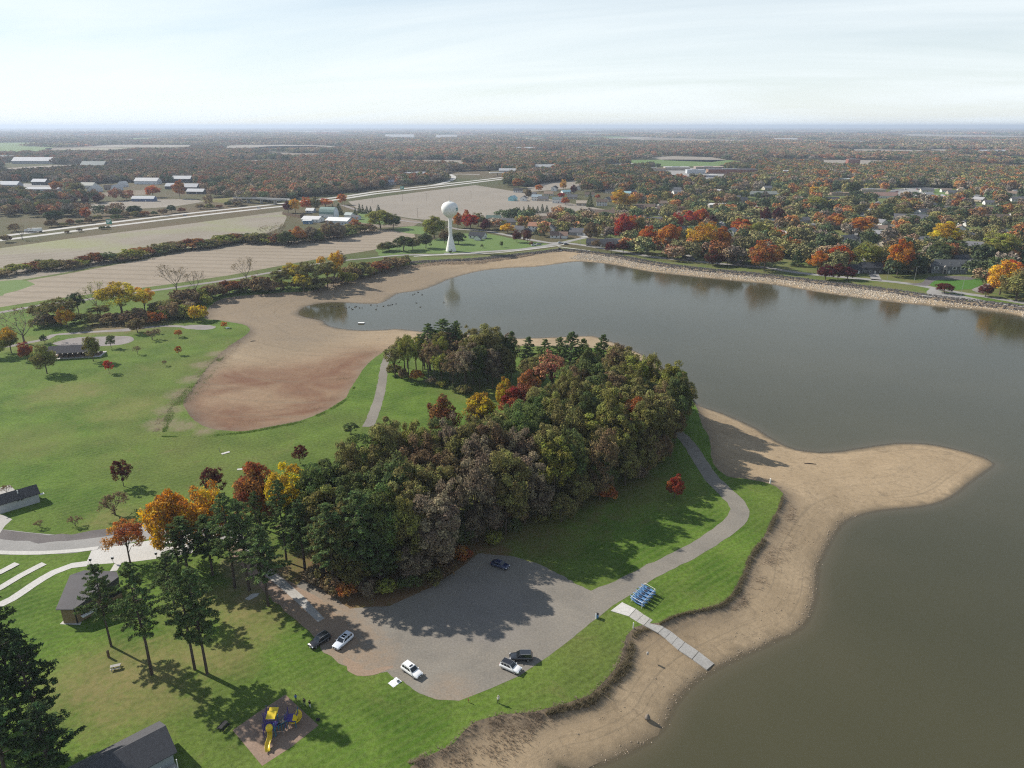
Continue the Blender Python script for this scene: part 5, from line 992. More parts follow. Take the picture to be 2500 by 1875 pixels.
def truck(px, py, rz, label):
    t = empty('semi_truck', at(px, py), rz); tag(t, label, 'truck')
    MB().box(-9, 4, -1.3, 1.3, 1.2, 4.1).build('trailer', M_WHITE, t); MB().loft([[(4.6, -1.2, .8), (7.2, -1.2, .8), (7.2, 1.2, .8), (4.6, 1.2, .8)], [(4.6, -1.2, 2.0), (7.2, -1.2, 2.0), (7.2, 1.2, 2.0), (4.6, 1.2, 2.0)], [(4.6, -1.15, 3.4), (6.3, -1.15, 3.2), (6.3, 1.15, 3.2), (4.6, 1.15, 3.4)]]).build('cab', M_PAINT, t, color=(.55, .58, .65))
    MB().quad((7.15, -1, 2.1), (7.15, 1, 2.1), (6.42, 1, 3.1), (6.42, -1, 3.1)).build('windscreen', M_GLASS, t)
    for x in (-8, -6.8, 3.6, 6.3):
        for y in (-1.1, 1.1):
            ring = lambda yy: [(x + .5 * math.cos(k * math.pi / 6), yy, .5 + .5 * math.sin(k * math.pi / 6)) for k in range(12)]
            MB().loft([ring(y - .15), ring(y + .15)]).build('wheel', M_TYRE, t)
truck(80, 567, R(187), 'white semi truck driving on the highway near the photo edge'); truck(672, 492, R(5), 'white box truck crossing the highway bridge')

# ---------------------------------------------------------------- people
M_SKIN = plain('skin', (0.42, 0.26, 0.19), 0.6)
def person(px, py, rz, H, shirt, pants, hair, label, stride=.12, arm=.0, skirt=False):
    t = empty('person', at(px, py), rz); tag(t, label, 'person'); s = H / 1.75
    J = [(0, 0, .95), (0, 0, 1.15), (0, 0, 1.38), (0, 0, 1.50), (.015, 0, 1.58), (.02, 0, 1.70),
         (stride, .10, .50), (stride * .4, .11, .09), (stride * .4 + .17, .12, .04), (-stride * .3, -.10, .50), (-stride * 1.3, -.11, .10), (-stride * 1.3 + .17, -.12, .04), (0, .09, .90), (0, -.09, .90),
         (0, .19, 1.40), (-.03 + arm, .25, 1.13), (.10 + arm * 2, .25, .90 + arm * .9), (0, -.19, 1.40), (.05, -.25, 1.13), (.14, -.24, .92)]
    E_ = [(0, 1), (1, 2), (2, 3), (3, 4), (4, 5), (0, 12), (12, 6), (6, 7), (7, 8), (0, 13), (13, 9), (9, 10), (10, 11), (2, 14), (14, 15), (15, 16), (2, 17), (17, 18), (18, 19)]
    rad = [.14, .14, .15, .065, .085, .10, .068, .05, .045, .068, .05, .045, .095, .095, .075, .05, .04, .075, .05, .04]
    me = bpy.data.meshes.new('body'); me.from_pydata([tuple(q * s for q in p) for p in J], E_, [])
    ob = bpy.data.objects.new('body_src', me); COL.objects.link(ob); md = ob.modifiers.new('s', 'SKIN')
    for i, q in enumerate(me.skin_vertices[0].data): q.radius = (rad[i] * s, rad[i] * s * (.8 if i < 3 else 1)); q.use_root = i == 0
    sb = ob.modifiers.new('b', 'SUBSURF'); sb.levels = 1; sb.render_levels = 1
    ev = ob.evaluated_get(bpy.context.evaluated_depsgraph_get()); m2 = bpy.data.meshes.new_from_object(ev); bpy.data.objects.remove(ob)
    for q in (shirt, pants, 'skin', BLK):
        m2.materials.append(M_SKIN if q == 'skin' else plain('garment', q, .9))
    for f in m2.polygons:
        z = f.center.z / s; f.use_smooth = True; yy = abs(f.center.y) / s
        f.material_index = 3 if z < .1 else (1 if z < .93 and not (yy > .19) else (2 if z > 1.47 or (yy > .19 and z < 1.0) else 0))
    b = put('body', m2, t)
    MB().loft([[((.0 + r_ * math.cos(k * .785)) * s, r_ * math.sin(k * .785) * s, z * s) for k in range(8)] for r_, z in ((.105, 1.62), (.12, 1.69), (.105, 1.76), (.05, 1.81))]).build('hair', plain('hair', hair, .8), t, True)
    return t
person(1216.6, 1717, R(-60), 1.85, (.72, .70, .58), (.014, .014, .02), (.55, .5, .42), 'person in a cream top and black trousers standing on the lawn', .05)
person(1144, 1715, R(20), .98, (.30, .025, .02), (.30, .19, .14), (.20, .08, .05), 'small child in a red shirt on the lawn by the lot edge', .05)
person(723, 1711, R(-80), 1.55, (.04, .13, .42), (.02, .02, .03), (.06, .05, .04), 'person in a blue shirt beside the playground', .1)
person(744, 1723, R(-70), 1.75, (.015, .015, .02), (.10, .12, .14), (.10, .08, .06), 'person in a black shirt and grey trousers beside the playground', .12)
person(757, 1727, R(-100), 1.65, (.012, .012, .016), (.62, .62, .62), (.03, .025, .02), 'person in a black top and white shorts beside the playground', .1)

# ---------------------------------------------------------------- boats, bins, small park things
kc = at(1570, 1461)
kdir = heading((1537, 1463), (1575, 1486)); acr = heading((1549, 1482), (1590, 1440))
rack = empty('kayak_rack', kc); tag(rack, 'white tube rack that holds the blue kayaks beside the boat ramp', 'boat rack')
kx = Vector((math.cos(kdir), math.sin(kdir), 0)); ka = Vector((math.cos(acr), math.sin(acr), 0))
LS, LA = 1.5, 3.1
for s_ in (-1, 1):
    for a_ in (-1, 0, 1): MB().tube([kx * s_ * LS + ka * a_ * LA, kx * s_ * LS + ka * a_ * LA + Vector((0, 0, 1.55))], .045, 8).build('post', M_WHITE, rack)
    for z in (.35, 1.0, 1.55): MB().tube([kx * s_ * LS - ka * LA + Vector((0, 0, z)), kx * s_ * LS + ka * LA + Vector((0, 0, z))], .035, 6).build('rail', M_WHITE, rack)
for a_ in (-1, 1): MB().tube([kx * -LS + ka * a_ * LA + Vector((0, 0, 1.55)), kx * LS + ka * a_ * LA + Vector((0, 0, 1.55))], .035, 6).build('rail', M_WHITE, rack)
M_KAY = plain('kayak_plastic', (0.06, 0.155, 0.31), 0.35, 0.5, 0, .12, 1.0); M_COCK = plain('cockpit', (.012, .018, .04), .6)
def kayak_mesh():
    m = MB(); rings = []
    for i in range(13):
        x = -2.1 + 4.2 * i / 12; q = 1 - (abs(x) / 2.12) ** 2.2; w = max(.02, .40 * q ** .75); rk = .10 * (abs(x) / 2.1) ** 3
        rings.append([(x, -w, .20 + rk), (x, -w * .7, .03 + rk), (x, 0, -.04 + rk * 1.5), (x, w * .7, .03 + rk), (x, w, .20 + rk), (x, w * .6, .27 + rk), (x, 0, .31 + rk), (x, -w * .6, .27 + rk)])
    m.loft(rings); return m.me('hull', M_KAY, True)
KM = kayak_mesh(); kord = ['first', 'second', 'third', 'fourth', 'fifth', 'sixth']
for lvl in range(2):
    for i in range(5):
        c = kc + ka * (-2.55 + i * 1.28) + Vector((0, 0, .42 + lvl * .62))
        k = empty('kayak', c, kdir); tag(k, 'blue kayak on the %s tier, %s from the ramp end of rack' % (['lower', 'upper'][lvl], kord[i]), 'kayak', 'blue kayaks on the rack')
        h = put('hull', KM, k, rot=(R(22), 0, 0)); ck = MB()
        ck.loft([[(x + 0.0, y, .305) for x, y in [(.55 * math.cos(a * .524), .26 * math.sin(a * .524)) for a in range(12)]], [(x, y, .33) for x, y in [(.5 * math.cos(a * .524), .22 * math.sin(a * .524)) for a in range(12)]]]).build('cockpit', M_COCK, k, rot=(R(22), 0, 0))
b = empty('litter_bin', at(1457.5, 1508)); tag(b, 'blue litter bin with a dark lid beside a white post at lot edge', 'litter bin')
MB().lathe([(.30, 0), (.34, .1), (.36, .95)], 14).build('barrel', M_PLAST, b, True, color=(.08, .22, .42)); MB().lathe([(.38, .95), (.38, 1.02), (.22, 1.18)], 14).build('lid', M_BLACK, b, True)
def post(px, py, h, w, mat, label, name='marker_post', cat='post', capm=None):
    t = empty(name, at(px, py)); tag(t, label, cat); MB().box(-w / 2, w / 2, -w / 2, w / 2, 0, h).build('shaft', mat, t); MB().loft([[(-w * .6, -w * .6, h), (w * .6, -w * .6, h), (w * .6, w * .6, h), (-w * .6, w * .6, h)], [(-w * .1, -w * .1, h + w * .5), (w * .1, -w * .1, h + w * .5), (w * .1, w * .1, h + w * .5), (-w * .1, w * .1, h + w * .5)]]).build('cap', capm or mat, t)
post(1455, 1511, 1.3, .2, M_WHITE, 'white post next to the blue litter bin'); post(1546, 1534, 1.4, .18, M_WHITE, 'short white post on the lawn above the reeds by ramp'); post(1880, 1180, 1.5, .3, M_WHITE, 'white marker post at the grass edge by the sand spit')
post(1581, 1598, .5, .35, M_CONCG, 'stub of grey concrete beside the boat ramp', 'concrete_stub', 'concrete block')
rk = at(1581, 1750, -1.7); m = MB(); m.lathe([(.55, 0), (.5, .35), (.3, .75), (.12, 1.0), (.02, 1.05)], 9); s_ = m.build('boulder', plain('stone', (.22, .19, .16), .9, .1, 0, .3, 3), None, True, loc=(rk.x, rk.y, -2.1)); tag(s_, 'single upright boulder on the sand below the reeds', 'boulder')
# blanket with things on it
bl = empty('picnic_blanket', at(964, 1666), heading((952, 1668), (966, 1658))); tag(bl, 'white picnic blanket spread on the lawn near the white SUV', 'blanket')
gx = np.linspace(-1.05, 1.05, 12); V = [(x, y * .8, .05 + .04 * math.sin(x * 6 + y * 3) + .03 * math.cos(y * 9 + x)) for y in gx for x in gx]; F = [(j * 12 + i, j * 12 + i + 1, j * 12 + i + 13, j * 12 + i + 12) for j in range(11) for i in range(11)]
put('cloth', mesh('cloth', V, F, plain('white_cloth', (.78, .80, .83), .9), True), bl)
tag(MB().box(-.25, .25, -.15, .15, 0, .3).box(-.2, .2, -.03, .03, .3, .4).build('tote_bag', M_CLOTH, None, color=(.25, .26, .28), loc=at(972, 1664, .08), rot=(0, 0, .6)), 'small grey bag lying on the white blanket', 'bag')
tag(MB().loft([[(-.35, -.2, 0), (.35, -.2, 0), (.35, .2, 0), (-.35, .2, 0)], [(-.3, -.18, .35), (.3, -.18, .35), (.3, .18, .35), (-.3, .18, .35)], [(-.25, -.1, .45), (.25, -.1, .45), (.25, .1, .45), (-.25, .1, .45)]]).build('duffel_bag', M_CLOTH, None, color=(.03, .03, .035), loc=at(776, 1759)), 'small dark bag on the grass beside the playground bed', 'bag')
def picnic_table(px, py, rz, label, mat):
    t = empty('picnic_table', at(px, py), rz); tag(t, label, 'picnic table')
    for k in range(5): MB().box(-.9, .9, -.37 + k * .15, -.24 + k * .15, .72, .76).build('plank', mat, t)
    for y in (-.75, .62): MB().box(-.9, .9, y, y + .13, .43, .47).build('bench', mat, t); MB().box(-.9, .9, y + (.15 if y < 0 else -.15), y + .13 + (.15 if y < 0 else -.15), .43, .47).build('bench', mat, t)
    for x in (-.65, .65):
        MB().bar((x, -.7, .0), (x, -.2, .72), .09).bar((x, .7, .0), (x, .2, .72), .09).bar((x, -.7, .40), (x, .7, .40), .08).build('leg_frame', mat, t)
picnic_table(546, 1777, R(70), 'dark picnic table on the lawn beside the playground bed', M_BLACK); picnic_table(682, 1290, R(60), 'brown picnic table on a pad among the pines', M_WOOD_)
picnic_table(283, 1632, R(20), 'grey picnic table in the pine shade near a post', M_CONCG)
post(266, 1605, 1.6, .35, M_WOOD_, 'weathered wooden post standing near the slender pine', 'wooden_post')
# pedestal grills along the pad
for k, (px, py) in enumerate([(223, 1379), (277, 1375), (383, 1364)]):
    t = empty('pedestal_grill', at(px, py)); tag(t, 'pedestal grill at the pad edge, %s from the amphitheatre' % ['first', 'second', 'third'][k], 'grill', 'pedestal grills along the pad')
    MB().tube([(0, 0, 0), (0, 0, 1.2)], .05, 8).build('pole', M_STEEL, t); MB().box(-.22, .22, -.2, .2, 1.2, 1.75).build('firebox', M_BLACK, t); MB().box(-.26, .26, -.22, .22, 1.75, 1.80).build('lid', M_STEEL, t)
# flat slabs left in the lawn
for px, py, w, d_, rz, l in [(551, 1106, 2.6, 1.1, .7, 'grey concrete slab lying in the open lawn'), (587, 1146, 1.9, 1.0, .2, 'white slab on the lawn behind the copper brown maple')]:
    t = empty('lawn_slab', at(px, py), rz); tag(t, l, 'slab'); MB().box(-w / 2, w / 2, -d_ / 2, d_ / 2, 0, .12).build('top', M_CONC, t)
post(536, 1103, 1.6, .12, M_STEEL, 'thin metal post beside the grey lawn slab', 'metal_post')
t = empty('park_bench', at(556, 803), R(20)); tag(t, 'small white bench under the bright red tree', 'bench'); MB().box(-.9, .9, -.2, .25, .42, .48).build('seat', M_WHITE, t); MB().box(-.9, .9, .25, .32, .48, .95).build('backrest', M_WHITE, t); [MB().box(x, x + .1, -.2, .3, 0, .42).build('leg', M_WHITE, t) for x in (-.8, .7)]
# driftwood
for px, py, a, l, lb in [(1978, 1132, -.15, 3.6, 'dark driftwood log lying on the sand spit'), (618, 839, .5, 2.4, 'pale driftwood at the edge of the mud flats')]:
    p = at(px, py, -2); z = float(zbed(np.array([[p.x, p.y]]))[0][0]); o = MB().tube([(-l / 2, 0, .12), (0, .1, .16), (l / 2, 0, .1)], [.16, .2, .1], 8).build('driftwood_log', M_BARK if 'dark' in lb else M_TWIG, None, True, loc=(p.x, p.y, z), rot=(0, 0, a)); tag(o, lb, 'log')
# swim raft and waterfowl
r_ = empty('swim_raft', at(882, 790, WL)); tag(r_, 'small dark floating raft on the shallow water', 'raft'); MB().box(-1.6, 1.6, -.9, .9, -.1, .45).build('float', M_BLACK, r_); MB().box(-1.7, 1.7, -1, 1, .45, .55).build('deck', M_WHITE, r_)
def bird_mesh():
    m = MB(); m.loft([[(x, w * math.cos(a * 1.047), .12 + h * math.sin(a * 1.047)) for a in range(6)] for x, w, h in [(-.38, .02, .03), (-.2, .14, .12), (.05, .17, .16), (.25, .10, .11), (.33, .04, .05)]])
    m.tube([(.25, 0, .18), (.34, 0, .42), (.40, 0, .50), (.52, 0, .47)], [.06, .045, .06, .02], 6); return m.me('goose', plain('goose_feathers', (.07, .055, .045), .9), True)
BM = bird_mesh(); br = np.random.default_rng(4)
for px, py in [(806,748),(812,749),(818,750),(826,749),(834,747),(842,751),(846,753),(852,750),(858,754),(861,756),(866,750),(870,749),(878,752),(884,752),(905,745),(921,747),(936,748),(947,746),(952,746),(958,744),(967,742),(918,756),(1008,720),(1012,718),(1021,714),(1031,720),(1017,740),(1026,750),(1084,739)]:
    p = at(px, py, WL); o = put('goose', BM, None, (p.x, p.y, WL - .03), (0, 0, br.uniform(0, 6.28)), (1.5,) * 3); tag(o, 'dark goose resting on the shallow end of the lake', 'goose', 'geese on the lake')
# ---------------------------------------------------------------- playground
pg0 = at(684, 1795); pg = empty('playground_climber', pg0); tag(pg, 'blue and purple playground climber with two yellow slides', 'playground')
def PL(px, py, z): return at(px, py, z) - pg0
PUR, TEA, YEL = (.075, .05, .235), (.03, .16, .24), (.72, .52, .02)
M_YEL = plain('yellow_plastic', YEL, .35, .5, 0, .08); M_PUR = plain('purple_steel', PUR, .5); M_TEA = plain('teal_steel', TEA, .5)
d1, d2, d3 = PL(661, 1772, 1.5), PL(712, 1752, 1.5), PL(660, 1748, 1.5)
for c, n, sz in ((d1, 4, 1.0), (d2, 4, .9), (d3, 4, .9)):
    MB().box(c.x - sz, c.x + sz, c.y - sz, c.y + sz, 1.42, 1.52).build('deck', M_PUR, pg)
    for sx in (-1, 1):
        for sy in (-1, 1): MB().tube([(c.x + sx * sz, c.y + sy * sz, 0), (c.x + sx * sz, c.y + sy * sz, 3.0)], .07, 8).build('post', M_TEA if sx > 0 else M_PUR, pg)
    for sx in (-1, 1):
        for zz_ in (1.75, 2.0, 2.25): MB().tube([(c.x + sx * sz, c.y - sz, zz_), (c.x + sx * sz, c.y + sz, zz_)], .03, 6).build('rail', M_PUR, pg)
def arc(a, b, sag, n=9): return [a.lerp(b, i / (n - 1)) + Vector((0, 0, -sag * math.sin(math.pi * i / (n - 1)))) for i in range(n)]
q = arc(Vector((d1.x + 1, d1.y + .2, 1.45)), Vector((d2.x - .9, d2.y, 1.45)), .3)
for i in range(8): MB().bar(q[i], q[i + 1], .9, .07).build('bridge_plank', M_BLACK, pg)
for off in (-.5, .5): MB().tube([p + Vector((0, off, .9)) for p in q], .03, 6).build('rail', M_TEA, pg)
for i in range(6):
    p = PL(668 + i * 7, 1800 - i * 4, 0); MB().tube([p, p + Vector((0, 0, 1.9))], .05, 6).build('post', M_TEA, pg)
MB().tube([PL(668 + i * 7, 1800 - i * 4, 0) + Vector((0, 0, 1.9)) for i in range(6)], .04, 6).build('rail', M_TEA, pg)
for i in range(4): p = PL(640 + i * 5, 1760 + i * 2, 0); MB().tube([p, PL(655, 1765 + i * 3, 1.5)], .04, 6).build('climber_bar', M_PUR, pg)
def trough(pts, w, name):
    m = MB(); rings = []
    for i, p in enumerate(pts):
        p = Vector(p); tdir = (Vector(pts[min(i + 1, len(pts) - 1)]) - Vector(pts[max(i - 1, 0)])).normalized(); s = tdir.cross(Vector((0, 0, 1))).normalized(); u = s.cross(tdir)
        rings.append([tuple(p + s * a * w + u * b) for a, b in ((-.5, .30), (-.38, .02), (.38, .02), (.5, .30), (.56, .30), (.45, -.05), (-.45, -.05), (-.56, .30))])
    return m.loft(rings).build(name, M_YEL, pg, True)
trough([PL(658, 1782, 1.55), PL(659, 1790, 1.3), PL(659, 1800, 1.0), PL(657, 1809, .8), PL(654, 1817, .6), PL(653, 1826, .4), PL(654, 1835, .3)], .78, 'slide')
MB().lathe([(.62, -.3), (.62, .1), (.5, .42), (.25, .6), (.02, .64)], 16).build('slide_hood', M_YEL, pg, True, loc=PL(657, 1777, 2.4))
sp_ = PL(723, 1765, 0); trough([(sp_.x + (.35 if i == 0 else .75) * math.cos(1.9 - i * .62), sp_.y + .75 * math.sin(1.9 - i * .62), 1.75 - i * .145) for i in range(11)], .85, 'spiral_slide')
MB().loft([[(-.4, -.35, 0), (.4, -.35, 0), (.4, .35, 0), (-.4, .35, 0)], [(-.15, -.1, 1.0), (.15, -.1, 1.0), (.15, .1, 1.0), (-.15, .1, 1.0)]]).build('slide_hood', M_YEL, pg, False, loc=PL(720, 1756, 2.0))
for px, py, z in ((662, 1746, 3.0), (667, 1737, 3.0)): c = PL(px, py, z); MB().loft([[(-.8, -.7, -.25), (.8, -.7, -.25), (.8, .7, .2), (-.8, .7, .2)], [(-.8, -.7, -.17), (.8, -.7, -.17), (.8, .7, .28), (-.8, .7, .28)]]).build('roof_panel', M_YEL, pg, loc=c)

# ---------------------------------------------------------------- park buildings
def gable(t, L, W, hw, hr, rc, wc, ov=.5, wmat=None, rmat=None, posts=False):
    """gabled block: ridge along local x"""
    x, y = L / 2, W / 2
    if not posts:
        MB().add([(-x, -y, 0), (x, -y, 0), (x, y, 0), (-x, y, 0), (-x, -y, hw), (x, -y, hw), (x, y, hw), (-x, y, hw), (-x, 0, hr - .12), (x, 0, hr - .12)], [(0, 1, 5, 4), (2, 3, 7, 6), (1, 2, 6, 9, 5), (3, 0, 4, 8, 7)]).build('wall', wmat or M_SIDING, t, color=wc)
    k = (hr - hw) / y; ye = y + ov; ze = hw - ov * k; xo = x + ov; th = .16
    for s in (-1, 1):
        MB().loft([[(-xo, 0, hr), (xo, 0, hr), (xo, s * ye, ze), (-xo, s * ye, ze)][::s], [(-xo, 0, hr + th), (xo, 0, hr + th), (xo, s * ye, ze + th), (-xo, s * ye, ze + th)][::s]]).build('roof_slope', rmat or M_ROOF, t, color=rc)
# grey block restroom at the photo edge
a0, a1 = at(17, 1252), at(87, 1231)
t = empty('restroom_building', at(45, 1232), math.atan2(a1.y - a0.y, a1.x - a0.x)); tag(t, 'small grey block building with a dark gabled roof by the park road', 'building')
gable(t, 9.6, 5.2, 2.9, 4.4, (.045, .048, .055), (.42, .44, .46), .45)
MB().tube([(.4, -1.2, 3.6), (.4, -1.2, 4.8)], .12, 8).build('vent_pipe', M_WHITE, t); MB().box(5.3, 6.3, -1.9, -1.0, 1.7, 1.85).build('door_canopy', M_WHITE, t); MB().box(-4.86, -4.80, -1.0, 0, 0, 2.1).build('door', M_BLACK, t)
for x in (-.3, .6): MB().box(x, x + .5, -2.63, -2.59, 2.1, 2.4).build('vent', M_BLACK, t)
# brick stage building with a bent metal roof
E0, E1, E2 = at(136, 1490, 3.6), at(178, 1490, 3.6), at(291, 1434, 3.6); Rg0, Rg1, Rg2 = at(171, 1406, 6.2), at(215, 1407, 6.2), at(290, 1410, 6.2)
B0, B1 = at(206, 1394, 4.6), at(285, 1397, 4.6)
t = empty('stage_building', at(200, 1500)); tag(t, 'brown brick stage building with a bent grey metal roof', 'building'); o0 = Vector(t.location)
def rp(name, *P, th=.2):
    P = [p - o0 for p in P]; d_ = Vector((0, 0, th)); n_ = len(P)
    MB().loft([[tuple(p) for p in P], [tuple(p + d_) for p in P]]).build(name, M_METAL, t, color=(.085, .08, .088))
rp('roof_slope', E0, E1, Rg1, Rg0); rp('roof_slope', E1 + Vector((.02, 0, -.01)), E2, Rg2, Rg1); rp('roof_slope', Rg0, Rg1, Rg2, B1, B0)
def wl_(a, b, z1, mat, name='wall', inset=.0):
    a, b = a - o0, b - o0; n_ = Vector((-(b - a).y, (b - a).x, 0)).normalized() * .3
    MB().loft([[(a.x, a.y, 0), (b.x, b.y, 0), (b.x + n_.x, b.y + n_.y, 0), (a.x + n_.x, a.y + n_.y, 0)], [(a.x, a.y, z1), (b.x, b.y, z1), (b.x + n_.x, b.y + n_.y, z1), (a.x + n_.x, a.y + n_.y, z1)]]).build(name, mat, t)
Wa, Wb, Wc = at(156, 1522), at(192, 1521), at(300, 1460); Wd, We = at(196, 1440), at(285, 1432)
MB().add([tuple((p - o0)[:2]) + (z,) for z in (0, 3.45) for p in (Wa, Wb, Wc, We, Wd)], [(0, 1, 6, 5), (1, 2, 7, 6), (2, 3, 8, 7), (3, 4, 9, 8), (4, 0, 5, 9), (5, 6, 7, 8, 9)]).build('wall', M_BRICK, t)
u = (Wc - Wb).normalized(); nrm_ = Vector((u.y, -u.x, 0))
def along(a, b, z0, z1, mat, name, d0=.02, d1=.08):
    p0, p1 = Wb + u * a - o0, Wb + u * b - o0
    MB().loft([[tuple(p0 + nrm_ * d0 + Vector((0, 0, z0))), tuple(p1 + nrm_ * d0 + Vector((0, 0, z0))), tuple(p1 + nrm_ * d1 + Vector((0, 0, z0))), tuple(p0 + nrm_ * d1 + Vector((0, 0, z0)))], [tuple(p0 + nrm_ * d0 + Vector((0, 0, z1))), tuple(p1 + nrm_ * d0 + Vector((0, 0, z1))), tuple(p1 + nrm_ * d1 + Vector((0, 0, z1))), tuple(p0 + nrm_ * d1 + Vector((0, 0, z1)))]]).build(name, mat, t)
along(.9, 4.2, 1.5, 3.2, M_BLACK, 'serving_window'); along(.7, 4.4, 1.2, 1.42, M_WHITE, 'counter', .02, .9); along(5.2, 6.3, 0, 2.2, M_BLACK, 'door'); along(7.2, 10, 1.5, 3.0, M_BLACK, 'serving_window')
MB().box(-.09, .09, -.09, .09, 0, 3.5).build('downpipe', M_BLACK, t, loc=(Wb - o0) + Vector((-.15, -.12, 0)))
sheet('footpath', [(146, 1524), (158, 1512), (200, 1519), (196, 1526)], M_CONC, .03, 0, 2, False)
# shingled shelter in the bottom corner
p0, p1 = at(402, 1773, 5.2), at(223, 1865, 5.2); c0 = (p0 + p1) / 2; az = math.atan2(p0.y - p1.y, p0.x - p1.x); Ls = (p0 - p1).length
t = empty('picnic_shelter', (c0.x - math.cos(az) * 2.0, c0.y - math.sin(az) * 2.0, 0), az); tag(t, 'shelter house with a dark shingled roof cut by the lower photo edge', 'building')
gable(t, Ls + 3.2, 7.6, 3.1, 5.1, (.085, .085, .092), (.30, .33, .34), .6)
MB().box(2.0, 7.2, -5.6, -3.85, .25, .40).build('deck', M_CONCG, t)
for x in (2.0, 4.6, 7.1): MB().box(x, x + .12, -5.55, -5.43, .4, 2.6).build('post', M_WHITE, t)
for x in (2.2, 3.2, 4.2, 5.2, 6.2): MB().box(x, x + .5, -5.5, -5.45, .5, 1.2).build('railing', M_WHITE, t)
# open picnic pavilion
q0, q1 = at(122, 874), at(232, 868)
t = empty('picnic_pavilion', at(182, 868), math.atan2(q1.y - q0.y, q1.x - q0.x)); tag(t, 'long open picnic pavilion with a dark roof on the far lawn', 'pavilion')
Lp = (q1 - q0).length; gable(t, Lp, 9, 2.9, 4.9, (.06, .06, .068), None, .5, posts=True)
for i in range(8):
    for y in (-4.2, 4.2): MB().box(-Lp / 2 + .4 + i * (Lp - 1) / 7, -Lp / 2 + .6 + i * (Lp - 1) / 7, y - .1, y + .1, 0, 3.0).build('post', M_WOOD_, t)
MB().box(-Lp / 2 - 3, Lp / 2 + 3, -4.6, 4.6, 0, .08).build('floor_slab', M_CONC, t)
for i in range(9): MB().box(-Lp / 2 + 2 + i * 2.2, -Lp / 2 + 3.3 + i * 2.2, -2.5, 2.5, .08, .75).build('table', M_WOOD_, t)
for px, py, l in [(105, 867, 'tan concrete apron sign at near end of pavilion')]: pass
post(243, 855, 3.2, .14, M_BLACK, 'dark lamp post by the end of the picnic pavilion', 'lamp_post', 'lamp post')
# ================================================================ houses, farms, town
HOUSES = []
def house(px, py, w, d, h, rz, roof, wall, label, hr=None, storeys=1, gar=False, chim=False, rmat=None, wmat=None, name='house', cat='house', win=None, flat=False):
    """w along the ridge, d deep, h to the eaves; facing local -y"""
    p = at(px, py); p = p + Vector((0, d / 2, 0)) if abs(rz) < 60 else p
    HOUSES.append((p.x, p.y, max(w, d)))
    t = empty(name, p, R(rz)); tag(t, label, cat)
    if flat:
        MB().box(-w / 2, w / 2, -d / 2, d / 2, 0, h).build('wall', wmat or M_SIDING, t, color=wall); MB().box(-w / 2 - .3, w / 2 + .3, -d / 2 - .3, d / 2 + .3, h + .003, h + .5).build('roof', rmat or M_ROOF, t, color=roof)
        MB().box(-w * .2, w * .1, -d * .2, d * .2, h + .5, h + 1.4).build('roof_unit', M_STEEL, t)
    else: gable(t, w, d, h, hr or h + d * .32, roof, wall, .5, wmat, rmat)
    n = win if win is not None else max(2, int(w / 3.4))
    for s in range(storeys):
        z0 = .9 + s * 2.8
        for i in range(n):
            x = -w / 2 + (i + .5) * w / n
            if s == 0 and i == n // 2: MB().box(x - .5, x + .5, -d / 2 - .06, -d / 2 - .01, 0, 2.1).build('door', M_WHITE if sum(wall) < 1.2 else M_RBRICK, t); continue
            if s == 0 and gar and i == n - 1: MB().box(x - 1.3, x + 1.3, -d / 2 - .06, -d / 2 - .01, 0, 2.3).build('garage_door', M_WHITE, t); continue
            if z0 + 1.4 > h + .2: continue
            f = MB().box(x - .62, x + .62, -d / 2 - .07, -d / 2 - .01, z0 - .08, z0 + 1.38).build('window', M_WHITE, t); MB().box(x - .5, x + .5, -d / 2 - .09, -d / 2 - .071, z0, z0 + 1.3).build('pane', M_PANE, f)
    for s in (-1, 1):
        if not flat and d > 6: MB().box(s * (w / 2 + .035) - .03, s * (w / 2 + .035) + .03, -.6, .6, h * .35, h * .35 + 1.2).build('window', M_PANE, t)
    if chim: MB().box(w * .2, w * .2 + .9, .4, 1.3, h, (hr or h + d * .32) + 1.0).build('chimney', M_RBRICK, t)
    return t
GRY, DGR, BRN, TANR, TER, WH, CRM, BLU, BGE = (.13, .13, .14), (.055, .058, .066), (.14, .105, .085), (.27, .20, .155), (.36, .19, .125), (.74, .74, .72), (.62, .58, .48), (.32, .50, .54), (.42, .36, .29)
house(1166, 583, 15, 9, 2.9, -18, DGR, WH, 'white house with a dark roof beside the tower lawn', gar=True); house(1167, 586, 6, 6, 2.6, 72, GRY, WH, 'white garage in front of the white house by tower lawn')
house(1262, 567, 16, 9, 3, -25, GRY, CRM, 'cream house with grey roof behind the dark red street trees', gar=True); house(1285, 572, 8, 8, 3, 65, DGR, (.30, .16, .11), 'brick gabled garage behind the dark red street trees')
house(1318, 566, 22, 10, 5.6, -15, TER, WH, 'two storey white house with a terracotta roof', storeys=2); house(1345, 566, 9, 9, 4, 75, GRY, WH, 'grey roofed wing next to terracotta roofed house'); house(1323, 543, 18, 10, 3.4, -15, BRN, WH, 'white gabled house behind the terracotta roofed one')
house(1366, 582, 16, 9, 2.9, -12, (.22, .15, .12), WH, 'white bungalow with a brownish roof at the street corner', gar=True); house(1414, 575, 17, 11, 3, -15, GRY, (.34, .36, .37), 'grey house with a hipped grey roof by the driveway', gar=True)
house(1245, 548, 22, 9, 3, -10, GRY, BGE, 'long grey roofed building behind the golden tree'); house(1205, 540, 16, 9, 3, -8, (.12, .17, .15), WH, 'green grey roofed house near the evergreen screen', chim=True); house(1470, 602, 26, 10, 2.8, -12, DGR, (.25, .22, .2), 'long low dark roofed house beside the lake road'); house(1500, 600, 16, 9, 2.8, -12, GRY, (.3, .28, .26), 'low grey roofed house behind the dark red pair')
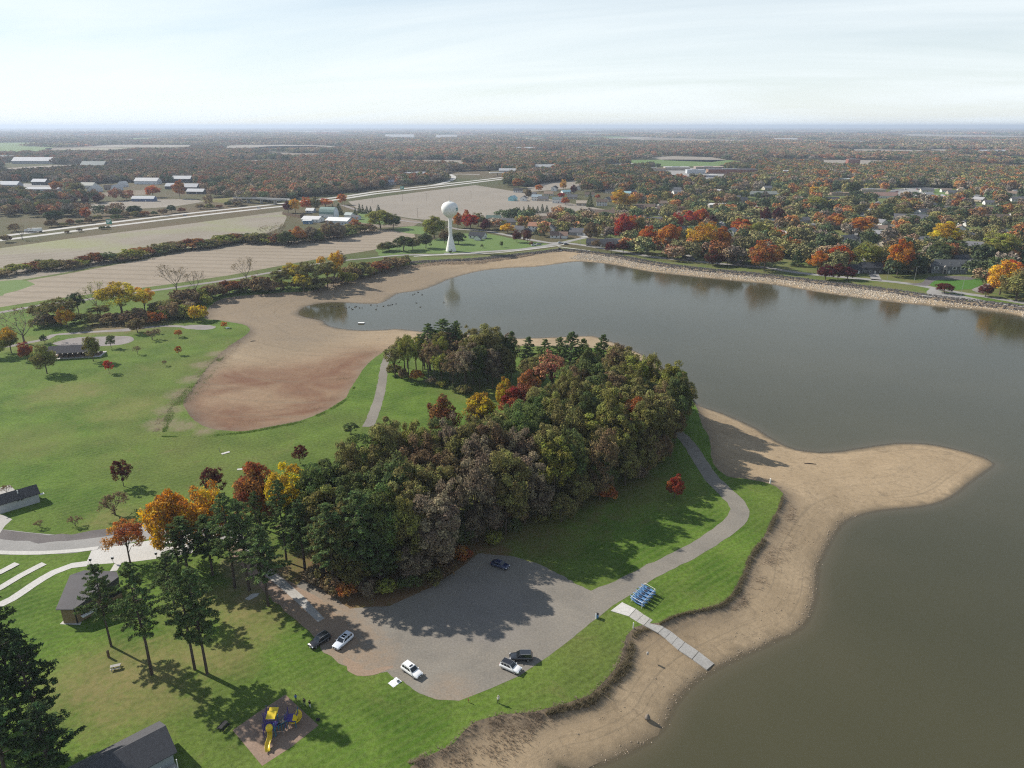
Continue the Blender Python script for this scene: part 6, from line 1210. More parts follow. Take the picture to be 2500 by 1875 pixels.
est = [(1252,490,BLU,(.28,.55,.60),'teal walled cottage',4.2,60),(1279,490,GRY,WH,'white gabled cottage',4,80),(1311,490,(.3,.36,.4),WH,'white two storey house with pale blue roof',5.4,-10),(1327,491,GRY,BGE,'beige house with a grey roof',3.4,-10),(1362,496,(.16,.2,.2),WH,'white house with grey green roof',5,-8),(1382,474,BLU,WH,'pale teal roofed house',3.2,20),(1354,466,DGR,WH,'white house with a tall gable',5.2,70),(1421,502,BGE,BGE,'beige house at the field edge',3.4,-10),(1470,503,BRN,WH,'white two storey house by the field end',5.6,-6),(1482,492,GRY,CRM,'house with a wide grey roof',3.4,60),(1489,472,DGR,CRM,'dark roofed house deep in the estate',3.2,-10),(1530,477,BLU,WH,'house with pale teal roof deep in the estate',3.2,-10),(1549,474,GRY,WH,'grey roofed house at the far side of estate',3.2,-10),(1425,456,TANR,BGE,'tan roofed long house deep in the estate',3.2,-5),(1506,436,DGR,CRM,'dark hipped house beyond the orange trees',3.2,20),(1545,456,GRY,WH,'white walled house by the far trees',3.4,70),(1411,464,GRY,WH,'white gable end among plum trees',4,85),(1298,480,GRY,WH,'small grey roofed house behind the white gabled cottage',3,-10),(1340,478,TANR,CRM,'cream house in the middle of the estate',3.2,-12),(1398,486,GRY,BGE,'brownish house beside the scarlet tree',3.2,-8),(1440,480,BRN,CRM,'brown roofed house in the estate',3.2,-8),(1265,470,DGR,WH,'dark roofed house near the rust brown oak',3.2,-8)]
for px, py, rc, wc, l, h, rz in est: house(px, py, 14 if abs(rz) < 50 else 11, 9, h, rz, rc, wc, l + ' in the far estate', storeys=2 if h > 5 else 1)
for px, py, w, l in [(1421,530,26,'nearest the field tip'),(1475,525,28,'beside the first'),(1522,520,26,'in the middle of the row'),(1551,513,26,'below the golden tree'),(1478,540,26,'nearest the evergreen screen'),(1578,510,24,'at the far end of the row'),(1640,515,34,'longest of the row'),(1584,526,24,'behind the evergreen screen')]: house(px, py, w, 12, 2.7, -14, BRN, (.25, .2, .17), 'brown hipped condominium, ' + l, hr=5.6, name='condominium', cat='building')
house(1783, 508, 52, 22, 3.6, -4, (.55, .55, .54), (.30, .27, .24), 'white flat roofed hall in the middle of town', flat=True, name='town_hall', cat='building', win=9); house(1640, 494, 9, 8, 3.4, 80, GRY, WH, 'tiny white gable beside the plum tree in town'); house(1719, 502, 16, 10, 3.2, -20, (.11, .14, .12), (.16, .2, .19), 'dark green grey house in town'); house(1790, 491, 22, 12, 3.4, -8, GRY, BGE, 'grey roofed house behind the white hall'); house(1810, 495, 18, 12, 3.4, -8, DGR, BGE, 'darker grey roofed house behind the white hall')
house(1868, 480, 44, 12, 3.6, -2, (.25, .27, .25), (.06, .08, .06), 'long pale roofed building behind a dark hedge', name='long_building', cat='building'); house(1852, 552, 13, 10, 3.4, 65, GRY, WH, 'white gabled house below the plum trees'); house(1888, 552, 22, 12, 3.2, -20, (.2, .21, .22), WH, 'wide grey roofed house below the plum trees'); house(1596, 545, 20, 12, 3, -8, GRY, (.3, .3, .3), 'grey hip roofed house above the orange maple', hr=6); house(1753, 533, 14, 10, 3, 30, GRY, WH, 'small grey roofed house near the red trees'); house(1675, 570, 16, 10, 3.4, -15, GRY, (.28, .28, .3), 'grey house behind the large golden maple'); house(1655, 580, 12, 9, 4, 60, GRY, CRM, 'cream gable behind the open sided maple'); house(1790, 575, 14, 9, 4, 50, (.3, .32, .34), WH, 'pale roofed house between golden and orange trees')
# school and big buildings
for px, py, w, d, h, rc, wc, l, bm in [(1600,418,50,26,6,TANR,BGE,'tan flat roofed school block, left end',None),(1655,416,60,30,7,(.5,.5,.5),BGE,'pale roofed school block beside the tan one',None),(1700,424,40,24,8,(.35,.37,.4),(.5,.52,.55),'grey school hall with a curved front',None),(1735,416,70,30,8,(.4,.33,.27),(.3,.25,.22),'brown school block in the middle',None),(1790,424,110,26,9,(.14,.14,.16),(.22,.12,.10),'long dark brick school wing',M_RBRICK),(1725,433,46,14,4,(.7,.7,.7),(.3,.3,.34),'low white roofed shop row beside the school',None),(1620,428,20,14,5,(.5,.55,.55),(.55,.62,.62),'small pale green block beside the school lot',None),(1750,442,30,12,4,(.2,.2,.21),(.28,.12,.10),'small brick block near the treetops',M_RBRICK),(1918,432,14,12,12,(.75,.75,.75),(.6,.6,.6),'white tower block among the treetops',None),(2085,402,32,20,14,(.3,.26,.24),(.25,.09,.07),'red brick box building beyond the trees',M_RBRICK),(2035,406,40,22,5,TANR,BGE,'tan roofed block near the red brick box',None),(2085,408,70,14,4,(.75,.75,.74),(.5,.5,.5),'long white roofed block at the foot of the brick box',None),(2010,440,20,10,4,(.8,.8,.8),(.4,.4,.4),'white roofed block near school',None),(2065,447,24,14,7,(.6,.66,.64),(.5,.52,.5),'pale green roofed building in town',None),(2133,471,38,16,5,(.3,.27,.25),(.42,.36,.28),'tan flat roofed store',None),(2054,478,30,14,4,TANR,(.45,.36,.28),'tan store beside the dark tree',None)]:
    house(px, py, w, d, h, -3, rc, wc, l, flat=True, name='school_block' if 'school' in l else 'town_building', cat='building', wmat=bm, win=max(3, int(w / 7)))
house(2154, 484, 46, 16, 3.6, -12, (.25, .165, .14), WH, 'long pinkish brown roofed building by the parking lot', name='long_building', cat='building', hr=8)
for px, py, w, d, h, rz, rc, wc, l in [(2032,494,22,12,3,-12,DGR,BGE,'dark roofed house below the tan store'),(2058,498,22,12,3,-12,DGR,WH,'second dark roofed house below the tan store'),(2143,506,11,8,5,70,GRY,WH,'white barn shaped house near the hedge'),(2229,540,34,12,3.2,-25,GRY,(.33,.33,.34),'long grey roofed row house'),(2186,560,16,12,4,50,(.17,.17,.18),BGE,'grey roofed end house of the row'),(2257,526,18,10,4,30,GRY,WH,'white gabled grey roofed house near the row'),(2316,518,28,12,3.2,-4,(.17,.16,.14),BGE,'gabled ranch house with a wide drive'),(2366,506,18,12,3.2,20,GRY,BGE,'grey roofed house beside the round red tree'),(2412,520,24,12,3.2,-6,BRN,(.3,.25,.22),'brown roofed brick house on the ridge'),(2440,540,24,12,3.2,-8,BRN,(.4,.36,.32),'brown roofed house behind a white fence'),(2368,552,18,10,3.2,25,GRY,WH,'grey roofed house near the small red tree'),(2168,612,14,10,5.4,30,BRN,BGE,'two storey brown house among autumn trees'),(2080,606,16,12,3,-5,GRY,(.2,.2,.2),'grey hip roofed house among dark trees'),(2492,590,20,14,3.2,-20,BRN,BGE,'brown roofed house by the photo edge'),(2378,655,11,9,3.4,75,GRY,(.26,.27,.28),'grey gabled house behind the dormered house'),(2352,645,14,9,3.4,20,DGR,(.1,.1,.11),'dark roofed house in the shade behind the dormered house'),(2090,668,14,9,3,0,DGR,(.07,.07,.08),'dark house hidden behind the yellow green tree'),(2130,668,14,9,4.5,0,DGR,(.09,.09,.1),'shaded two storey house behind yellow green tree'),(2488,492,18,10,3.2,-8,GRY,WH,'white walled house near the photo edge on the ridge'),(2105,516,16,10,3,0,GRY,BGE,'low grey house below the evergreen row'),(1960,545,16,10,3,10,GRY,BGE,'grey roofed house among town gardens'),(1990,565,16,10,3,-15,DGR,CRM,'dark roofed house among town gardens'),(1935,520,16,10,3,-10,GRY,WH,'white house near the town gardens'),(2025,530,14,10,3,10,GRY,CRM,'cream house in the town gardens'),(1985,620,14,10,3,10,(.17,.2,.18),(.3,.3,.28),'pale roofed house behind dark spruces'),(2420,500,14,9,3,-10,GRY,WH,'pale house at the crest of the ridge'),(2455,508,16,10,3,10,BRN,CRM,'cream house at the crest of the ridge')]: house(px, py, w, d, h, rz, rc, wc, l, storeys=2 if h > 5 else 1)
hr_ = np.random.default_rng(77)
for k in range(400):
    px, py = hr_.uniform(1570, 2500), hr_.uniform(462, 612)
    p = at(px, py)
    if py > 480 + (px - 1570) * .14 + 60 or any((p.x - q[0]) ** 2 + (p.y - q[1]) ** 2 < (q[2] * .5 + 21) ** 2 for q in HOUSES) or len(HOUSES) > 140: continue
    rc = [(.22, .22, .23), (.12, .125, .135), (.22, .17, .14), (.34, .34, .35), TANR][k % 5]; wc = [WH, CRM, BGE, WH][k % 4]
    house(px, py, hr_.uniform(13, 19), 9.5, 3.0, hr_.uniform(-30, 30) + (90 if k % 3 == 0 else 0), rc, wc, '%s house with a %s roof tucked among the town trees' % (['white', 'cream', 'beige', 'white'][k % 4], ['grey', 'dark grey', 'brown', 'pale grey', 'tan'][k % 5]), win=3)['group'] = 'houses tucked among the town trees'
# the dormered house
t = house(2318, 668, 25, 10, 5.4, -5, (.105, .11, .115), (.17, .18, .19), 'grey stone house with dormers above the striped lawn', storeys=1, win=7, hr=9.2)
for i, x in enumerate((-6.5, 0.3, 6.8)):
    dm = MB().add([(x - .9, -3.4, 6.6), (x + .9, -3.4, 6.6), (x, -3.4, 7.6), (x, -1.0, 7.6), (x - .9, -2.0, 6.6), (x + .9, -2.0, 6.6)], [(0, 1, 2), (0, 2, 3, 4), (1, 5, 3, 2)]).build('dormer', M_ROOF, t, color=(.11, .115, .12)); MB().quad((x - .55, -3.43, 6.7), (x + .55, -3.43, 6.7), (x, -3.43, 7.35)).build('pane', M_WHITE, dm)
for x in (-9.5, 3.0, 8.6): f = MB().box(x - 1.5, x + 1.5, -5.35, -5.08, 3.0, 5.0).build('bay_window', M_WHITE, t); MB().box(x - .9, x + .9, -5.38, -5.36, 3.3, 4.7).build('pane', M_PANE, f)
MB().loft([[(-5.2, -6.4, 0), (-2.2, -6.4, 0), (-2.2, -5.1, 0), (-5.2, -5.1, 0)], [(-5.2, -6.4, 4.2), (-2.2, -6.4, 4.2), (-2.2, -5.1, 4.2), (-5.2, -5.1, 4.2)], [(-3.8, -6.4, 5.8), (-3.6, -6.4, 5.8), (-3.6, -5.1, 5.8), (-3.8, -5.1, 5.8)]]).build('porch', plain('stone', (.36, .33, .30), .9), t); MB().box(-4.4, -3.0, -6.47, -6.42, 0, 2.8).build('door', M_BLACK, t)
# the farm
t = house(800, 532, 18, 13, 4.0, -14, (.20, .28, .25), WH, 'white barn with a green gambrel roof at the farm', hr=12.0, rmat=M_METAL, name='barn', cat='barn', win=2)
for o in list(t.children):
    if o.name.startswith('roof_slope') or o.name.startswith('wall'): bpy.data.objects.remove(o)
prof = [(-6.5, 4.0), (-5.9, 6.8), (-4.2, 9.4), (-1.8, 11.2), (0, 11.7), (1.8, 11.2), (4.2, 9.4), (5.9, 6.8), (6.5, 4.0)]
MB().loft([[(x, y, z) for y, z in prof] for x in (-9.5, 9.5)]).build('roof', M_METAL, t, color=(.22, .31, .28)); MB().box(-9.2, 9.2, -6.3, 6.3, 0, 4.0).build('wall', M_SIDING, t, color=WH)
MB().add([(9.56, y * .96, z * .985) for y, z in prof] + [(9.56, 6.2, .1), (9.56, -6.2, .1)], [tuple(range(11))]).build('gable_wall', M_SIDING, t, color=(.66, .72, .78)); MB().box(9.57, 9.62, -1.5, 1.5, 0, 3.6).build('door', M_WHITE, t); MB().box(9.57, 9.62, -.6, .6, 9.0, 10.2).build('hayloft_door', M_PANE, t)
house(760, 543, 20, 16, 3.4, -10, (.66, .66, .65), WH, 'low white metal roofed shed joined to the barn', rmat=M_METAL, name='shed', cat='shed', hr=6); house(826, 549, 26, 17, 4.2, -16, (.80, .80, .79), (.55, .58, .62), 'wide bright white metal shed next to the barn', rmat=M_METAL, name='shed', cat='shed', hr=7); house(750, 547, 9, 6, 3.6, 0, WH, (.14, .24, .36), 'small blue and white shed in front of the barn', rmat=M_METAL, name='shed', cat='shed', hr=4.4); house(852, 534, 9, 7, 4.4, -25, (.45, .5, .48), WH, 'small white farmhouse beside the spruces', name='farmhouse'); house(868, 536, 10, 6, 2.8, -25, GRY, (.55, .6, .68), 'bluish white farm cottage beside the spruces', name='farmhouse'); house(757, 520, 10, 8, 3, -10, WH, (.35, .36, .4), 'tiny white roofed outbuilding behind the barn', rmat=M_METAL, name='shed', cat='shed')
fw = empty('feedlot_wall', at(710, 530)); tag(fw, 'dark brown timber wall beside the farm yard', 'wall')
A, B, Cc = at(690, 524) - Vector(fw.location), at(733, 532) - Vector(fw.location), at(742, 524) - Vector(fw.location)
for a_, b_, n_ in ((A, B, 12), (B, Cc, 5)):
    for i in range(n_): q0, q1 = a_.lerp(b_, i / n_), a_.lerp(b_, (i + .94) / n_); MB().bar(q0 + Vector((0, 0, 1.6)), q1 + Vector((0, 0, 1.6)), .2, 3.2).build('board_panel', M_WOOD_, fw)
for px, py, w, d, h, rz, rc, wc, l in [(233,468,18,14,5,75,(.6,.6,.58),(.72,.73,.74),'white gabled barn across the highway'),(212,460,26,14,5,-10,(.4,.42,.38),WH,'long pale roofed barn behind the white gabled barn'),(287,464,14,12,5,60,(.6,.6,.6),(.66,.68,.72),'white small barn across the highway'),(301,456,14,10,6,70,WH,(.7,.72,.76),'white two storey farmhouse across the highway'),(357,450,44,16,6,-5,(.82,.82,.82),(.7,.72,.76),'white roofed long building across the highway'),(349,492,32,10,4,-2,(.80,.81,.83),(.12,.16,.28),'blue walled shed with a white roof'),(443,446,36,16,7,-3,(.82,.83,.84),(.07,.07,.08),'dark walled building with a bright white roof'),(422,462,26,14,5,-3,(.7,.72,.75),(.06,.06,.07),'dark sheds with a pale roof beyond the highway'),(463,466,26,16,6,-3,(.7,.7,.72),(.05,.05,.06),'dark barn with a white strip roof beyond the highway'),(477,474,28,12,4,-8,(.75,.76,.78),(.07,.07,.08),'low dark shed with white roof by the lane'),(95,452,26,14,6,-3,(.72,.74,.78),(.08,.08,.09),'dark walled depot with a pale roof'),(93,466,70,8,3,-1,(.8,.81,.84),(.5,.5,.52),'very long low white roofed shed'),(262,464,14,12,4,30,BRN,BRN,'brown roofed shed between the white barns'),(20,458,34,16,5,-3,(.6,.65,.72),(.3,.32,.36),'pale blue roofed depot at the photo edge'),(80,400,120,30,8,-2,(.72,.73,.76),(.35,.36,.38),'long white roofed factory in the far woods'),(8,394,60,26,8,-2,(.5,.6,.66),(.3,.34,.38),'pale blue roofed factory at the photo edge'),(225,412,60,30,8,-2,(.3,.34,.33),(.2,.2,.2),'grey green roofed hall in the far woods'),(300,404,50,26,8,-2,(.24,.24,.26),(.2,.2,.2),'dark grey roofed hall in the far woods'),(955,452,16,12,5,40,(.4,.45,.55),(.45,.5,.58),'blue grey house beside the highway'),(1000,432,30,14,5,0,(.7,.7,.72),(.5,.5,.52),'pale roofed house on the wooded rise'),(1028,430,22,12,5,0,(.6,.62,.64),(.4,.4,.42),'second pale roofed house on the wooded rise'),(1088,424,12,10,6,60,GRY,WH,'white house beside the highway ramp'),(1240,422,40,14,5,-3,(.7,.7,.7),(.4,.4,.4),'pale roofed depot near the overpass'),(1330,412,50,16,5,5,(.72,.72,.7),(.4,.38,.36),'pale roofed store near the overpass'),(1280,370,90,30,8,0,(.75,.76,.78),(.5,.5,.5),'long white roofed hall in the far forest'),(1920,345,160,40,9,0,(.75,.75,.74),(.5,.48,.46),'white roofed factory in the far forest'),(2430,378,110,30,8,0,(.78,.79,.82),(.5,.5,.5),'white roofed warehouse near the photo edge'),(975,337,260,60,12,0,(.78,.78,.78),(.6,.6,.6),'very long white factory on the far plain'),(1090,339,180,60,12,0,(.76,.76,.76),(.6,.6,.6),'white factory beside the very long one on the plain')]:
    house(px, py, w, d, h, rz, tuple(q * .72 for q in rc), wc, l, rmat=M_METAL, name='outbuilding', cat='building', win=4)
# highway overpass
t = empty('highway_bridge', at(652, 500), R(0)); tag(t, 'concrete road bridge crossing over the highway by the farm', 'bridge')
g = Vector(t.location); a_, b_ = at(575, 494) - g, at(706, 500) - g
a_.z = b_.z = 6.5; MB().bar(a_, b_, 10, .9).build('deck', M_CONC, t)
for off in (-5, 5): MB().bar(a_ + Vector((0, off, .9)), b_ + Vector((0, off, .9)), .3, .9).build('parapet', M_HWY, t)
for f_ in (.25, .5, .75): p = a_.lerp(b_, f_); MB().box(p.x - .6, p.x + .6, p.y - 4.5, p.y + 4.5, 0, 6.1).build('pier', M_CONCG, t)
for s_, e_ in ((a_, a_ + (a_ - b_).normalized() * 60), (b_, b_ + (b_ - a_).normalized() * 45)):
    e_ = Vector((e_.x, e_.y, .2)); u_ = Vector((0, 9, 0)); MB().add([tuple(s_ - u_ * .6), tuple(s_ + u_ * .6), tuple(e_ + u_ * .6), tuple(e_ - u_ * .6), tuple(s_ - u_ * 1.7 - Vector((0, 0, 6.5))), tuple(s_ + u_ * 1.7 - Vector((0, 0, 6.5))), tuple(e_ + u_ * .8), tuple(e_ - u_ * .8)], [(0, 1, 2, 3), (0, 3, 7, 4), (1, 5, 6, 2), (0, 4, 5, 1)]).build('embankment', M_DRYGRASS, t)
t = empty('highway_bridge', at(1235, 429)); tag(t, 'distant overpass near the depot', 'bridge'); g = Vector(t.location); a_, b_ = at(1195, 430) - g, at(1290, 429) - g; a_.z = b_.z = 7; MB().bar(a_, b_, 12, 1.6).build('deck', M_CONC, t); [MB().box(a_.lerp(b_, f_).x - .8, a_.lerp(b_, f_).x + .8, -5, 5, 0, 6.2).build('pier', M_CONCG, t) for f_ in (.2, .5, .8)]
# green road signs
M_SIGN = plain('sign_green', (.01, .22, .15), .5)
for px, py, l in [(268, 553, 'green highway sign beside the lower carriageway'), (982, 466, 'small green highway sign by the far bend')]:
    t = empty('road_sign', at(px, py)); tag(t, l, 'road sign'); MB().box(-3.0, 3.0, -.08, .08, 2.6, 7.6).build('panel', M_SIGN, t); [MB().box(x - .15, x + .15, .1, .3, 0, 7.2).build('post', M_STEEL, t) for x in (-2, 2)]
    [MB().box(-2.3, 2.3 - k, -.12, -.085, 6.1 - k * 1.2, 6.7 - k * 1.2).build('text_line', M_WHITE, t) for k in range(3)]
# utility poles
pm = MB().tube([(0, 0, 0), (0, 0, 11)], [.16, .11], 6); pm.box(-1.1, 1.1, -.06, .06, 10.2, 10.4); PM = pm.me('pole', M_WOOD_)
for px, py, l in [(842,508,'at the farm end of the line'),(909,496,'second from the farm'),(983,492,'third from the farm'),(1041,490,'in the middle of the bare field'),(1150,484,'at the far side of the bare field'),(1020,532,'near the water tower')]:
    p = at(px, py); tag(put('utility_pole', PM, None, p), 'wooden utility pole in the bare field, ' + l, 'utility pole', 'poles across the bare field')
for px, py, h, l in [(2165,688,9,'slim street lamp beside the flame orange maple'),(2232,687,10,'tall street pole beside the dark conifers'),(2345,726,12,'tall street lamp in front of the striped lawn'),(1417,600,9,'street pole at the road junction'),(1449,596,9,'street pole beside the tan oak'),(1304,584,9,'street pole behind the dark red street trees'),(1366,589,8,'street pole in front of the white bungalow'),(1608,627,8,'street pole on the dam lawn')]:
    t = empty('street_lamp', at(px, py)); tag(t, l, 'street lamp'); MB().tube([(0, 0, 0), (0, 0, h)], [.12, .07], 6).build('pole', M_STEEL, t); MB().bar((0, 0, h), (1.2, -.2, h + .2), .08).build('arm', M_STEEL, t); MB().box(.9, 1.5, -.35, -.05, h + .1, h + .28).build('lamp_head', M_STEEL, t)
# outlet tower at the dam and riprap
t = empty('outlet_structure', at(1366, 612, -.5)); tag(t, 'small white outlet structure on the rocks of the dam', 'outlet'); MB().box(-1.8, 1.8, -2, 2, -1, .6).build('block', M_WHITE, t); MB().box(-.9, .9, -.6, 1.8, .6, 2.4).build('gate_frame', M_BLACK, t)
# white garden fence on the ridge
t = empty('garden_fence', at(2438, 545)); tag(t, 'white board fence in front of the brown roofed house', 'fence'); g = Vector(t.location); a_, b_ = at(2420, 543) - g, at(2462, 547) - g
for i in range(14): MB().bar(a_.lerp(b_, i / 14) + Vector((0, 0, .9)), a_.lerp(b_, (i + .93) / 14) + Vector((0, 0, .9)), .08, 1.8).build('board', M_WHITE, t)
# a bird high in the sky
bp = Vector((6.0, 130, 142)); bm_ = MB().add([(0, -.3, 0), (0, .35, 0), (-.75, .1, .22), (.75, .1, .22), (0, -.5, .02), (0, 0, -.1)], [(0, 1, 2), (0, 3, 1), (0, 4, 5), (5, 1, 0)]).build('bird', M_BLACK, None, loc=bp, rot=(0, .3, .8)); tag(bm_, 'dark bird flying high in the sky', 'bird')
# ---------------------------------------------------------------- stones, weeds, reeds: masses
def merge(tV, tF, P, S3, Rz, name, mat, tilt=0.0, var=True):
    tV = np.asarray(tV, float); n, k = len(P), len(tV); r = np.random.default_rng(n); c, s = np.cos(Rz), np.sin(Rz)
    V = tV[None] * np.asarray(S3).reshape(n, -1, 1 if np.ndim(S3) == 1 else 3)
    if tilt: a = r.normal(0, tilt, (n, 1)); V = np.stack([V[..., 0] + a * V[..., 2], V[..., 1] + r.normal(0, tilt, (n, 1)) * V[..., 2], V[..., 2]], -1)
    V = np.stack([V[..., 0] * c[:, None] - V[..., 1] * s[:, None], V[..., 0] * s[:, None] + V[..., 1] * c[:, None], V[..., 2]], -1) + np.asarray(P)[:, None, :]
    F = (np.asarray(tF)[None] + (np.arange(n) * k)[:, None, None]).reshape(-1, len(tF[0])); vr = np.repeat(r.random(n), len(tF))
    me = mesh(name, V.reshape(-1, 3), F, mat, False, None, {'var': ('FACE', vr), 'cl': ('FACE', np.repeat(r.random(n), len(tF))), 'zr': ('FACE', vr)})
    return me
ROCKV = [(-.5, -.4, 0), (.5, -.5, 0), (.45, .5, 0), (-.5, .4, 0), (-.3, -.25, .5), (.3, -.3, .42), (.32, .28, .55), (-.28, .3, .4)]; ROCKF = [(4, 5, 6, 7), (0, 1, 5, 4), (1, 2, 6, 5), (2, 3, 7, 6), (3, 0, 4, 7)]
def stone_mat(name, c):
    b = NB(name); v_ = b.attr('var').outputs['Fac']; return b.out(b.bsdf(b.mix(v_, tuple(x * .55 for x in c), tuple(min(1, x * 1.25) for x in c)), .95, .1))
M_RDARK, M_RPALE = stone_mat('dark_stone', (.115, .105, .098)), stone_mat('pale_stone', (.46, .40, .32))
DAM = spline(ats([(985,640),(1083,634),(1141,632),(1199,627),(1260,620),(1330,612),(1385,608),(1500,621),(1616,642),(1732,656),(1880,670),(2005,685),(2149,702),(2294,723),(2500,746),(2650,770)]), False, 3, 0)
def along_line(line, n, d0, d1, side, r, soft=False):
    seg = np.hypot(*np.diff(line, axis=0).T); cs = np.r_[0, np.cumsum(seg)]; u = r.uniform(0, cs[-1], n); q = r.beta(1.6, 2.2, n) * np.clip(.25 + 2.2 * np.minimum(u, cs[-1] - u) / cs[-1], 0, 1) if soft else r.random(n); P = np.c_[np.interp(u, cs, line[:, 0]), np.interp(u, cs, line[:, 1])]
    t_ = np.gradient(line, axis=0); t_ /= np.hypot(*t_.T)[:, None]; T_ = np.c_[np.interp(u, cs, t_[:, 0]), np.interp(u, cs, t_[:, 1])]; return P + np.c_[-T_[:, 1], T_[:, 0]] * (side * (d0 + (d1 - d0) * q))[:, None]
r6 = np.random.default_rng(66)
P = along_line(DAM, 9000, -1, 9, -1, r6); zz_ = np.where(inside(P, BASIN), zbed(P)[0], 0); k = ~inside(P, WATER); P, zz_ = P[k], zz_[k]
o = put('riprap', merge(ROCKV, ROCKF, np.c_[P, zz_ - .1], r6.uniform(.5, 1.2, len(P)), r6.uniform(0, 6.28, len(P)), 'riprap', M_RDARK)); tag(o, 'dark band of riprap stones along the top of the dam', 'rocks', None, 'stuff')
P = along_line(DAM[len(DAM) // 3:], 16000, 8, 30, -1, r6); iw_ = inside(P, WATER); zb_, do_, dw_, _ = zbed(P); k = inside(P, BASIN) & ((~iw_) | (dw_ < 1)) & (dw_ > .5 + r6.random(len(P)) * 8) & (P[:, 0] > 40); P = P[k]
o = put('shore_stones', merge(ROCKV, ROCKF, np.c_[P, zb_[k] - .1], r6.uniform(.35, .9, len(P)), r6.uniform(0, 6.28, len(P)), 'shore_stones', M_RPALE)); tag(o, 'pale belt of stones between the dark riprap and the water', 'rocks', None, 'stuff')
# pebbles at the near waterline
NW = spline(ats([(1350,1905),(1435,1875),(1502,1845),(1552,1822),(1602,1792),(1625,1755),(1642,1721),(1669,1685),(1702,1654),(1746,1628),(1831,1588),(1921,1548),(1952,1530),(1968,1508),(1985,1462),(1987,1432),(1994,1379),(2009,1348),(2028,1310),(2059,1272),(2097,1255)], WL), False, 1.5, 0)
P = np.concatenate([along_line(NW, 3500, -1.2, 1.2, 1, r6), along_line(NW, 500, -2, 7, 1, r6)]); k = inside(P, BASIN); P = P[k]; zb_ = zbed(P)[0]
o = put('shore_pebbles', merge(ROCKV, ROCKF, np.c_[P, zb_ - .03], r6.gamma(2, .035, len(P)) + .03, r6.uniform(0, 6.28, len(P)), 'shore_pebbles', stone_mat('shore_stone', (.33, .27, .20)))); tag(o, 'scattered pebbles along the near waterline', 'pebbles', None, 'stuff')
# reeds and dead weeds on the bank
BL = [];
for i in range(7):
    a = i * .9; BL += [(math.cos(a) * .05, math.sin(a) * .05, 0), (math.cos(a) * .05 + math.sin(a) * .09, math.sin(a) * .05 - math.cos(a) * .09, 0), (math.cos(a) * .42, math.sin(a) * .42, 1.0)]
BLF = [(3 * i, 3 * i + 1, 3 * i + 2) for i in range(7)]
def weed_mat(name, c, c2):
    b = NB(name); v_ = b.attr('var').outputs['Fac']; d = b.node('ShaderNodeBsdfDiffuse'); t = b.node('ShaderNodeBsdfTranslucent'); m = b.node('ShaderNodeMixShader'); m.inputs[0].default_value = .4; cc = b.mix(v_, c, c2); b.l.new(cc, d.inputs[0]); b.l.new(cc, t.inputs[0]); b.l.new(d.outputs[0], m.inputs[1]); b.l.new(t.outputs[0], m.inputs[2]); return b.out(m.outputs[0])
M_WEED, M_GWEED, M_DWEED = weed_mat('dry_weeds_mat', (.26, .205, .15), (.52, .43, .33)), weed_mat('green_weeds_mat', (.085, .15, .03), (.17, .26, .05)), weed_mat('dark_weeds_mat', (.14, .13, .075), (.32, .26, .17))
def weeds(name, label, px, n, d0, d1, mat, hs, side=1, z='bed', clump=.2):
    L_ = spline(ats(px), False, 2, 0); P = along_line(L_, n, d0, d1, side, r6, True); g = fnoise(P[:, 0], P[:, 1], .35, 8) + .5 * fnoise(P[:, 0], P[:, 1], 1.3, 18) + r6.normal(0, .25, len(P)); P = P[g > -clump]
    ib = inside(P, BASIN); zz_ = np.where(ib, zbed(P)[0], 0.0) - .04; s = r6.uniform(hs[0], hs[1], len(P)); S3 = np.c_[s * 1.1, s * 1.1, s][:, None, :].reshape(len(P), 1, 3)
    me = merge(BL, BLF, np.c_[P, zz_], np.repeat(S3, 1, 1).reshape(len(P), 3), r6.uniform(0, 6.28, len(P)), name, mat, .35)
    o = put(name, me); tag(o, label, 'weeds', None, 'stuff')
_m = merge
bank = [(1000,1868),(1050,1842),(1110,1815),(1134,1788),(1160,1761),(1234,1743),(1301,1738),(1368,1721),(1435,1698),(1465,1675),(1502,1631),(1522,1598),(1528,1554),(1548,1531)]
weeds('dry_weeds', 'dead brown weeds along the near lake bank', bank, 3800, -.8, 3.2, M_WEED, (.15, .55), -1, clump=-.15)
weeds('dry_weeds', 'wide patch of dead grey weeds below the child on the lawn', [(1020,1868),(1080,1830),(1130,1800),(1180,1775),(1260,1758),(1330,1745)], 2800, -1, 8, M_WEED, (.15, .55), -1, clump=-.15)
weeds('dark_weeds', 'dark reeds in the bank below the parking lot', [(1330,1735),(1435,1700),(1468,1675),(1505,1630),(1526,1598),(1535,1555),(1556,1534),(1585,1530)], 3000, .2, 2.4, M_DWEED, (.25, .9), -1, clump=.1)
weeds('dark_weeds', 'dark ragged weeds along the bank of the loop drive lawn', [(1612,1524),(1642,1507),(1698,1492),(1755,1478),(1775,1465),(1800,1432),(1831,1356),(1865,1310),(1888,1265),(1907,1227),(1912,1204)], 5000, -.3, 1.5, M_DWEED, (.2, .6), -1, clump=.35)
weeds('dry_weeds', 'sparse dry weeds on the beach by the loop drive lawn', [(1775,1475),(1800,1450),(1840,1370),(1880,1310),(1905,1260),(1925,1210)], 3500, .5, 7, M_WEED, (.15, .5), -1, clump=-.1)
weeds('green_weeds', 'bright green weeds around the dried mud basin', [(376,1058),(385,1013),(417,969),(451,935),(492,894),(535,859)], 9000, 2.5, 9, M_GWEED, (.12, .4), -1, clump=.1)
weeds('dry_weeds', 'grey dead weeds around the dried mud basin', [(372,1055),(385,1013),(417,969),(451,935),(492,894),(535,859),(579,830)], 9000, 0, 12, M_WEED, (.12, .4), -1, clump=.1)
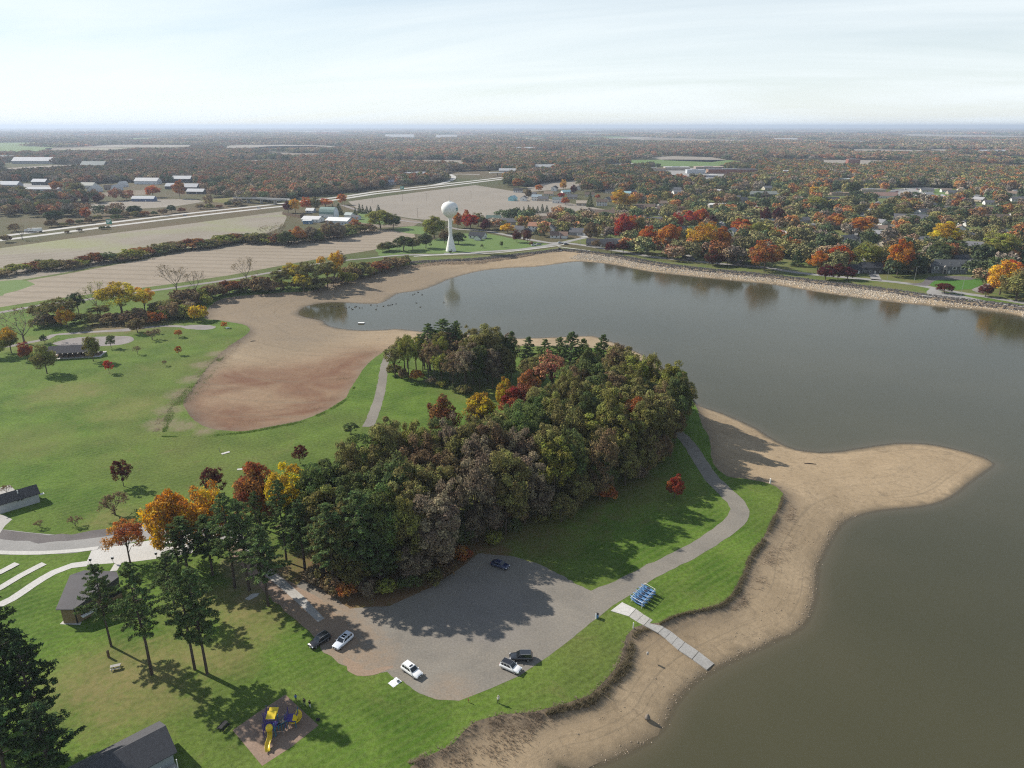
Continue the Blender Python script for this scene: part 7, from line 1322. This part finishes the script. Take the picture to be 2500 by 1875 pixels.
weeds('green_weeds', 'green weed fringe at the lower rim of the mud basin', [(400,1062),(470,1064),(540,1060),(603,1054),(676,1041),(734,1029),(786,1009),(820,989),(846,970),(858,945)], 8000, -1.5, 1.5, M_GWEED, (.12, .4), 1, clump=.0)
weeds('dark_weeds', 'brown scrub weeds below the tower embankment', [(900,668),(996,648),(1083,638),(1141,637),(1199,632),(1300,620)], 6000, 0, 10, M_WEED, (.5, 1.3), -1, clump=.2)
# dark dead patches in the mud basin
for k_, (px, py, rr, n) in enumerate([(607,1030,5,900),(650,950,4,0),(815,972,3.2,500),(840,925,3.2,500),(780,1000,3,350),(480,1000,6,700),(545,900,6,900),(920,865,5,700)]):
    if not n: continue
    c = at(px, py, -.8); P = np.c_[r6.normal(c.x, rr, n), r6.normal(c.y, rr * .5, n)]; P = P[inside(P, BASIN)]; me = merge(BL, BLF, np.c_[P, zbed(P)[0] - .04], r6.uniform(.08, .25, len(P)), r6.uniform(0, 6.28, len(P)), 'dark_weeds', M_DWEED, .4); tag(put('dark_weeds', me), 'dark patch of dead plants on the dried mud, ' + ['largest, at the lower rim', '', 'beside the meadow grass', 'above the one beside the meadow grass', 'below the one beside the meadow grass', 'at the weedy corner', 'along the weedy slope', 'near the meadow drive wood'][k_], 'weeds', None, 'stuff')
# ================================================================ woodland mass and haze
HX = np.array(HOUSES)
def keep_houses(P):
    m = np.ones(len(P), bool)
    for x, y, s in HX:
        dx, dy = P[:, 0] - x, P[:, 1] - y; u = np.hypot(x, y); ax, ay = x / u, y / u
        l = dx * ax + dy * ay; w = np.abs(-dx * ay + dy * ax); m &= ~((w < s * .5 + 4) & (l < s * .5 + 5) & (l > -s * .4 - (28 if u < 1150 else .075 * u)))
    return m
def town(P):
    px, py = pix(P[:, 0], P[:, 1]); return keep_houses(P) & ((px > 1200) | (P[:, 1] > 850))
scatter(30000, 560, 1150, (9, 16), (11, 18), (0, 4), keep=lambda P: town(P) & (wr.random(len(P)) < .14))
scatter(50000, 1150, 2200, (11, 18), (11, 18), (0, 4), keep=keep_houses)
scatter(46000, 2200, 4200, (11, 19), (16, 26), (0, 4))
scatter(26000, 4200, 9000, (11, 18), (60, 95), (4, 7))
scatter(30000, 9000, 42000, (12, 26), (140, 320), (4, 7))
P_, S_, I_, K_ = (np.concatenate(q) for q in (allP, allS, allI, allC))
wo_ = gn_scatter('distant_woodland', P_, S_, wr.uniform(0, 6.28, len(P_)), K_, I_, TEM); tag(wo_, 'autumn woodland and treetops stretching to the horizon', 'woodland', None, 'stuff')
print('WOOD', len(P_))
# air
hz = MB().box(-47000, 47000, -400, 46500, -8, 150).build('haze', None)
tag(hz, 'thin blue haze over the far plain', 'haze', None, 'stuff')
hm, hn, hl, ho = newmat('haze'); pv = hn.new('ShaderNodeVolumePrincipled'); pv.inputs['Color'].default_value = (.70, .82, 1.0, 1); pv.inputs['Density'].default_value = 8.0e-5; pv.inputs['Anisotropy'].default_value = 0.2
hl.new(pv.outputs[0], ho.inputs['Volume']); hz.data.materials.append(hm)
